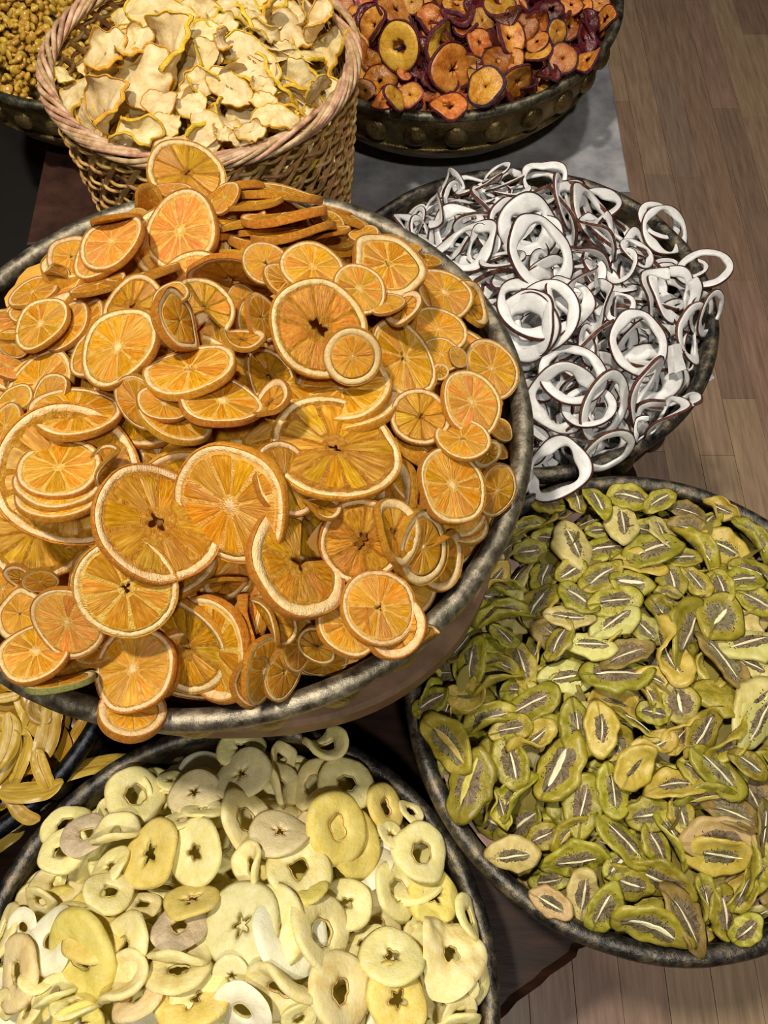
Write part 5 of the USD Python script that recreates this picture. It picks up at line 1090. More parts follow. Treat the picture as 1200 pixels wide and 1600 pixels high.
COCONUT_DEEP = '''272 692 683 7 14 12 30 32 528 689 -4 -10 17 36 17 671 681 -7 5 18 29 273 566 684 2 4 20 28 181 677 695 3 -2 20 34 212 682 686 6 6 18 39 46 498 670 -12 0 16 34 22 524 660 -1 -8 18 32 100 766 659 0 15 13 34 162 671 704 -9 0 18 40 182 642 697 8 0 18 28 34 520 685 -10 -14 11 33 139 463 685 2 -7 19 38 256 613 689 11 2 16 36 123 710 708 -1 7 19 39 252 727 681 4 1 20 37 159 469 685 -3 -10 17 31 42 608 687 -8 -1 18 39 271 545 680 4 6 19 36 59 739 677 -11 10 13 33 136 609 718 0 -4 20 36 160 694 701 -6 5 18 40 296 607 682 15 5 12 36 263 580 698 3 -5 19 32 117 592 717 -4 8 18 33 168 502 685 3 -8 18 30 98 637 695 0 -1 20 28 87 728 685 -8 5 18 32 122 490 691 3 -13 15 38 140 776 666 -5 4 19 28 29 587 694 -5 -3 19 36 60 540 697 -9 -3 17 32 259 518 667 9 -1 18 34 154 621 705 2 4 20 35 249 569 693 -3 3 20 38 25 600 697 -6 -10 16 28 21 517 657 -13 -6 14 37 3 593 666 -10 2 17 30 180 563 693 -7 3 18 32 11 639 684 -4 0 20 33 144 497 688 1 -1 20 32 162 716 690 4 12 16 30 194 513 697 12 -4 15 33 46 486 662 1 -5 19 34 279 610 684 -3 0 20 30 207 625 695 9 1 18 36 62 522 697 4 -16 12 38 66 643 712 -4 -2 20 38 252 658 701 9 5 17 30 195 571 700 7 12 15 37 163 494 684 -10 -5 17 37 111 478 668 -2 -11 17 33 51 740 668 -15 2 13 39 162 501 692 -3 -7 19 29 280 623 687 -1 -2 20 30 131 744 687 -1 7 19 35 232 551 696 12 1 16 33 -1 662 666 -10 12 13 34 135 696 707 3 7 18 28 67 490 672 1 -4 20 31 249 690 680 8 8 17 33 55 492 681 -9 -11 15 33 53 495 669 -3 1 20 33 3 629 665 -14 2 14 37 0 656 681 -10 2 17 31 80 615 695 -7 4 18 32 182 732 697 2 9 18 36 123 618 719 0 -1 20 38 165 568 700 7 5 18 33 173 583 709 4 5 19 39 235 557 685 3 -3 19 38 233 602 704 7 -1 19 38 183 476 690 4 -3 19 32 254 494 659 5 -15 12 36 222 580 703 10 0 17 27 152 579 717 9 -3 17 27 -3 679 661 -8 9 16 29 302 572 654 12 -6 15 38 134 658 709 -3 3 20 29 254 732 657 10 3 17 37 151 457 660 9 -14 11 28 67 485 679 0 -6 19 31 256 604 681 11 3 16 32 53 489 674 1 -9 18 35 178 455 662 4 -10 17 27 234 551 699 7 -9 16 30 62 510 688 -7 -4 18 29 -11 568 678 -10 -2 17 34 141 768 669 -4 4 19 37 235 655 683 11 -1 16 37 158 728 691 1 -2 20 31 260 518 680 16 -3 12 37 166 640 697 6 1 19 33 180 558 713 3 -4 19 38 190 462 665 12 -6 14 30 151 533 688 0 -13 15 34 251 681 677 -1 8 18 36 207 696 681 9 8 16 34 216 612 702 15 0 13 32 242 573 694 3 0 20 35 222 593 693 7 4 18 28 273 642 695 9 5 17 38 252 650 692 -2 4 20 39 208 750 662 10 10 15 31 294 602 662 9 -5 17 34 166 751 677 5 4 19 33 219 690 703 10 -3 17 28 10 619 671 -14 9 11 29 190 616 709 -4 0 20 32 161 617 704 -13 -6 14 38 205 720 674 8 9 16 36 269 640 679 7 2 19 27 137 753 688 4 14 13 35 78 702 692 -6 4 18 40 172 587 709 6 2 19 39 239 709 692 4 9 17 32 149 467 667 1 -2 20 39 152 590 709 -11 2 17 37 137 704 691 -1 10 17 35 60 633 699 3 4 19 28 181 782 675 -6 16 10 30 83 558 717 -7 -11 15 34 142 520 717 12 -8 14 39 34 668 700 -3 15 13 31 155 788 677 -9 16 9 28 52 506 708 -7 -8 17 38 20 597 716 9 7 17 36 70 584 735 9 7 16 34 106 772 678 -16 0 12 28 254 528 685 2 14 14 27 1 532 681 -17 2 10 33 229 764 677 -12 14 8 24 74 663 702 -17 6 9 35 -22 543 672 -18 -6 7 27 214 568 720 13 9 12 28 297 537 675 14 2 14 29 155 755 697 1 18 9 36 167 730 702 11 14 9 39 6 547 692 -13 -2 15 34 7 694 692 -6 11 15 37 211 769 684 -1 16 12 31 75 645 702 12 -1 16 35 277 716 678 -7 16 10 29 222 663 710 4 12 16 27 146 709 723 -11 4 16 32 -15 681 672 -13 6 14 26 26 636 711 -12 9 13 36 65 458 667 -17 -6 8 24 277 507 674 18 -4 8 26 48 757 681 -12 12 11 33 -10 600 704 3 -10 17 28 -23 561 688 -10 -16 7 27 29 528 696 -12 -6 15 35 92 509 710 10 -2 17 33 128 784 677 -13 -13 7 27 71 512 706 1 -18 9 38 24 552 704 -16 -3 12 30 18 510 687 14 -10 11 30 30 477 680 -12 -12 10 23 -14 647 694 -3 -10 17 32 53 568 725 -4 -16 11 33 78 480 706 -4 -10 16 33 5 641 709 -5 10 17 32 63 532 723 0 9 18 27 -18 614 685 -9 8 16 32 70 764 674 9 15 10 31 85 462 692 -9 -15 9 27 12 717 673 -8 -10 15 23 296 676 670 -4 16 11 29 150 649 711 6 -11 16 31 6 518 685 2 -18 8 26 54 625 709 -19 0 7 36 -19 600 684 -2 19 6 29 38 491 694 11 11 13 29 -37 628 678 -18 4 8 26 -19 660 668 -9 -13 12 25 19 618 711 -18 5 8 28 28 573 715 -10 9 15 31 65 493 696 -13 -12 9 29 254 478 668 12 -7 14 23 155 685 699 3 12 16 40 9 569 710 5 12 15 31 165 711 715 17 0 11 34 316 601 671 12 -15 7 25 269 737 668 7 8 17 22 -18 581 693 -11 12 12 28 58 474 695 -17 7 7 32 199 776 680 18 5 8 28 99 762 698 0 14 14 31 12 714 683 -6 16 11 23 -6 622 698 -11 2 17 38 81 444 675 7 17 8 28 268 670 682 17 -8 6 35 298 554 681 11 6 16 24'''
KIWI = '''
kiwi|1512 3690 7110|0 -22 -500 0|180|5 4 1
kiwi|1758 3715 7121|-49 43 -327 373|178|6 4 1
kiwi|1909 3642 7199|-129 -3 -317 365|232|4 0 0
kiwi|2239 3734 7142|-43 4 -51 496|241|kiwi slice with its halves cupped, closest to the rear rim
kiwi|2507 3678 7149|-63 -18 139 476|192|5 2 0
brown|2774 3618 7042|-70 39 -24 493|210|6 2 0
curl|3055 3624 7101|106 -22 -101 478|188|kiwi slice curling up against the rear rim at the right
kiwi|2942 3517 7060|-156 -26 187 436|192|2 1 0
curl|3266 3302 7162|-94 53 -239 426|252|0 5 0
curl|1321 3482 7008|-99 -55 40 485|209|4 4 3
kiwi|1455 3330 7105|-67 -64 491 22|158|4 4 0
kiwi|1923 3416 7081|62 -25 -9 495|128|7 4 0
kiwi|2376 3411 7090|82 -20 -53 490|192|0 3 0
pale|2459 3318 7221|-126 -1 -323 360|237|0 3 1
brown|2706 3400 7161|95 23 -29 489|197|dark brown wrinkled kiwi slice near the rear rim
kiwi|1934 3203 7156|-158 -18 53 471|296|3 3 0
kiwi|1290 3212 7073|67 -46 41 492|173|4 4 2
kiwi|1404 2979 7144|-146 -55 277 386|231|3 4 0
pale|2129 3440 7182|-61 -20 -380 319|276|squarish pale kiwi slice with an upright core line, upper middle
pale|1656 3218 7217|-98 -18 -340 353|329|smooth pale kiwi slice with a long white core line, upper left
yellow|2978 3194 7174|-4 17 -102 489|293|yellowish kiwi slice with a wavy core line, upper right
kiwi|3178 2950 7211|-47 58 -39 493|244|1 5 0
curl|2721 3193 7239|-156 33 -255 399|297|4 5 0
kiwi|2570 3034 7307|-84 27 43 490|191|3 5 1
kiwi|1823 2849 7349|-76 -11 141 474|239|4 6 0
white|2057 2780 7383|-3 -15 -46 498|202|kiwi slice with a fat white core tip, upper middle
kiwi|2327 3108 7299|-128 10 115 469|333|7 7 0
yellow|2171 2979 7336|-102 -2 -57 486|242|double-folded yellow-green kiwi slice in the upper middle
kiwi|2412 2800 7370|-28 -42 -362 341|212|0 7 0
kiwi|2620 2808 7351|-18 -22 -237 440|181|5 9 0
kiwi|3055 2840 7275|-110 50 71 480|239|7 9 1
kiwi|3103 2637 7309|10 28 -124 483|215|7 9 0
kiwi|1297 2661 7247|-154 -77 223 413|267|4 8 3
curl|988 2970 7034|-19 -2 231 443|188|6 11 4
kiwi|1588 2922 7307|-4 19 -482 132|178|2 4 0
kiwi|1612 2655 7364|-44 -37 -205 453|221|5 8 1
curl|994 2560 7198|-168 -79 19 464|282|7 11 3
pale|1517 2484 7379|-91 -34 -52 488|231|4 8 0
kiwi|1907 2614 7401|-38 -12 42 497|242|6 8 0
kiwi|2357 2654 7399|45 -16 -100 488|147|0 6 0
pale|1879 2436 7424|-93 -25 125 474|254|folded beige kiwi slice with a silver core line, left of center
curl|2267 2458 7435|10 -38 -289 406|225|1 6 0
kiwi|2106 2354 7440|61 -47 -196 454|171|0 8 0
kiwi|2816 2764 7340|20 -77 -326 370|193|6 9 0
round|2739 2472 7397|-13 41 216 449|272|round kiwi slice with a thick core and a full ring of seeds, right of center
kiwi|2439 2329 7438|137 108 228 409|350|4 9 0
pale|2952 2261 7380|-120 34 58 481|325|7 10 0
kiwi|1411 2272 7385|-167 -99 217 406|212|4 8 1
pale|1663 2230 7421|-77 -23 -52 491|232|3 8 1
curl|2237 2147 7460|-130 87 -289 376|316|0 12 1
brown|2687 2085 7427|-97 60 -210 439|313|long brownish kiwi slice lying diagonally at the right
pale|2932 2070 7396|87 11 -133 474|177|0 10 0
kiwi|1115 2134 7191|-68 26 -312 383|239|0 11 1
plain|880 2323 7200|-121 -46 -156 457|195|7 11 0
kiwi|996 2349 7274|-130 -12 -212 433|158|7 11 1
kiwi|712 2157 7198|-152 -132 302 344|250|dark green kiwi slice standing upright in the shade of the orange bowl
curl|878 1988 7261|-162 -101 58 459|256|7 13 0
curl|932 2107 7276|-101 -55 -105 475|177|0 11 0
pale|1480 2011 7266|20 -40 8 498|250|4 12 2
kiwi|1816 1979 7453|-109 -16 -19 487|308|3 12 0
brown|1930 2131 7451|-138 -40 110 466|256|dark-seeded kiwi slice with a slanting white core, center of the bowl
yellow|2110 1929 7462|44 -11 -94 489|167|1 12 0
plain|675 1859 7182|-39 -100 -1 488|231|smooth kiwi end slice without seeds, at the left
kiwi|371 1816 7223|-57 -151 59 469|210|kiwi slice at the far left by the rim
curl|522 1810 7110|-56 -106 261 409|171|5 13 0
plain|2653 1794 7438|-103 49 -93 478|290|2 10 0
pale|2880 1709 7405|125 77 211 429|339|1 10 0
round|2280 1746 7459|38 -17 -320 382|197|bright green round kiwi slice with a thin core line, lower right of center
curl|2048 1812 7459|-63 46 -270 413|165|4 15 0
kiwi|2074 1673 7456|-6 -2 -46 498|153|3 15 0
kiwi|1170 1787 7287|-129 -90 103 463|265|0 13 3
curl|379 1874 7151|15 -67 275 412|177|6 14 0
plain|676 1865 7185|-32 -97 -33 488|217|4 13 0
curl|834 1677 7238|-121 -100 41 473|248|1 13 0
kiwi|993 1592 7287|14 -74 50 492|186|1 13 1
white|495 1479 7279|139 -126 -190 423|300|kiwi slice with a thick yellow core band at the left rim
curl|828 1106 6992|-102 -167 187 420|235|1 17 0
white|650 1176 7262|-32 -134 258 405|305|dark kiwi slice with a yellow teardrop core, at the left
curl|992 1094 7213|-135 -160 165 423|239|0 17 0
kiwi|980 1340 7248|77 -33 -315 379|248|7 17 0
curl|1149 1490 7315|-154 -108 104 451|225|5 18 0
white|1329 1278 7331|-84 -113 220 426|310|large kiwi slice with a fat cream core, left of center
kiwi|1486 1555 7395|-38 60 -332 367|240|4 19 0
yellow|1659 1561 7421|35 -5 -355 350|226|glossy yellow-green kiwi slice with a tiny round core
kiwi|1481 1022 7314|18 -67 303 391|251|1 18 0
kiwi|1712 1104 7357|-28 82 -317 377|213|3 20 0
kiwi|2045 1335 7273|-115 7 -44 485|173|6 21 0
plain|1878 1274 7411|88 -4 197 451|236|pointed leaf-like kiwi slice with faint seeds, center
curl|2038 1419 7428|-183 -45 68 458|201|7 20 0
curl|2259 1509 7440|159 58 202 425|204|2 15 0
kiwi|2428 1522 7435|161 68 207 420|266|1 15 0
curl|2639 1480 7414|211 76 141 424|262|1 15 1
pale|2892 1639 7392|129 77 221 423|312|1 10 1
kiwi|2509 1243 7395|-91 78 -167 456|272|0 21 1
kiwi|2343 1241 7405|-28 45 -170 467|170|7 21 0
kiwi|2754 1290 7384|-36 61 -139 475|179|7 22 3
white|2393 1058 7368|257 22 26 428|249|6 22 0
yellow|2162 1141 7400|-169 -21 35 469|250|cream-edged kiwi slice lying flat, right of center
kiwi|1959 941 7342|57 -20 61 493|198|3 21 0
kiwi|2195 940 7353|61 24 -316 382|163|4 22 0
curl|2135 773 7312|-87 119 -227 421|251|3 22 0
kiwi|1767 765 7285|-145 86 -158 444|262|0 24 1
white|1382 823 7246|184 -16 192 423|191|6 24 0
kiwi|1999 732 7291|-23 90 -260 417|194|4 22 1
brown|2592 943 7331|-95 48 -47 486|258|0 22 0
yellow|2460 671 7271|183 16 -25 464|295|2 22 0
tan|2457 778 7303|156 17 -3 475|308|beige kiwi slice with a straight white core line, lower right
curl|2730 613 7217|167 41 322 341|272|1 22 0
brown|2814 863 7278|-57 150 -331 338|218|0 22 1
kiwi|1183 808 7191|83 57 -475 121|152|5 24 0
curl|899 1012 7158|87 -20 -290 397|167|1 17 1
pale|947 673 7244|112 -97 33 476|228|4 24 0
kiwi|1248 529 6935|87 58 -487 44|169|6 23 0
tan|1219 357 7147|91 -28 -122 475|174|crumbled tan kiwi piece at the front rim
kiwi|1427 650 7158|206 -45 50 451|271|kiwi slice lying lengthwise with a bright core line above the tan slice
white|1727 612 7228|51 -62 159 467|161|7 25 0
kiwi|1789 489 7188|142 -19 -60 475|219|0 25 0
kiwi|2009 508 7220|253 -25 -89 421|296|7 26 0
kiwi|1580 323 7225|101 -88 251 411|218|1 25 0
tan|1464 422 7106|53 -112 309 373|208|tan kiwi slice with a white wedge core by the front rim
curl|2343 367 7159|-6 145 -289 382|204|7 26 1
brown|2143 233 7224|-78 149 -177 437|309|0 26 0
white|1879 201 7286|254 -16 -91 420|327|long kiwi slice with a curved white core lying on the front rim
kiwi|2594 175 7170|18 -78 173 462|157|0 26 3
kiwi|2482 298 7111|43 125 -312 367|223|0 26 2
curl|2626 429 7156|88 -33 234 432|187|1 22 1
pale|1633 1616 7294|-6 -117 404 270|211|5 19 0
plain|1822 1814 7267|-12 -163 467 74|266|7 19 0
brown|1668 3660 6945|-92 -186 -389 235|176|6 4 0
pale|2301 1182 7279|-187 -41 171 429|255|1 21 0
kiwi|2502 3418 6986|63 -28 189 458|202|4 2 0
pale|1006 3174 6878|-179 -59 409 217|188|4 4 6
plain|462 2053 6883|-2 -154 -256 401|183|6 14 1
plain|1399 1044 7151|-17 7 -304 397|273|2 18 0
kiwi|887 1823 7069|99 41 -486 49|269|0 13 0
plain|504 2307 6821|-223 -6 419 156|222|4 11 1
plain|2419 234 6832|99 -227 271 339|185|0 26 1
brown|1106 3297 6876|257 -39 -427 11|238|4 4 5
kiwi|2089 2371 7309|-90 151 194 426|205|1 8 0
kiwi|658 2797 6882|-185 -45 155 436|213|6 11 1
kiwi|2624 1265 7263|-28 14 -378 326|261|7 22 1
plain|749 2586 7015|21 105 -470 133|268|6 11 0
brown|2821 1079 7199|20 -110 -276 402|233|7 22 2
white|2686 3599 6963|-15 54 486 102|163|4 2 1
brown|1464 1784 7187|-33 -115 333 354|270|5 19 1
white|1863 1395 7270|49 -194 -452 78|269|4 20 0
pale|2973 2431 7213|45 -163 422 208|257|0 9 1
curl|2077 1275 7136|180 -44 57 461|280|6 21 1
plain|661 1870 7054|-82 -72 -381 305|235|3 13 0
brown|2108 1839 7345|203 -111 -119 427|253|5 15 0
kiwi|1067 919 7029|-13 -217 90 441|254|3 18 1
white|1415 2182 7172|48 -152 -401 253|247|3 8 3
plain|1861 2210 7309|197 23 379 258|232|3 8 0
white|1946 763 7143|157 -47 263 393|259|3 21 1
brown|678 2368 7003|30 -208 -396 221|237|5 11 0
brown|530 2149 6910|-187 11 463 32|184|4 11 0
white|981 736 6842|196 -86 -250 377|198|4 24 1
white|2049 1438 7217|180 56 7 463|198|6 20 0
kiwi|2852 1244 7193|181 -64 246 390|221|1 10 2
kiwi|1732 1220 7210|58 69 -138 472|208|0 18 0
brown|2975 433 6920|18 126 103 472|204|1 22 2
brown|2998 2616 7205|-19 -202 -433 147|261|0 9 0
curl|3043 1299 7205|150 -40 424 216|198|1 10 3
brown|1267 3343 6932|208 -15 -222 397|172|4 4 4
plain|1161 549 6806|131 -167 395 221|201|5 23 0
kiwi|769 3020 6848|133 -162 -423 166|186|6 11 3
pale|2280 1788 7316|-145 -126 -105 450|234|0 15 0
curl|674 2033 7030|55 -123 385 289|191|3 11 0
pale|2795 290 6841|73 251 -411 112|191|1 22 3
white|741 1484 6971|125 130 -454 107|272|0 16 0
plain|1199 805 6990|196 147 -383 207|264|5 24 2
curl|1284 2315 7149|82 -182 -386 247|196|0 11 3
curl|2023 3728 6836|-154 -136 -14 456|181|3 0 1
kiwi|1978 1619 7318|-238 46 -187 395|244|0 19 0
kiwi|1793 745 7057|10 54 489 88|263|7 24 0
kiwi|1274 2855 7041|-200 -90 149 424|261|3 4 3
pale|1042 2510 6979|11 112 25 487|245|7 11 2
plain|1740 1973 7246|134 -209 286 326|252|4 12 0
white|2350 1983 7279|-46 -90 -101 479|258|7 15 0
pale|1432 3117 7030|28 -98 206 444|239|3 4 1
kiwi|1826 273 6861|115 78 6 480|209|4 26 0
kiwi|1355 1922 7093|163 16 -226 415|278|7 13 3
kiwi|2231 1570 7340|-65 144 -161 446|242|3 15 1
pale|2458 1141 7212|40 -153 87 466|264|7 22 0
kiwi|1596 2065 7280|155 -127 -458 16|205|3 12 1
white|1190 1818 7166|63 15 -317 381|192|0 13 2
pale|1193 3022 6905|156 -214 -393 160|248|3 4 2
kiwi|878 947 6864|152 55 -96 463|218|2 17 0
curl|2723 2969 7129|134 -158 -455 13|257|3 5 0
curl|1089 2842 7010|-70 122 444 183|241|6 13 5
brown|880 2833 6950|36 -99 -33 488|264|6 11 2
pale|552 1408 6895|236 -97 310 298|205|2 16 0
white|1384 1603 7206|-146 44 -475 40|235|6 18 1
white|2821 1609 7208|101 114 -218 423|224|2 10 1
plain|1631 1842 7190|-8 59 -496 26|266|5 19 3
kiwi|1482 3586 6910|-97 -255 -144 393|227|5 4 0
pale|1140 2596 7101|-130 8 477 75|278|7 11 4
curl|2618 2122 7300|-106 35 -348 342|274|4 10 0
pale|1889 1159 7204|151 70 -106 460|218|2 20 0
curl|2454 832 7099|-19 206 -237 389|277|5 22 0
kiwi|871 1300 7072|85 66 -330 359|270|6 17 0
plain|2511 521 7068|36 36 74 492|258|2 22 1
pale|1593 976 7161|-67 -3 -495 24|255|7 24 1
white|1266 1508 7212|85 -195 271 363|269|4 19 1
plain|1455 3239 6906|229 -3 440 59|279|4 4 1
plain|873 3117 6822|220 -12 -428 135|159|6 11 5
kiwi|1096 1945 7155|107 135 21 469|207|0 13 1
pale|3147 2605 7169|-62 94 234 428|276|0 9 2
kiwi|1493 1955 7122|217 -151 -424 28|254|5 19 2
brown|1908 3564 6953|-190 -90 85 446|196|3 0 0
plain|1965 383 7017|-83 -102 -333 349|181|6 26 0
curl|2326 2188 7247|-158 39 436 184|229|6 15 0
kiwi|550 2451 6887|135 -49 -429 214|178|5 11 1
brown|2669 493 6970|-119 158 -457 50|252|2 22 2
kiwi|1784 1540 7233|-61 -91 -264 410|248|1 19 0
brown|2210 2048 7319|148 -98 -324 337|275|0 12 0
brown|1425 2371 7239|64 -167 458 90|241|4 8 2
pale|1045 2668 7013|160 -43 -446 155|244|3 4 5
'''
KIWI_ANCHORS = ['the cupped rear slice', 'the curling rim slice', 'the dark brown slice', 'the squarish pale slice', 'the smooth pale slice', 'the yellowish wavy-cored slice', 'the white-tipped slice', 'the double-folded slice', 'the folded beige slice', 'the round seedy slice', 'the brownish diagonal slice', 'the shaded upright slice', 'the dark-seeded center slice', 'the seedless end slice', 'the far left slice', 'the bright round slice', 'the thick-banded slice', 'the teardrop-cored slice', 'the fat-cored slice', 'the glossy slice', 'the leaf-like slice', 'the cream-edged slice', 'the beige straight-cored slice', 'the crumbled tan piece', 'the lengthwise front slice', 'the tan wedge-cored slice', 'the long front-rim slice']
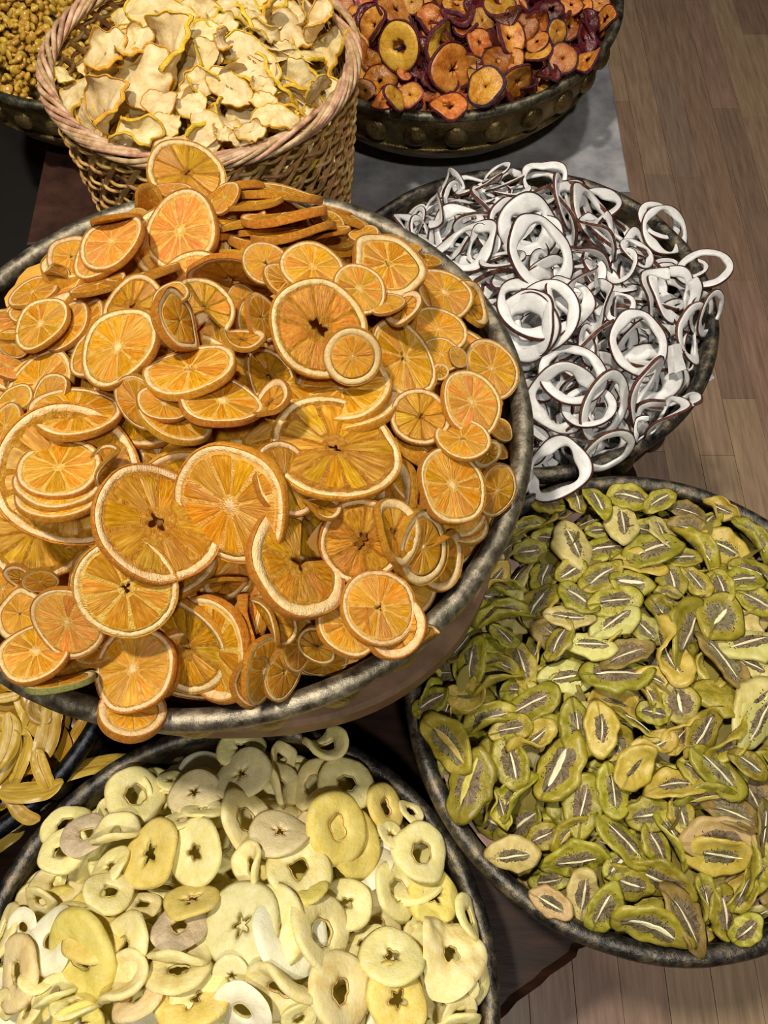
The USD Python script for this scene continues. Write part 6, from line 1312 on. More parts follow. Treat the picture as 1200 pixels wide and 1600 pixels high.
KIWI_DEEP = '''285 306 690 -5 3 19 23 373 239 681 10 3 17 20 201 197 699 1 -5 19 26 152 150 683 -3 -7 18 25 67 181 686 -13 -3 15 24 212 102 694 3 -7 18 20 204 72 696 4 1 20 28 167 261 702 -8 2 18 19 289 298 688 -1 6 19 24 267 208 691 6 11 15 23 214 50 675 -1 -17 11 25 199 177 700 -8 2 18 23 231 139 693 6 -6 18 21 145 316 688 0 7 19 22 243 101 694 0 0 20 20 186 79 691 -3 -6 19 27 78 236 688 -9 3 18 20 318 194 696 4 0 20 22 239 285 693 8 7 17 22 346 246 690 2 1 20 22 132 186 702 -3 -4 19 20 195 138 709 -2 -8 18 24 256 215 700 -5 4 19 27 279 116 702 -2 -6 19 26 262 78 673 7 -7 17 24 279 89 690 11 -4 16 25 213 207 700 -4 1 19 22 200 89 693 4 -8 18 20 268 205 708 -4 -5 19 21 184 316 674 6 11 15 23 306 203 684 -3 5 19 22 269 74 689 -1 -9 18 22 178 102 687 -4 -4 19 20 242 216 691 1 13 15 23 251 289 698 13 14 7 26 138 66 680 -6 -2 19 24 118 272 693 -9 -6 17 21 139 134 679 -3 -5 19 25 189 326 692 1 9 18 23 251 263 687 1 -1 20 19 302 211 685 1 4 20 21 218 224 708 0 7 19 27 256 329 678 6 2 19 20 109 153 686 -12 1 16 20 134 100 670 -6 -6 18 23 63 202 682 -14 3 14 26 114 232 695 -2 -3 20 26 119 271 685 -6 4 19 27 121 196 683 -4 8 18 22 330 278 687 5 -4 19 26 184 99 697 -3 2 20 25 181 166 700 -9 3 18 19 284 237 685 -1 -1 20 20 186 106 704 -8 -2 18 28 288 120 690 9 -1 18 19 116 112 684 -8 6 18 22 84 259 662 -4 1 20 28 128 295 668 -9 4 18 27 80 233 680 -8 5 18 22 239 92 699 0 -3 20 24 282 271 679 13 3 15 26 180 332 667 8 5 18 21 134 113 675 -1 -4 20 25 319 264 689 6 -2 19 20 211 198 700 2 -2 20 28 131 230 691 3 -4 19 22 172 265 697 -8 5 17 28 244 313 692 0 9 18 28 173 278 693 5 0 19 28 199 251 693 -5 5 19 27 83 188 692 -8 -9 16 20 111 249 686 2 -1 20 22 81 183 687 0 13 15 27 84 273 673 -8 12 13 20 116 194 686 -3 3 20 26 255 265 707 -3 7 19 22 349 188 676 9 -4 18 20 156 55 685 -1 -9 18 23 312 217 689 9 9 15 22 363 198 671 11 -2 16 19 301 329 675 11 5 16 23 292 334 675 5 11 16 20 191 152 697 -3 0 20 22 255 172 700 9 -1 18 23 237 134 693 5 -1 19 21 173 208 712 -2 -1 20 19 283 68 689 3 -4 19 26 77 192 665 0 7 19 26 230 215 694 -1 -3 20 20 129 90 685 -7 0 19 19 199 244 707 -1 -3 20 21 208 48 675 3 -3 20 25 250 324 678 9 -5 17 21 276 346 664 4 5 19 23 118 303 671 -2 4 19 23 343 241 681 9 2 18 28 244 197 700 3 -3 20 24 240 45 679 -1 -7 19 28 216 273 695 -1 0 20 19 239 346 676 3 9 18 26 231 272 694 4 1 20 28 296 181 704 1 -4 20 23 257 313 689 1 7 19 24 315 79 678 2 -8 18 25 211 127 697 -2 2 20 26 221 300 690 7 3 19 23 162 184 701 -5 -3 19 22 240 136 687 6 -9 17 23 238 284 691 7 6 17 24 204 210 706 -3 -4 19 24 250 205 688 8 -9 16 28 81 261 673 -8 -11 15 20 156 251 693 -3 7 18 25 350 245 676 7 5 18 27 227 221 706 0 1 20 26 300 80 680 2 0 20 27 133 181 701 -5 13 14 25 313 180 683 1 -6 19 20 180 329 689 -5 -1 19 26 170 72 692 -6 -6 18 25 281 196 685 7 10 16 23 121 258 690 -14 -6 13 26 90 188 676 0 2 20 22 106 222 675 -7 -2 19 19 366 256 661 12 3 16 24 301 119 677 4 1 20 19 214 103 701 2 -11 17 27 349 178 680 10 -2 17 25 249 181 713 0 4 19 25 286 293 689 0 1 20 20 139 152 704 -4 -1 20 27 202 275 698 -1 3 20 26 278 206 703 -2 13 15 20 295 327 685 9 -2 18 24 295 151 687 2 -3 20 24 231 277 702 7 4 18 26 173 131 698 1 -7 19 24 265 156 709 6 -4 19 27 299 217 707 10 3 17 23 218 254 703 3 -2 20 22 196 177 713 0 -3 20 26 280 143 706 7 -5 18 24 282 270 682 -1 3 20 23 320 232 684 5 10 16 24 281 246 700 0 -1 20 22 187 87 677 -3 -9 17 26 150 185 702 4 -6 19 20 325 210 682 5 0 19 20 138 95 682 -12 0 16 27 88 111 676 -7 0 19 26 354 282 660 7 4 18 23 266 135 687 4 -6 18 27 286 195 708 10 0 17 25 271 342 682 0 3 20 23 172 77 684 0 -13 15 27 358 125 681 8 -9 16 20 162 217 710 3 -1 20 25 377 204 661 9 2 18 20 89 273 668 -9 4 17 28 147 245 684 -1 3 20 24 214 105 717 9 -10 15 27 316 224 722 -11 6 16 28 216 320 710 2 8 18 19 236 282 718 2 12 16 27 156 83 706 13 -8 13 27 261 92 716 14 -2 15 26 173 293 713 -17 -4 10 21 238 321 712 4 15 12 24 57 261 686 13 14 7 22 96 116 704 -12 -9 13 27 156 57 705 0 -10 17 20 350 278 699 -16 1 12 25 245 178 729 5 11 16 23 287 140 717 9 -2 18 22 196 302 709 11 9 14 22 338 308 696 3 15 13 23 180 278 720 -13 5 15 24 189 336 692 -16 1 12 22 268 169 723 13 -12 8 19 139 264 712 -12 -9 13 28 228 347 700 11 -6 15 20 177 48 700 5 -7 18 19 357 257 700 7 -4 18 27 110 212 707 7 -9 16 24 157 251 717 7 -2 19 21 302 99 709 -6 -6 18 25 260 35 694 14 -2 14 17 116 135 710 -4 -6 19 26 163 308 715 -4 9 17 28 302 168 720 -4 -9 17 23 245 244 729 -9 6 17 27 278 79 708 0 -10 17 19 163 33 686 -14 -8 12 22 324 331 695 9 -6 17 19 125 166 717 5 9 17 23 183 247 725 4 -7 18 25 236 42 697 -5 -4 19 20 197 26 687 -1 -11 16 19 280 213 722 -12 -3 16 27 148 143 719 1 -10 17 22 207 91 715 -10 -7 16 19 305 203 725 2 16 11 21 210 54 706 -13 3 15 24 72 115 693 -6 -12 15 24 229 32 696 14 -7 13 22 236 102 724 3 -13 15 25 174 321 705 15 -9 10 26 274 324 706 9 9 16 20 203 283 725 1 15 13 22 224 271 722 -7 -7 17 19 294 290 710 -2 16 12 23 130 68 705 -11 -12 12 21 216 74 710 5 -16 11 20 267 241 725 10 -1 17 22 281 254 719 10 -8 16 26 159 227 720 -8 9 16 21 268 278 726 6 4 19 19 206 265 722 4 -13 15 24 97 156 710 9 -12 13 21 78 163 703 -7 -11 15 27 137 91 704 0 10 17 26 286 59 700 9 -14 11 19 295 81 707 -7 -10 16 27 165 137 719 -1 8 18 26 57 156 694 -5 -7 18 21 353 239 707 -15 2 13 27 238 260 722 8 -11 15 25 291 328 699 6 18 7 21 333 216 719 10 -9 15 27 193 202 732 -14 -2 15 21 253 153 731 2 -1 20 26 285 183 724 11 6 15 23 173 263 718 -1 -11 16 27 297 354 690 3 12 16 18 329 267 708 7 -2 19 27 314 320 702 -7 15 11 27 234 305 712 -10 11 13 25 291 307 706 -9 -3 17 27 329 251 713 -17 5 10 26 247 225 728 11 6 16 21 149 36 689 -6 -12 15 20 88 217 705 0 14 14 19 147 278 712 -12 8 14 22 46 190 687 2 15 13 19 215 363 698 9 12 13 20 349 303 688 -1 -9 18 22 225 88 720 13 -10 12 26 158 332 699 -6 14 13 23 264 187 726 -13 -9 12 23 83 198 709 8 -3 18 27 121 112 712 5 -9 17 21 145 345 698 -16 1 12 16 302 338 694 3 8 18 19 310 285 716 11 7 15 27 177 95 722 -1 -15 13 23 299 219 726 2 13 15 19 309 115 712 -1 -16 12 25 143 288 709 -6 12 15 21 316 175 715 0 -2 20 20 213 300 713 10 3 17 26 352 299 699 10 8 16 16 139 343 686 -1 0 20 20 311 146 718 -1 4 19 24 216 39 698 -13 -5 14 19 291 277 719 10 -7 16 24 262 256 725 -10 3 17 20 233 371 687 3 17 10 21 346 323 691 11 14 9 18 227 61 708 2 8 18 26 300 188 728 4 -5 19 23 230 366 690 5 1 19 21 134 249 721 3 9 18 21 214 23 681 12 -13 9 20 241 144 722 -8 -2 18 24 261 367 681 2 16 12 18 362 293 685 18 -4 7 20 139 125 715 -8 7 17 27 277 340 706 -13 5 14 22 217 366 685 11 -2 16 21 191 321 703 -2 13 15 21 215 218 720 8 -11 14 28 207 345 704 -2 18 9 22 70 115 685 -3 -17 10 20 64 127 686 -11 10 13 21 102 174 717 -7 4 18 19 335 293 704 16 7 10 24 220 253 731 9 12 13 20 218 138 721 -3 -6 19 21 99 304 695 -7 2 19 16 258 73 706 8 1 18 27 227 233 727 -1 -2 20 24 130 56 680 10 -13 11 18 252 278 718 -4 14 13 28 323 302 700 8 14 12 24 317 191 715 11 5 16 25 278 361 683 -9 5 17 16 258 317 715 8 13 13 23 254 297 714 1 11 16 27 48 171 685 -8 15 10 20 267 142 724 8 3 18 22 90 241 708 -6 11 16 23 239 160 729 10 -6 16 27 165 38 694 -14 6 13 23 336 231 711 17 -1 10 20 156 113 719 -3 3 20 20 73 221 701 -14 3 14 20 192 57 705 2 -10 17 21 117 70 688 -3 -4 19 17 219 287 718 -3 10 17 23 248 205 726 -10 6 16 25'''
PLUM = '''
plum|428 9616 8013|50 0 219 447|167|6 1 0
plum|313 9551 8082|-17 154 -468 85|138|7 0 1
plum|-228 9349 7839|160 -111 436 150|112|3 0 0
plum|-101 9278 7987|-52 -251 282 323|206|tall yellow-fleshed plum slice beside the basket rim
plum|133 9411 8086|59 112 50 481|233|7 0 0
plum|536 9371 7955|119 33 88 476|208|5 1 0
oval|630 9126 7885|7 269 -191 376|262|long curved plum slice standing behind the largest one
plum|817 9571 8013|-18 66 -457 192|173|7 1 2
dark|1013 9582 8007|239 -53 409 150|139|5 2 1
plum|1112 9416 7955|146 -72 373 290|161|5 2 0
plum|1073 9145 7872|130 -70 446 170|171|7 8 0
plum|1315 9575 8039|9 -2 83 493|200|6 2 1
dark|1383 9372 8054|-83 -38 330 364|165|6 2 0
amber|1547 9250 7991|138 13 124 464|179|7 2 0
amber|1723 9346 7971|237 0 157 411|160|5 3 0
plum|1379 9082 7973|58 86 -31 488|213|yellow plum slice with a dark crescent-shaped hole, upper middle
plum|1714 9114 7908|-35 -102 326 363|143|3 3 0
plum|1726 9002 7861|15 -87 -128 475|170|3 3 1
amber|2155 9632 7743|174 21 307 353|177|0 3 0
thickskin|1957 9320 7888|42 237 -325 294|139|small plum slice with a wide blue-black skin ring
dark|2342 9558 7626|147 -61 469 66|179|6 5 0
plum|2623 9855 7688|138 -192 -218 383|160|7 5 0
plum|2578 10131 7708|1 -67 404 287|132|7 3 2
plum|2182 9853 7866|27 62 -378 321|143|7 3 0
dark|1911 9592 7972|76 -55 237 430|140|6 3 0
dark|2405 9770 7713|-136 134 -457 70|144|7 4 1
thickskin|1999 8927 7830|129 -11 86 475|181|dark-skinned plum slice with a small brown center near the right rim
plum|2286 8918 7831|-57 -165 21 468|178|apricot-colored plum slice lying along the right rim
amber|1258 8804 7886|3 65 -419 266|190|3 2 0
plum|1402 8828 7875|65 -73 258 417|150|1 2 0
plum|1491 8707 7717|340 33 130 341|206|0 9 0
plum|1774 8837 7561|18 -120 33 484|126|3 4 2
dark|1627 8704 7541|348 100 -16 344|134|0 9 1
amber|-46 8803 7648|85 7 -317 377|208|3 7 0
amber|-212 8680 7615|-10 -241 383 212|124|4 6 2
plum|9 8311 7767|-44 -45 378 322|161|4 6 1
plum|115 8248 7844|-14 183 -94 456|159|4 6 0
pinkskin|282 8356 7799|98 -40 -236 428|155|pinkish plum slice at the front left with a rosy skin
dark|395 8860 7758|162 -80 464 50|138|1 7 0
dark|505 8728 7702|-72 236 -311 303|138|7 6 0
plum|229 8770 7762|71 3 333 366|96|2 7 0
plum|1028 8786 7720|-64 48 -480 113|110|5 9 0
dark|1850 8764 7736|-12 -56 111 484|137|3 4 0
hole|172 8949 7961|265 67 -316 275|266|flat yellow plum slice with a dark diamond-shaped stone hole
split|766 8838 7759|58 234 -231 372|297|largest plum slice, mottled amber with a slit in the middle
thickskin|1101 8389 7873|140 -106 -80 461|218|apricot plum slice with broad purple skin, front middle
plum|699 8276 7726|-7 0 -420 271|209|small orange plum slice at the front rim below the largest one
amber|-94 9227 7706|101 62 59 482|249|2 0 1
dark|-801 9904 7752|-187 149 -401 179|191|4 0 4
thickskin|1100 9081 7748|82 17 -151 469|206|1 1 1
pinkskin|2564 10025 7514|188 5 337 318|157|6 5 1
plum|2337 10091 7636|-16 -96 222 437|173|7 3 1
plum|74 8569 7526|245 -93 55 422|197|3 6 0
thickskin|171 8884 7657|-35 140 -478 31|170|5 6 0
amber|-725 10039 7802|-101 -22 154 464|169|5 0 4
plum|518 8602 7480|134 222 -340 258|177|4 10 0
plum|958 8924 7650|109 107 -405 250|229|0 8 0
dark|-352 9221 7699|-179 103 -447 87|180|3 0 2
dark|-149 9465 7912|209 -7 -171 421|200|5 0 0
dark|824 9507 7934|-8 78 489 72|246|7 1 1
plum|1906 9146 7644|115 -36 441 202|170|4 4 1
pinkskin|-369 9765 7870|33 210 -444 84|197|5 0 3
plum|-201 8722 7464|-8 -250 410 139|167|4 6 3
amber|583 9420 7827|17 -53 387 311|240|0 1 0
thickskin|129 9259 7918|65 -110 162 456|222|6 7 0
dark|678 8813 7565|-22 -101 126 472|193|6 10 0
dark|1214 8979 7733|178 -144 292 335|184|6 9 1
plum|979 8640 7503|29 23 456 202|208|3 9 0
thickskin|1774 8974 7540|36 142 -267 396|158|3 4 1
pinkskin|749 8562 7536|-119 -59 346 336|196|7 10 0
amber|2136 9125 7500|-71 254 -204 373|171|2 4 0
pinkskin|-105 9694 7977|89 -42 476 117|201|5 0 1
amber|-194 9092 7611|215 -114 53 434|222|2 0 0
thickskin|1488 9606 7935|38 164 -469 40|181|7 2 1
amber|-481 9150 7730|175 -39 -407 229|196|3 0 1
amber|923 9365 7893|-2 72 311 385|175|0 1 2
pinkskin|-372 9460 7820|-77 142 -291 373|220|4 0 1
thickskin|-639 9735 7811|88 -3 442 216|174|4 0 3
amber|828 9631 8016|-37 135 -476 59|233|6 1 1
dark|302 8777 7580|239 -110 -263 334|167|6 6 0
dark|577 9002 7753|92 -19 333 361|175|4 8 0
dark|281 8578 7528|133 -118 328 333|157|2 6 0
dark|1456 8741 7517|-105 212 -230 376|194|1 9 1
dark|1722 9802 7865|-186 109 -451 17|225|5 3 1
dark|1223 9167 7824|-69 -183 460 1|173|4 2 0
plum|584 9183 7806|218 20 41 447|229|7 1 0
dark|1903 8930 7493|104 208 -73 436|195|2 4 1
plum|-236 9362 7857|-39 -175 466 35|205|4 0 0
dark|2213 9225 7451|293 20 164 370|150|1 4 0
amber|1007 9464 7861|49 -77 386 305|229|6 8 0
dark|417 9016 7782|122 -238 345 243|217|3 1 0
pinkskin|-301 9631 7859|123 -106 2 473|167|5 0 2
pinkskin|1796 9068 7621|143 90 -470 20|179|4 4 0
amber|1205 8633 7570|200 109 -420 147|190|1 9 0
amber|1623 8958 7444|223 3 -271 356|200|0 9 2
plum|-298 8876 7597|194 59 304 342|191|3 7 1
thickskin|-532 9532 7829|-215 41 -164 418|234|4 0 2
'''
PLUM_ANCHORS = ['the tall slice by the basket', 'the long curved slice', 'the crescent-holed slice', 'the blue-ringed slice', 'the dark-rimmed brown slice', 'the slice along the right rim', 'the pinkish front slice', 'the diamond-holed slice', 'the largest slice', 'the purple-rimmed front slice', 'the small front rim slice']
PLUM_DEEP = '''21 951 758 -2 8 18 20 170 994 755 4 2 19 21 132 902 749 10 3 17 19 90 1077 773 10 1 17 24 143 966 767 4 0 20 23 -40 1051 750 -7 -2 19 22 56 1125 767 -6 3 19 21 213 997 746 2 -6 19 24 145 947 759 5 2 19 20 158 955 753 2 -1 20 17 54 1091 776 3 2 20 24 217 1121 752 12 8 14 17 175 1107 755 11 3 16 24 27 1149 760 -6 4 19 22 101 920 754 -5 -5 19 19 -44 1126 763 -13 0 15 23 -29 944 767 -12 -10 12 24 5 1052 776 2 8 18 22 13 1062 778 -2 3 20 16 115 995 766 5 -4 19 17 63 913 754 -9 -13 12 20 -1 987 757 -11 -2 17 22 -40 919 730 -5 -7 18 23 111 914 748 5 0 19 22 53 1202 743 4 6 19 24 -4 922 761 -5 -10 17 25 -17 1077 775 -1 -1 20 17 -74 1089 740 -4 3 19 21 2 987 757 -4 -1 20 20 -62 1102 744 -13 2 15 18 121 1020 772 0 -3 20 18 -51 1123 757 -8 6 18 22 -22 1083 766 -4 5 19 23 34 976 770 -5 -3 19 22 96 1201 758 7 10 16 17 -48 1069 771 0 -6 19 18 -53 930 742 -2 -13 15 21 57 1169 755 1 7 19 22 219 1078 758 12 -3 16 19 152 1191 742 -2 18 9 22 178 1029 753 6 1 19 21 68 1064 776 4 -6 19 23 -29 1060 779 -6 3 19 18 155 976 755 4 -2 19 17 113 899 763 -1 0 20 25 -27 997 754 -5 -2 19 17 160 1040 774 6 -3 19 22 -31 987 756 -3 5 19 18 181 996 767 4 0 20 24 204 1101 755 7 6 18 21 208 1062 745 -7 -9 17 21 16 1117 762 -3 12 16 25 -26 979 750 -10 -3 17 25 2 1104 780 -13 4 14 18 -16 958 763 6 1 19 24 19 1141 752 -4 -3 19 23 90 1205 738 3 6 19 16 127 892 747 5 -11 16 18 141 940 756 5 -12 15 16 125 1160 768 2 3 20 21 -23 1087 766 -1 2 20 18 3 992 764 -2 -5 19 20 94 921 759 7 -5 18 20 87 973 775 0 -11 17 21 151 897 747 4 -11 16 18 191 1125 739 -3 8 18 16 111 1075 778 6 0 19 17 4 1197 751 1 9 18 24 -5 1021 760 -4 0 20 16 225 1045 739 16 4 11 20 221 1011 758 13 2 15 16 112 1048 766 0 -3 20 24 107 1005 775 9 -1 18 19 186 1161 740 2 8 18 20 -8 1027 782 -5 7 18 21 -3 1123 760 -5 3 19 17 29 1002 771 8 -1 18 20 -20 906 741 -1 -2 20 24 171 921 750 1 -8 18 24 112 1046 772 9 0 18 16 104 940 752 6 7 18 17 125 1071 781 4 4 19 24 50 1033 784 0 10 17 23 127 1075 767 6 -1 19 20 -52 1097 753 1 -1 20 16 -80 1062 737 2 4 19 18 -70 1096 758 -8 -4 18 18 2 1019 762 -5 1 19 17 194 1003 750 8 2 18 19 128 969 779 -3 -8 18 17 -25 1066 756 -13 4 14 17 140 1195 745 6 8 17 21 71 960 773 -5 -7 18 17 132 1161 753 1 7 19 19 107 1014 767 0 -1 20 20 161 1146 758 6 1 19 19 -47 1091 770 -6 -3 19 20 109 1105 783 5 1 19 17 183 1016 750 7 -3 18 17 189 950 745 6 -1 19 24 64 1178 762 7 7 17 19 -86 1020 747 -11 -5 16 20 136 1165 755 6 11 15 19 58 974 783 -5 -7 18 21 68 985 763 6 4 19 19 83 1130 771 4 8 18 17 49 1100 778 5 5 19 16 67 1014 783 1 -6 19 19 -54 1146 750 -11 2 17 16 -39 935 739 -1 0 20 17 -34 1126 767 3 10 17 19 143 1079 781 -1 3 20 18 169 1118 747 5 2 19 19 32 1017 765 -7 0 19 23 6 1071 764 -9 0 18 16 32 1003 785 -5 -8 18 23 42 1115 760 -6 -1 19 17 -63 1025 755 1 0 20 17 10 923 764 1 -9 18 19 173 1116 770 5 2 19 24 1 889 754 -18 -1 9 17 241 1052 772 18 0 9 17 -55 996 784 5 11 16 20 162 993 798 -14 -2 14 22 -117 1078 758 -13 -6 14 18 -95 955 765 4 -9 17 14 46 880 758 -1 -18 9 19 17 987 796 -16 1 12 19 188 1009 787 6 -14 13 23 112 933 782 3 -9 18 18 221 937 756 16 2 11 18 258 1024 746 9 1 18 15 147 947 793 -5 2 19 18 -120 1036 747 -14 -8 12 20 -48 984 780 5 5 19 19 64 952 788 16 -7 10 16 217 970 761 8 -17 7 16 33 944 785 0 -17 10 23 -66 938 770 -14 10 10 21 266 1052 754 19 2 7 21 -42 893 754 -3 7 19 20 96 1012 802 -5 10 16 24 180 927 776 10 -11 13 18 -2 994 797 9 -3 18 23 139 1017 795 4 -14 14 19 12 911 776 15 -8 10 21 177 955 783 10 -12 12 18 -91 1050 772 -1 -9 18 19 -116 1061 758 -8 12 14 20 235 971 761 11 -12 11 17 60 887 763 9 11 14 19 -54 1010 783 0 -8 18 19 181 1021 792 2 -12 16 24 -110 1016 765 -9 -9 15 17 96 988 801 5 14 13 22 79 982 797 -11 7 16 21 34 966 798 10 -9 15 23 200 954 760 -4 -14 13 19 188 965 779 5 -15 12 23 23 916 786 -8 1 18 21 113 976 804 7 -15 11 21 81 882 744 -11 8 15 15 -54 929 775 -8 4 18 17 242 986 755 3 12 15 17 238 1025 774 -1 -12 16 19 -106 987 747 2 14 14 19 149 998 802 -2 6 19 21 -20 893 752 -16 -7 9 15 -67 1019 783 9 11 14 22 151 907 773 8 -16 10 20 162 943 784 11 10 13 23 145 927 782 5 -14 13 19 99 959 794 0 -7 19 24 14 954 789 -2 -4 19 23 210 984 774 17 -4 10 17 128 981 804 14 5 14 25 90 918 773 -12 2 16 18 113 995 806 -2 -16 11 25 221 990 767 -13 6 14 22 83 895 750 9 6 17 22 -65 904 748 -13 -11 11 15 -86 1024 775 7 -4 18 18 167 912 777 -10 -7 16 16 68 970 797 0 1 20 16 213 1034 781 -2 5 19 19 -119 1026 759 -10 16 8 15 166 964 792 13 6 14 19 76 916 784 4 11 16 16 224 956 749 16 8 9 16 -65 921 759 2 -12 16 17 154 888 763 5 0 19 15 -101 1005 761 -9 14 12 20 230 1036 776 17 -3 10 20 -69 951 772 -12 -1 16 23 -100 974 752 -5 12 15 20 -21 986 794 4 -4 19 17 124 939 774 16 3 12 20 206 1020 787 -11 -10 13 21 53 960 790 -12 4 16 24 77 904 770 -5 -7 18 18 242 953 748 -9 11 14 17 74 938 783 10 -3 17 23 -26 999 788 1 -11 17 20 40 983 798 -2 -9 18 25 194 1026 784 2 -12 16 22 -46 965 782 -1 12 16 18 137 968 800 7 -10 16 24 44 921 779 -14 -8 11 23 261 1039 750 15 2 13 20 175 1001 786 8 -9 16 24 -106 1042 769 -11 11 12 14 196 933 767 4 1 19 22 105 882 750 3 3 20 19 -7 936 782 -9 -9 15 24 32 892 768 16 -10 7 21 214 1008 784 16 6 10 20 134 879 763 -4 -1 19 14 24 902 769 10 -8 15 23 144 982 791 14 6 12 23 52 973 792 -7 -2 19 25 179 1035 788 2 10 17 25 188 989 789 12 12 11 18 -99 986 765 -7 6 18 15 212 926 758 -10 -4 17 18 210 1054 777 4 14 13 23 247 973 759 13 5 14 20 -4 905 761 3 9 18 16 73 996 804 14 -5 14 17 228 937 754 16 8 8 17 141 895 774 12 -13 10 21 161 884 740 8 3 18 14 155 1013 792 8 -10 16 21 17 1002 806 13 0 16 24 -93 941 753 -14 -10 10 16 132 1002 795 -3 12 16 24 6 969 793 5 -17 10 22 119 958 791 -2 -8 18 21 -118 996 759 -18 -3 8 14 -76 920 758 -13 -7 13 18 258 1065 748 8 15 11 18 223 1024 772 10 -2 17 18 -1 950 791 6 0 19 23 -81 971 768 5 -13 14 20 -50 897 753 6 -15 12 14 125 950 779 4 8 18 21 -40 1009 796 -3 -17 10 18 245 1017 759 -4 5 19 19 87 1002 801 11 8 15 22 30 1004 808 -3 -7 19 24 -87 1004 772 -5 16 11 23 -114 1055 746 -4 19 6 17 96 910 761 -1 6 19 20 -57 1028 790 3 12 16 19 96 975 798 -4 -1 20 22 -95 973 770 -12 0 16 14 63 983 798 16 1 12 17'''
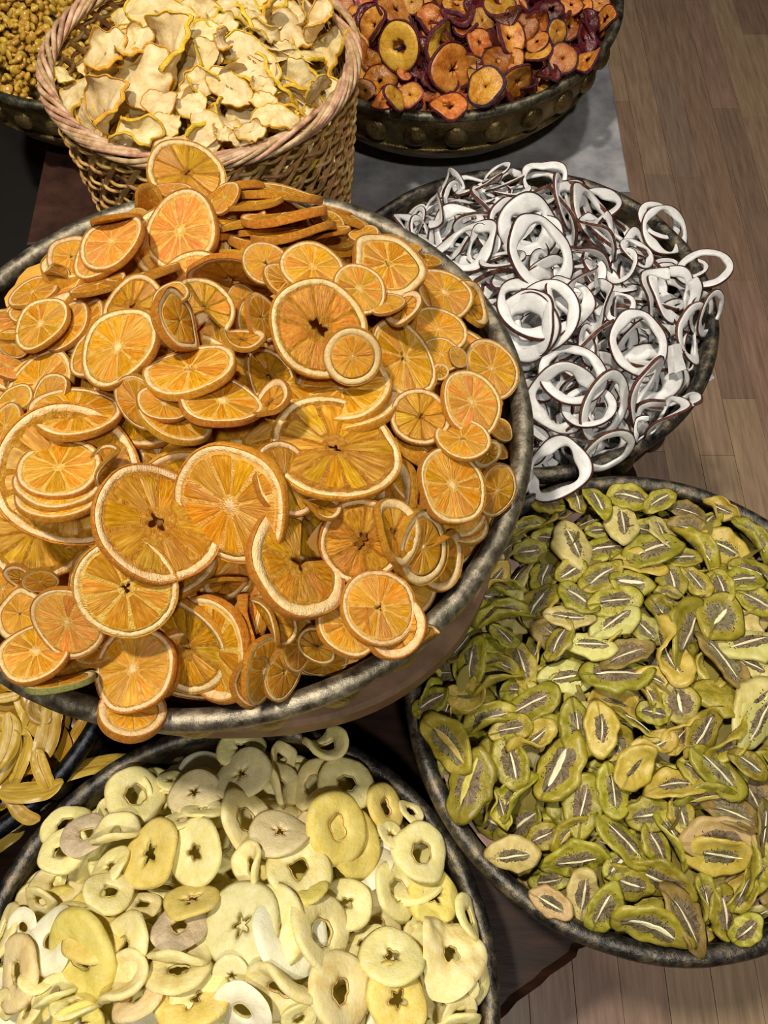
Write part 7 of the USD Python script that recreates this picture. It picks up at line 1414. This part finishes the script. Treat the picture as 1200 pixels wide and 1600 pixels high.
CHIP = '''
chip|-2475 8054 8846|-16 19 -157 474|186|4 0 0
chip|-2670 7946 8755|15 138 195 439|149|6 5 0
chip|-2902 7104 8931|-82 116 -221 426|104|5 7 0
chip|-1660 7597 9153|136 -39 -344 334|210|4 1 0
chip|-1466 7444 9192|19 38 118 484|163|3 1 0
chip|-1749 7693 9197|136 -40 -36 478|114|0 0 0
chip|-1587 7254 9212|38 10 -48 496|187|7 6 0
core|-2032 7596 9184|17 -8 -151 476|341|large pale apple crisp with a seed-pocket core at the top of the basket
chip|-1329 7690 9175|-13 60 40 495|238|apple crisp with a ruffled yellow edge at the back of the basket
chip|-1187 7539 9175|139 93 30 470|134|1 1 0
curl|-1100 7431 9126|92 85 -26 483|143|7 10 0
chip|-904 8310 8747|26 -66 -144 473|228|5 2 1
chip|-746 8160 8858|71 229 65 434|149|5 2 0
chip|-882 7846 8900|-41 74 -176 460|271|4 2 1
curl|-591 7827 8913|-120 -156 266 375|236|yellow-edged apple crisp curling upright at the right rear
chip|-508 7752 8738|-105 -168 290 356|314|long apple crisp leaning on the right wall of the basket
chip|-883 7390 8953|188 104 -75 445|138|5 4 1
chip|-764 7172 8851|171 105 -150 433|207|broad flat apple crisp at the right of the basket
chip|-615 7057 8820|330 187 144 292|158|1 4 0
chip|-2222 7215 9148|-5 -63 273 414|212|6 8 0
chip|-2888 7699 8625|-10 -23 306 394|130|4 5 0
chip|-2489 7156 9082|-25 -93 336 357|268|puckered apple crisp at the upper left of the basket
chip|-1575 7060 9178|173 -2 -93 460|178|0 6 0
curl|-1428 7117 9244|-128 183 -261 364|134|5 10 1
chip|-1871 7117 9139|241 -95 -263 337|367|long apple crisp with a seed pit beneath the large cored crisp
curl|-1593 6794 9091|197 12 75 453|156|0 8 0
chip|-2771 6958 8854|-62 -62 308 384|244|narrow apple crisp against the left wall of the basket
chip|-2093 6839 9130|-8 -117 310 374|318|broad long apple crisp in the left middle, pale and smooth
chip|-1690 6575 9050|-7 57 -118 482|191|5 12 0
chip|-1915 6492 9114|62 -7 -111 484|174|7 13 0
chip|-2614 6637 8777|277 -86 -163 373|259|3 9 0
chip|-2397 6514 9018|208 -80 -287 344|316|apple crisp with a ridged core, left of the hook-shaped crisp
core|-1187 7114 9065|56 73 -199 450|281|star-shaped apple crisp with an oval core, right of center
chip|-1077 6848 9005|54 72 79 485|134|2 10 0
chip|-1040 6643 8967|61 102 -11 485|153|1 11 0
chip|-1292 6664 8888|83 99 -132 465|169|2 11 0
core|-1353 6733 9074|80 75 -148 465|206|pinkish white apple crisp with two dark seed pockets, center
curl|-1429 6526 8929|-122 185 -135 427|185|7 12 0
chip|-1858 6279 9074|123 -34 -26 483|146|0 13 0
chip|-1544 6304 8949|130 90 -234 413|212|square apple crisp with a notched corner at the front
curl|-1396 6252 8985|1 72 -42 493|112|0 12 0
chip|-1813 6097 8998|81 -55 28 489|174|4 12 0
chip|-944 6463 8979|-21 30 139 479|218|1 11 2
chip|-1142 6223 9024|-2 -17 136 481|151|1 11 1
chip|-1260 6153 9016|182 47 27 462|61|0 12 1
curl|-2111 6199 9027|65 -80 -29 488|226|hook-shaped apple crisp with a curled yellow rim at the front left
curl|-2364 7099 8825|141 156 151 428|309|2 5 0
chip|-669 7767 8523|180 232 399 71|257|7 4 0
chip|-989 6541 8598|48 203 152 428|276|0 12 3
curl|-1108 6996 8887|137 -123 448 123|312|3 4 0
chip|-923 6695 8714|119 136 409 225|318|2 4 2
chip|-895 7277 8776|251 113 395 134|298|5 4 0
curl|-1385 7714 8994|-123 1 411 256|352|2 1 0
chip|-1631 6818 8940|-5 190 -348 305|262|4 11 0
curl|-2630 6816 8608|84 -180 444 116|247|3 9 1
curl|-2489 7535 8714|-26 -253 247 352|314|7 5 0
chip|-1819 7039 8989|69 -146 3 473|312|1 6 0
curl|-585 7605 8541|-7 -97 393 293|295|2 3 0
curl|-2239 6774 8837|31 -108 61 483|353|2 8 0
chip|-2191 7000 8891|105 159 -381 262|320|4 8 0
curl|-1303 8154 8839|-44 -99 25 488|326|0 1 1
chip|-949 8268 8620|-126 119 -462 82|265|4 2 0
chip|-2023 6303 8654|85 -170 31 461|232|2 13 1
chip|-2368 6507 8639|102 122 -420 220|282|3 13 0
curl|-1604 6573 8772|25 -70 411 275|342|1 12 0
chip|-760 6695 8609|91 203 -30 447|246|2 4 1
chip|-1987 6749 8754|53 246 -297 314|359|1 8 0
curl|-839 6995 8660|-205 89 -447 13|306|3 4 1
curl|-695 7196 8667|92 178 36 457|323|2 4 0
chip|-818 7722 8719|-149 -8 416 233|353|4 3 0
curl|-1092 7716 8974|-69 258 -146 397|309|0 1 0
chip|-593 6982 8557|91 33 421 252|255|1 4 2
chip|-2419 6817 8720|63 -168 -41 465|333|6 13 0
chip|-1058 6421 8519|147 133 -154 432|250|1 12 4
chip|-1729 6439 8811|41 -152 -252 402|313|3 12 0
chip|-2134 6486 8763|-6 19 161 473|324|2 13 0
curl|-2696 7265 8681|201 -123 -429 102|273|0 7 0
chip|-560 7182 8543|-4 -252 258 346|274|1 4 1
chip|-2422 7693 8807|79 -25 -15 493|276|3 0 0
chip|-1260 6562 8719|65 73 379 311|329|1 12 1
chip|-2820 7061 8481|137 -138 -241 393|301|3 9 2
chip|-1228 6300 8573|240 55 84 427|272|1 12 3
chip|-1361 7283 9024|-59 61 251 424|271|4 10 0
chip|-1468 6270 8537|254 -18 -352 247|220|1 12 2
curl|-878 6606 8504|225 28 434 103|296|2 4 4
'''
CHIP_ANCHORS = ['the large cored crisp', 'the ruffled crisp', 'the curling right crisp', 'the right wall crisp', 'the broad right crisp', 'the puckered crisp', 'the seed-pitted crisp', 'the left wall crisp', 'the broad left crisp', 'the ridged crisp', 'the star-shaped crisp', 'the two-pocketed crisp', 'the notched crisp', 'the hook-shaped crisp']
CHIP_DEEP = '''-177 656 870 -9 2 18 27 -174 837 861 6 17 8 31 -204 744 883 -12 -2 16 29 -192 699 885 -11 -4 16 28 -242 719 874 -8 -6 17 33 -164 820 849 0 6 19 30 -97 672 845 12 -7 14 30 -127 655 848 2 -10 17 33 -207 694 861 -5 -9 17 28 -224 726 868 -13 -2 15 35 -79 788 853 11 6 15 34 -146 715 880 -2 1 20 34 -213 695 859 -3 -3 20 29 -96 665 855 1 -7 19 27 -259 739 843 -15 -3 12 36 -171 671 877 0 -7 19 26 -70 741 854 5 4 19 30 -131 788 865 -2 13 15 27 -128 735 867 8 -2 18 34 -137 645 845 2 -14 14 27 -169 800 871 -1 4 19 32 -158 666 860 0 -14 14 29 -135 770 877 0 0 20 34 -235 683 860 -18 -2 8 27 -157 821 873 2 10 17 33 -220 707 863 -14 5 13 36 -187 809 860 -9 9 15 30 -200 744 871 5 -2 19 27 -110 717 874 15 -3 13 28 -256 704 846 -11 -3 17 33 -246 697 848 -10 -9 15 34 -120 757 885 5 -2 19 30 -103 742 863 7 -2 19 31 -178 841 846 -7 16 10 34 -174 786 876 -5 6 18 36 -132 787 860 1 5 19 28 -112 700 855 2 -10 17 35 -69 723 862 11 1 16 31 -67 744 843 11 2 17 36 -78 691 838 8 -10 15 34 -112 705 873 9 -3 18 27 -84 761 859 15 3 13 34 -231 695 855 -8 -8 17 29 -120 738 883 10 -4 17 30 -211 691 864 -3 -5 19 28 -80 728 855 3 -2 20 30 -269 730 844 -13 -4 15 32 -249 741 870 -12 -1 16 28 -98 799 849 10 9 15 30 -82 694 860 12 1 16 30 -119 651 857 13 -8 13 33 -82 794 852 8 4 18 31 -236 707 869 -8 -6 17 29 -174 840 836 -3 11 16 26 -206 757 882 -5 4 19 35 -229 701 871 1 3 20 26 -103 744 869 12 3 16 30 -125 718 887 -9 -8 16 34 -230 759 871 -10 -1 17 35 -112 737 876 -1 -6 19 34 -249 663 851 -12 0 16 27 -235 825 858 -3 17 11 23 -140 793 898 15 5 13 27 -119 674 871 -16 -4 11 31 -258 710 875 -13 4 14 29 -186 634 864 -8 -16 8 25 -140 687 881 6 13 14 35 -170 828 876 15 6 12 27 -193 724 900 -10 8 16 29 -122 843 866 -7 16 10 23 -123 784 901 9 5 17 27 -135 856 859 -8 17 7 23 -117 824 858 5 -14 13 27 -259 780 863 -12 14 7 27 -197 706 882 -15 0 13 28 -148 701 889 -9 12 13 35 -176 797 899 15 0 13 34 -224 786 891 -11 0 17 27 -207 801 886 6 2 19 26 -156 774 891 -9 14 11 33 -280 774 851 -17 -3 10 30 -169 728 907 12 -9 14 27 -99 803 872 -2 15 13 31 -196 750 906 -5 9 17 28 -82 802 865 9 15 10 24 -200 852 857 5 15 13 24 -218 835 866 1 14 15 30 -141 755 898 -1 -1 20 34 -219 726 891 -9 15 11 31 -177 673 889 -13 11 11 27 -107 717 878 6 15 11 27 -268 743 847 -6 -15 12 29 -112 753 893 5 12 15 32 -143 665 862 -10 -13 12 33 -261 809 864 -17 4 9 23 -196 689 892 4 -2 19 31 -189 821 879 10 14 11 31 -150 815 887 10 13 12 31 -183 764 895 -15 0 14 30 -206 782 892 0 16 12 30 -153 638 870 -8 14 13 34 -165 755 899 9 3 18 29 -60 741 853 18 -2 8 23 -163 850 868 1 10 17 26 -142 834 874 11 0 17 31 -213 758 888 11 12 11 30 -247 724 889 4 7 18 26 -197 654 880 -14 -6 13 33 -166 709 908 -9 -2 18 28 -219 818 877 -7 -1 19 32 -230 799 872 -8 15 11 30 -91 754 889 10 9 14 29 -234 753 898 -13 1 15 31 -118 733 896 3 12 16 31 -154 734 900 4 16 11 27 -133 711 888 -5 12 16 26 -168 625 856 6 -15 11 27 -117 806 887 16 4 11 27 -179 845 869 -12 -2 16 26 -70 798 856 1 -6 19 29 -273 759 862 -13 1 15 26'''
BANANA = '''
strip|-3200 2089 6738|30 74 17 493|117|5 4 2
strip|-3235 1989 6744|43 68 61 490|116|5 4 1
strip|-3198 1791 6688|44 80 -34 490|211|6 0 0
strip|-3090 1497 6569|-37 -99 294 390|268|1 0 0
strip|-3219 1487 6622|105 24 268 408|267|2 0 0
strip|-3181 1620 6692|98 17 324 367|246|pale curved banana strip at the left edge of the frame
strip|-2808 1368 6760|0 0 -253 431|195|7 3 0
strip|-2805 1736 6519|209 128 313 303|214|0 1 0
strip|-2847 1708 6720|113 38 332 355|274|broad banana strip standing beside the bent one
dark|-2693 1686 6481|0 0 277 416|214|translucent brown banana strip leaning on the black rim
dark|-3034 1004 6608|0 0 136 481|228|3 3 0
strip|-2922 1055 6736|0 0 -149 477|176|2 3 0
strip|-3168 875 6385|0 0 160 474|173|3 3 1
strip|-2868 1208 6764|-87 -4 25 492|272|smooth creamy banana strip lying crosswise near the black rim
bent|-2960 1876 6808|-27 96 -314 376|199|banana strip folded into a U at the top of the bowl
smile|-2414 1438 6539|-150 -10 33 476|356|crescent banana strip lying across the rim between the two lower bowls
strip|-3806 2265 6742|-56 20 -88 489|599|5 4 3
dark|-2845 2393 6639|82 131 288 379|592|7 4 0
strip|-3033 2092 6573|-82 152 -270 384|533|5 4 0
dark|-3496 1653 6521|44 65 463 171|610|5 3 0
dark|-3514 2651 6816|4 -54 -142 476|646|5 4 4
strip|-3154 1713 6499|55 0 489 86|516|2 1 0
strip|-2809 2092 6554|-84 68 -453 182|493|7 1 0
'''
BANANA_ANCHORS = ['the pale left strip', 'the broad strip', 'the brown strip', 'the creamy strip', 'the U-folded strip', 'the crescent strip']
BANANA_DEEP = '''-345 327 653 8 3 18 64 -478 182 643 -10 1 17 52 -400 360 647 0 12 16 60 -397 274 660 3 3 20 56 -334 221 662 3 -4 19 53 -462 324 642 -3 2 20 55 -327 158 648 4 8 18 51 -379 269 662 2 1 20 64 -332 313 637 6 4 19 63 -505 324 653 -2 3 20 63 -429 243 662 2 2 20 58 -513 339 629 5 6 18 51 -388 112 643 5 -12 15 57 -404 206 666 5 -2 19 58 -464 135 652 1 -3 20 59 -476 257 649 1 -3 20 57 -482 314 656 -11 3 16 58 -415 149 644 -3 -13 15 58 -304 249 640 1 3 20 57 -406 358 652 -6 5 18 57 -519 172 651 -6 -12 15 58 -370 368 639 5 9 17 58 -293 270 631 -8 12 14 56 -367 249 667 5 2 19 60 -450 207 663 -4 14 14 55 -329 321 649 8 -3 18 59 -391 369 628 2 10 17 63 -475 150 643 -1 -15 13 62 -421 131 645 0 -15 13 50 -366 323 642 0 7 19 64 -461 319 651 -10 1 17 55 -522 249 652 -4 5 19 57 -457 307 661 -4 9 17 63 -459 325 661 -10 7 16 63 -327 195 642 2 -4 19 61 -322 181 640 -3 -3 20 63 -354 316 643 15 -4 13 52 -307 266 631 5 -2 19 57 -432 151 642 -1 -6 19 62 -515 182 634 -4 -2 19 55 -382 360 657 -2 -1 20 55 -368 128 667 3 -14 14 50 -314 310 650 2 8 18 50 -395 333 674 -3 0 20 61 -387 280 687 -5 10 16 56 -353 126 652 4 -7 18 41 -418 369 656 5 5 19 51 -332 327 656 11 5 15 60 -310 303 657 3 6 19 57 -422 392 652 -1 13 15 46 -344 316 662 4 8 18 57 -331 147 650 7 0 19 42 -329 241 681 -3 12 16 52 -316 276 668 2 -7 19 52 -381 306 680 -1 6 19 51 -387 383 657 11 7 15 41 -348 360 654 6 9 17 48 -280 266 657 6 -5 18 44 -376 158 666 -4 -4 19 56 -399 244 679 -10 0 18 63 -361 199 679 10 -3 17 65 -355 340 667 4 5 19 52 -327 352 649 7 6 18 49'''
DIRS = ['to the right of', 'to the lower right of', 'below', 'to the lower left of', 'to the left of', 'to the upper left of', 'above', 'to the upper right of']
ORD = ['nearest', 'second', 'third', 'fourth', 'fifth', 'sixth', 'seventh']
ADJ = {'orange': {'pink': 'pinkish', 'pale': 'pale-pithed', 'clear': 'translucent', 'curl': 'curled', 'thick': 'thick-pithed', 'giant': 'huge', 'big': 'ragged'},
       'apple': {'grey': 'greyish', 'yellow': 'deep yellow', 'white': 'whitish', 'curl': 'curled', 'rust': 'peach-tinted', 'lilac': 'lilac-brown'},
       'coconut': {'fat': 'thick', 'oval': 'oval'}, 'kiwi': {'curl': 'folded', 'brown': 'brownish', 'pale': 'pale', 'plain': 'plain', 'white': 'fat-cored', 'yellow': 'yellowish', 'tan': 'tan'},
       'plum': {'dark': 'dark', 'thickskin': 'dark-rimmed', 'amber': 'amber', 'pinkskin': 'rosy-skinned'}, 'chip': {'curl': 'curled'}, 'banana': {'dark': 'brown'}}
def place(name, target, P, q, a, label, category, group):
    x = UsdGeom.Xform.Define(stage, numbered('/World/' + name)); p = x.GetPrim()
    p.GetReferences().AddInternalReference('/World/kinds/' + target); p.SetInstanceable(True)
    rot = Gf.Matrix3d(Gf.Quatd(float(q[3]), float(q[0]), float(q[1]), float(q[2])).GetNormalized())
    M = Gf.Matrix4d().SetScale(Gf.Vec3d(a, a, a)) * Gf.Matrix4d(rot, Gf.Vec3d(*map(float, P)))
    x.AddTransformOp().Set(M); tag(p, label, category, group)
def simple_piece(kind, r, n):
    """Low-poly piece for the depth of a heap."""
    if kind in ('coconut',): v, f, _ = sweep([(0, 0), (.5, -.05), (1, 0), (.5, .05)], 18, 0, 2 * PI, lambda a: .66 + 0 * a)
    elif kind == 'apple': v, f, _ = sweep([(0, 0), (.5, -.10), (1, 0), (.5, .10)], 18, 0, 2 * PI, lambda a: .28 + 0 * a)
    else:
        v, f, _ = plate(22, 4, wob(.05, int(r * 1e5) % 97), .055)
        v = v * [1, {'kiwi': .66, 'banana': .33, 'chip': .75}.get(kind, 1), 1]
    v = bent(v, (0, 0, .1, .1, int(r * 1e5) % 31, .2)) * r
    x = np.cross([.3, 1, .2], n); x /= np.linalg.norm(x); y = np.cross(n, x)
    return v @ np.array([x, y, n]), f
def heap(kind, table, anchors, deep, name, noun, category, group, stuff_name, stuff_label, stuff_mat):
    for i, row in enumerate(table.strip().split('\n')):
        k, P, q, a, lab = row.split('|'); P = np.array(P.split(), float) * 1e-4; q = np.array(q.split(), float) / 500
        if lab[0].isdigit():
            d, an, o = map(int, lab.split()); adj = ADJ[kind].get(k, '')
            lab = ' '.join(f"{adj} {noun} {DIRS[d]} {anchors[an]}, {ORD[o] + ('' if o == 0 else ' nearest')} on that side".split())
            if len(lab.split()) > 16: lab = lab.replace(' on that side', '')
            if len(lab.split()) > 16: lab = lab.replace('dried ', '', 1)
            if len(lab.split()) > 16: lab = lab[len(adj):].strip()
        ch = KINDS[f'{kind}:{k}']; j = (i * 7 + int(P[0] * 1e4) + int(P[1] * 1e4)) % len(ch)
        place(name, ch[j], P, q, float(a) * 1e-4, lab, category, group)
    D = np.array(deep.split(), float).reshape(-1, 7); vs, fs, n0 = [], [], 0
    for d in D:
        n = d[3:6] / np.linalg.norm(d[3:6]); v, f = simple_piece(kind, d[6] * 1e-3, n)
        vs.append(v + d[:3] * 1e-3); fs.append(f + n0); n0 += len(v)
    tag(obj(stuff_name, (np.vstack(vs), np.vstack(fs)), stuff_mat), stuff_label, category, kind='stuff')
heap('orange', ORANGE, ORANGE_ANCHORS, ORANGE_DEEP, 'orange_slice', 'dried orange slice', 'orange slice', 'dried orange slices heaped in the largest bowl', 'buried_orange_slices', 'buried orange slices filling the heap under the visible ones', 'orange_membrane')
heap('apple', APPLE, APPLE_ANCHORS, APPLE_DEEP, 'apple_ring', 'dried apple ring', 'apple ring', 'dried apple rings in the front bowl', 'buried_apple_rings', 'buried apple rings filling the front bowl under the visible ones', 'apple_flesh')
heap('coconut', COCONUT, COCONUT_ANCHORS, COCONUT_DEEP, 'coconut_ring', 'coconut ring', 'coconut ring', 'coconut rings heaped in the right-hand bowl', 'buried_coconut_rings', 'buried coconut rings filling the right-hand bowl under the visible ones', 'coconut_flesh')
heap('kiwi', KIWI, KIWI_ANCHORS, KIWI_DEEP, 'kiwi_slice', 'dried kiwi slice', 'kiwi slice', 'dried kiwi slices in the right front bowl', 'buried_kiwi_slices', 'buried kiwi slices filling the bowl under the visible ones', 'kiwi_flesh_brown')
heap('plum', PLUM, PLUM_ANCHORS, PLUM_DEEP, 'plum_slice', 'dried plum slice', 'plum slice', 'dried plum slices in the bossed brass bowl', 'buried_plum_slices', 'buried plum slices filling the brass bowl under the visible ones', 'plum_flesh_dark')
heap('chip', CHIP, CHIP_ANCHORS, CHIP_DEEP, 'apple_crisp', 'apple crisp', 'apple crisp', 'apple crisps in the wicker basket', 'buried_apple_crisps', 'buried apple crisps filling the wicker basket under the visible ones', 'crisp_flesh')
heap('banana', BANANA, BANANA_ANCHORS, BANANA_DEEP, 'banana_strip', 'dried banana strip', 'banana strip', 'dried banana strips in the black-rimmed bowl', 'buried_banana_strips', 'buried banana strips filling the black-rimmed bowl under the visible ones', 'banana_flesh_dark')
# loose white bits on the inside of the coconut bowl's rim
for (x, y, z, s, lab) in ((.342, .557, .684, .0042, 'small white coconut crumb on the inner right wall of the bowl, upper of two'), (.336, .530, .680, .0046, 'small white coconut crumb on the inner right wall of the bowl, lower of two')):
    place('coconut_crumb', 'coconut_chip', (x, y, z), (.2, .1, .3, .9), s, lab, 'coconut crumb', 'coconut crumbs')
# golden raisins: the ones in view singly, the rest of the bowl as stuff
rr = np.random.default_rng(21); pts = []; cx, cy, zr, R = -.348, 1.005, .765, .172
def rz(x, y): return zr + .03 * (1 - ((x - cx) ** 2 + (y - cy) ** 2) / R ** 2) - .004
def pix(x, y, z):
    c, s = math.cos(math.radians(62.5)), math.sin(math.radians(62.5)); d = y * c - (z - 1.4) * s; return 600 + 1340 * x / d, 800 - 1340 * (y * s + (z - 1.4) * c) / d
while len(pts) < 900:
    a, b = rr.uniform(0, 2 * PI), R * math.sqrt(rr.uniform()); x, y = cx + b * math.cos(a), cy + b * math.sin(a)
    if len(pts) > 760 or not pts or min((x - p[0]) ** 2 + (y - p[1]) ** 2 for p in pts) < .0075 ** 2 * (1 if len(pts) < 420 else .5):
        if len(pts) <= 760 and pts and rr.uniform() > .05: continue
    pts.append((x, y, rz(x, y) + rr.uniform(-.003, .003)))
seen = [p for p in pts if -8 < pix(*p)[0] < 150 and -8 < pix(*p)[1] < 190]; seen = seen[:300]; sid = set(seen)
for i, p in enumerate(seen):
    q = rr.normal(size=4) * [.5, .5, 1, 1]; q /= np.linalg.norm(q)
    place('golden_raisin', KINDS['raisin:raisin'][i % 4], p, q, rr.uniform(.0048, .0068), 'small golden raisin among its like in the upper left bowl', 'raisin', 'golden raisins in the upper left bowl')
ico = trimesh.creation.icosphere(1, 1.0); vs, fs = [], []; n0 = 0
for p in pts + [(p[0] + .003, p[1] + .002, p[2] - .008) for p in pts]:
    if p in sid: continue
    v = ico.vertices * [.0058, .0042, .0034]; a = rr.uniform(0, PI); c, s = math.cos(a), math.sin(a)
    v = np.c_[c * v[:, 0] - s * v[:, 1], s * v[:, 0] + c * v[:, 1], v[:, 2]] + p; vs.append(v); fs.append(ico.faces + n0); n0 += len(v)
tag(obj('buried_raisins', (np.vstack(vs), np.vstack(fs)), 'raisin', smooth=True), 'remaining golden raisins filling the upper left bowl', 'raisins', kind='stuff')
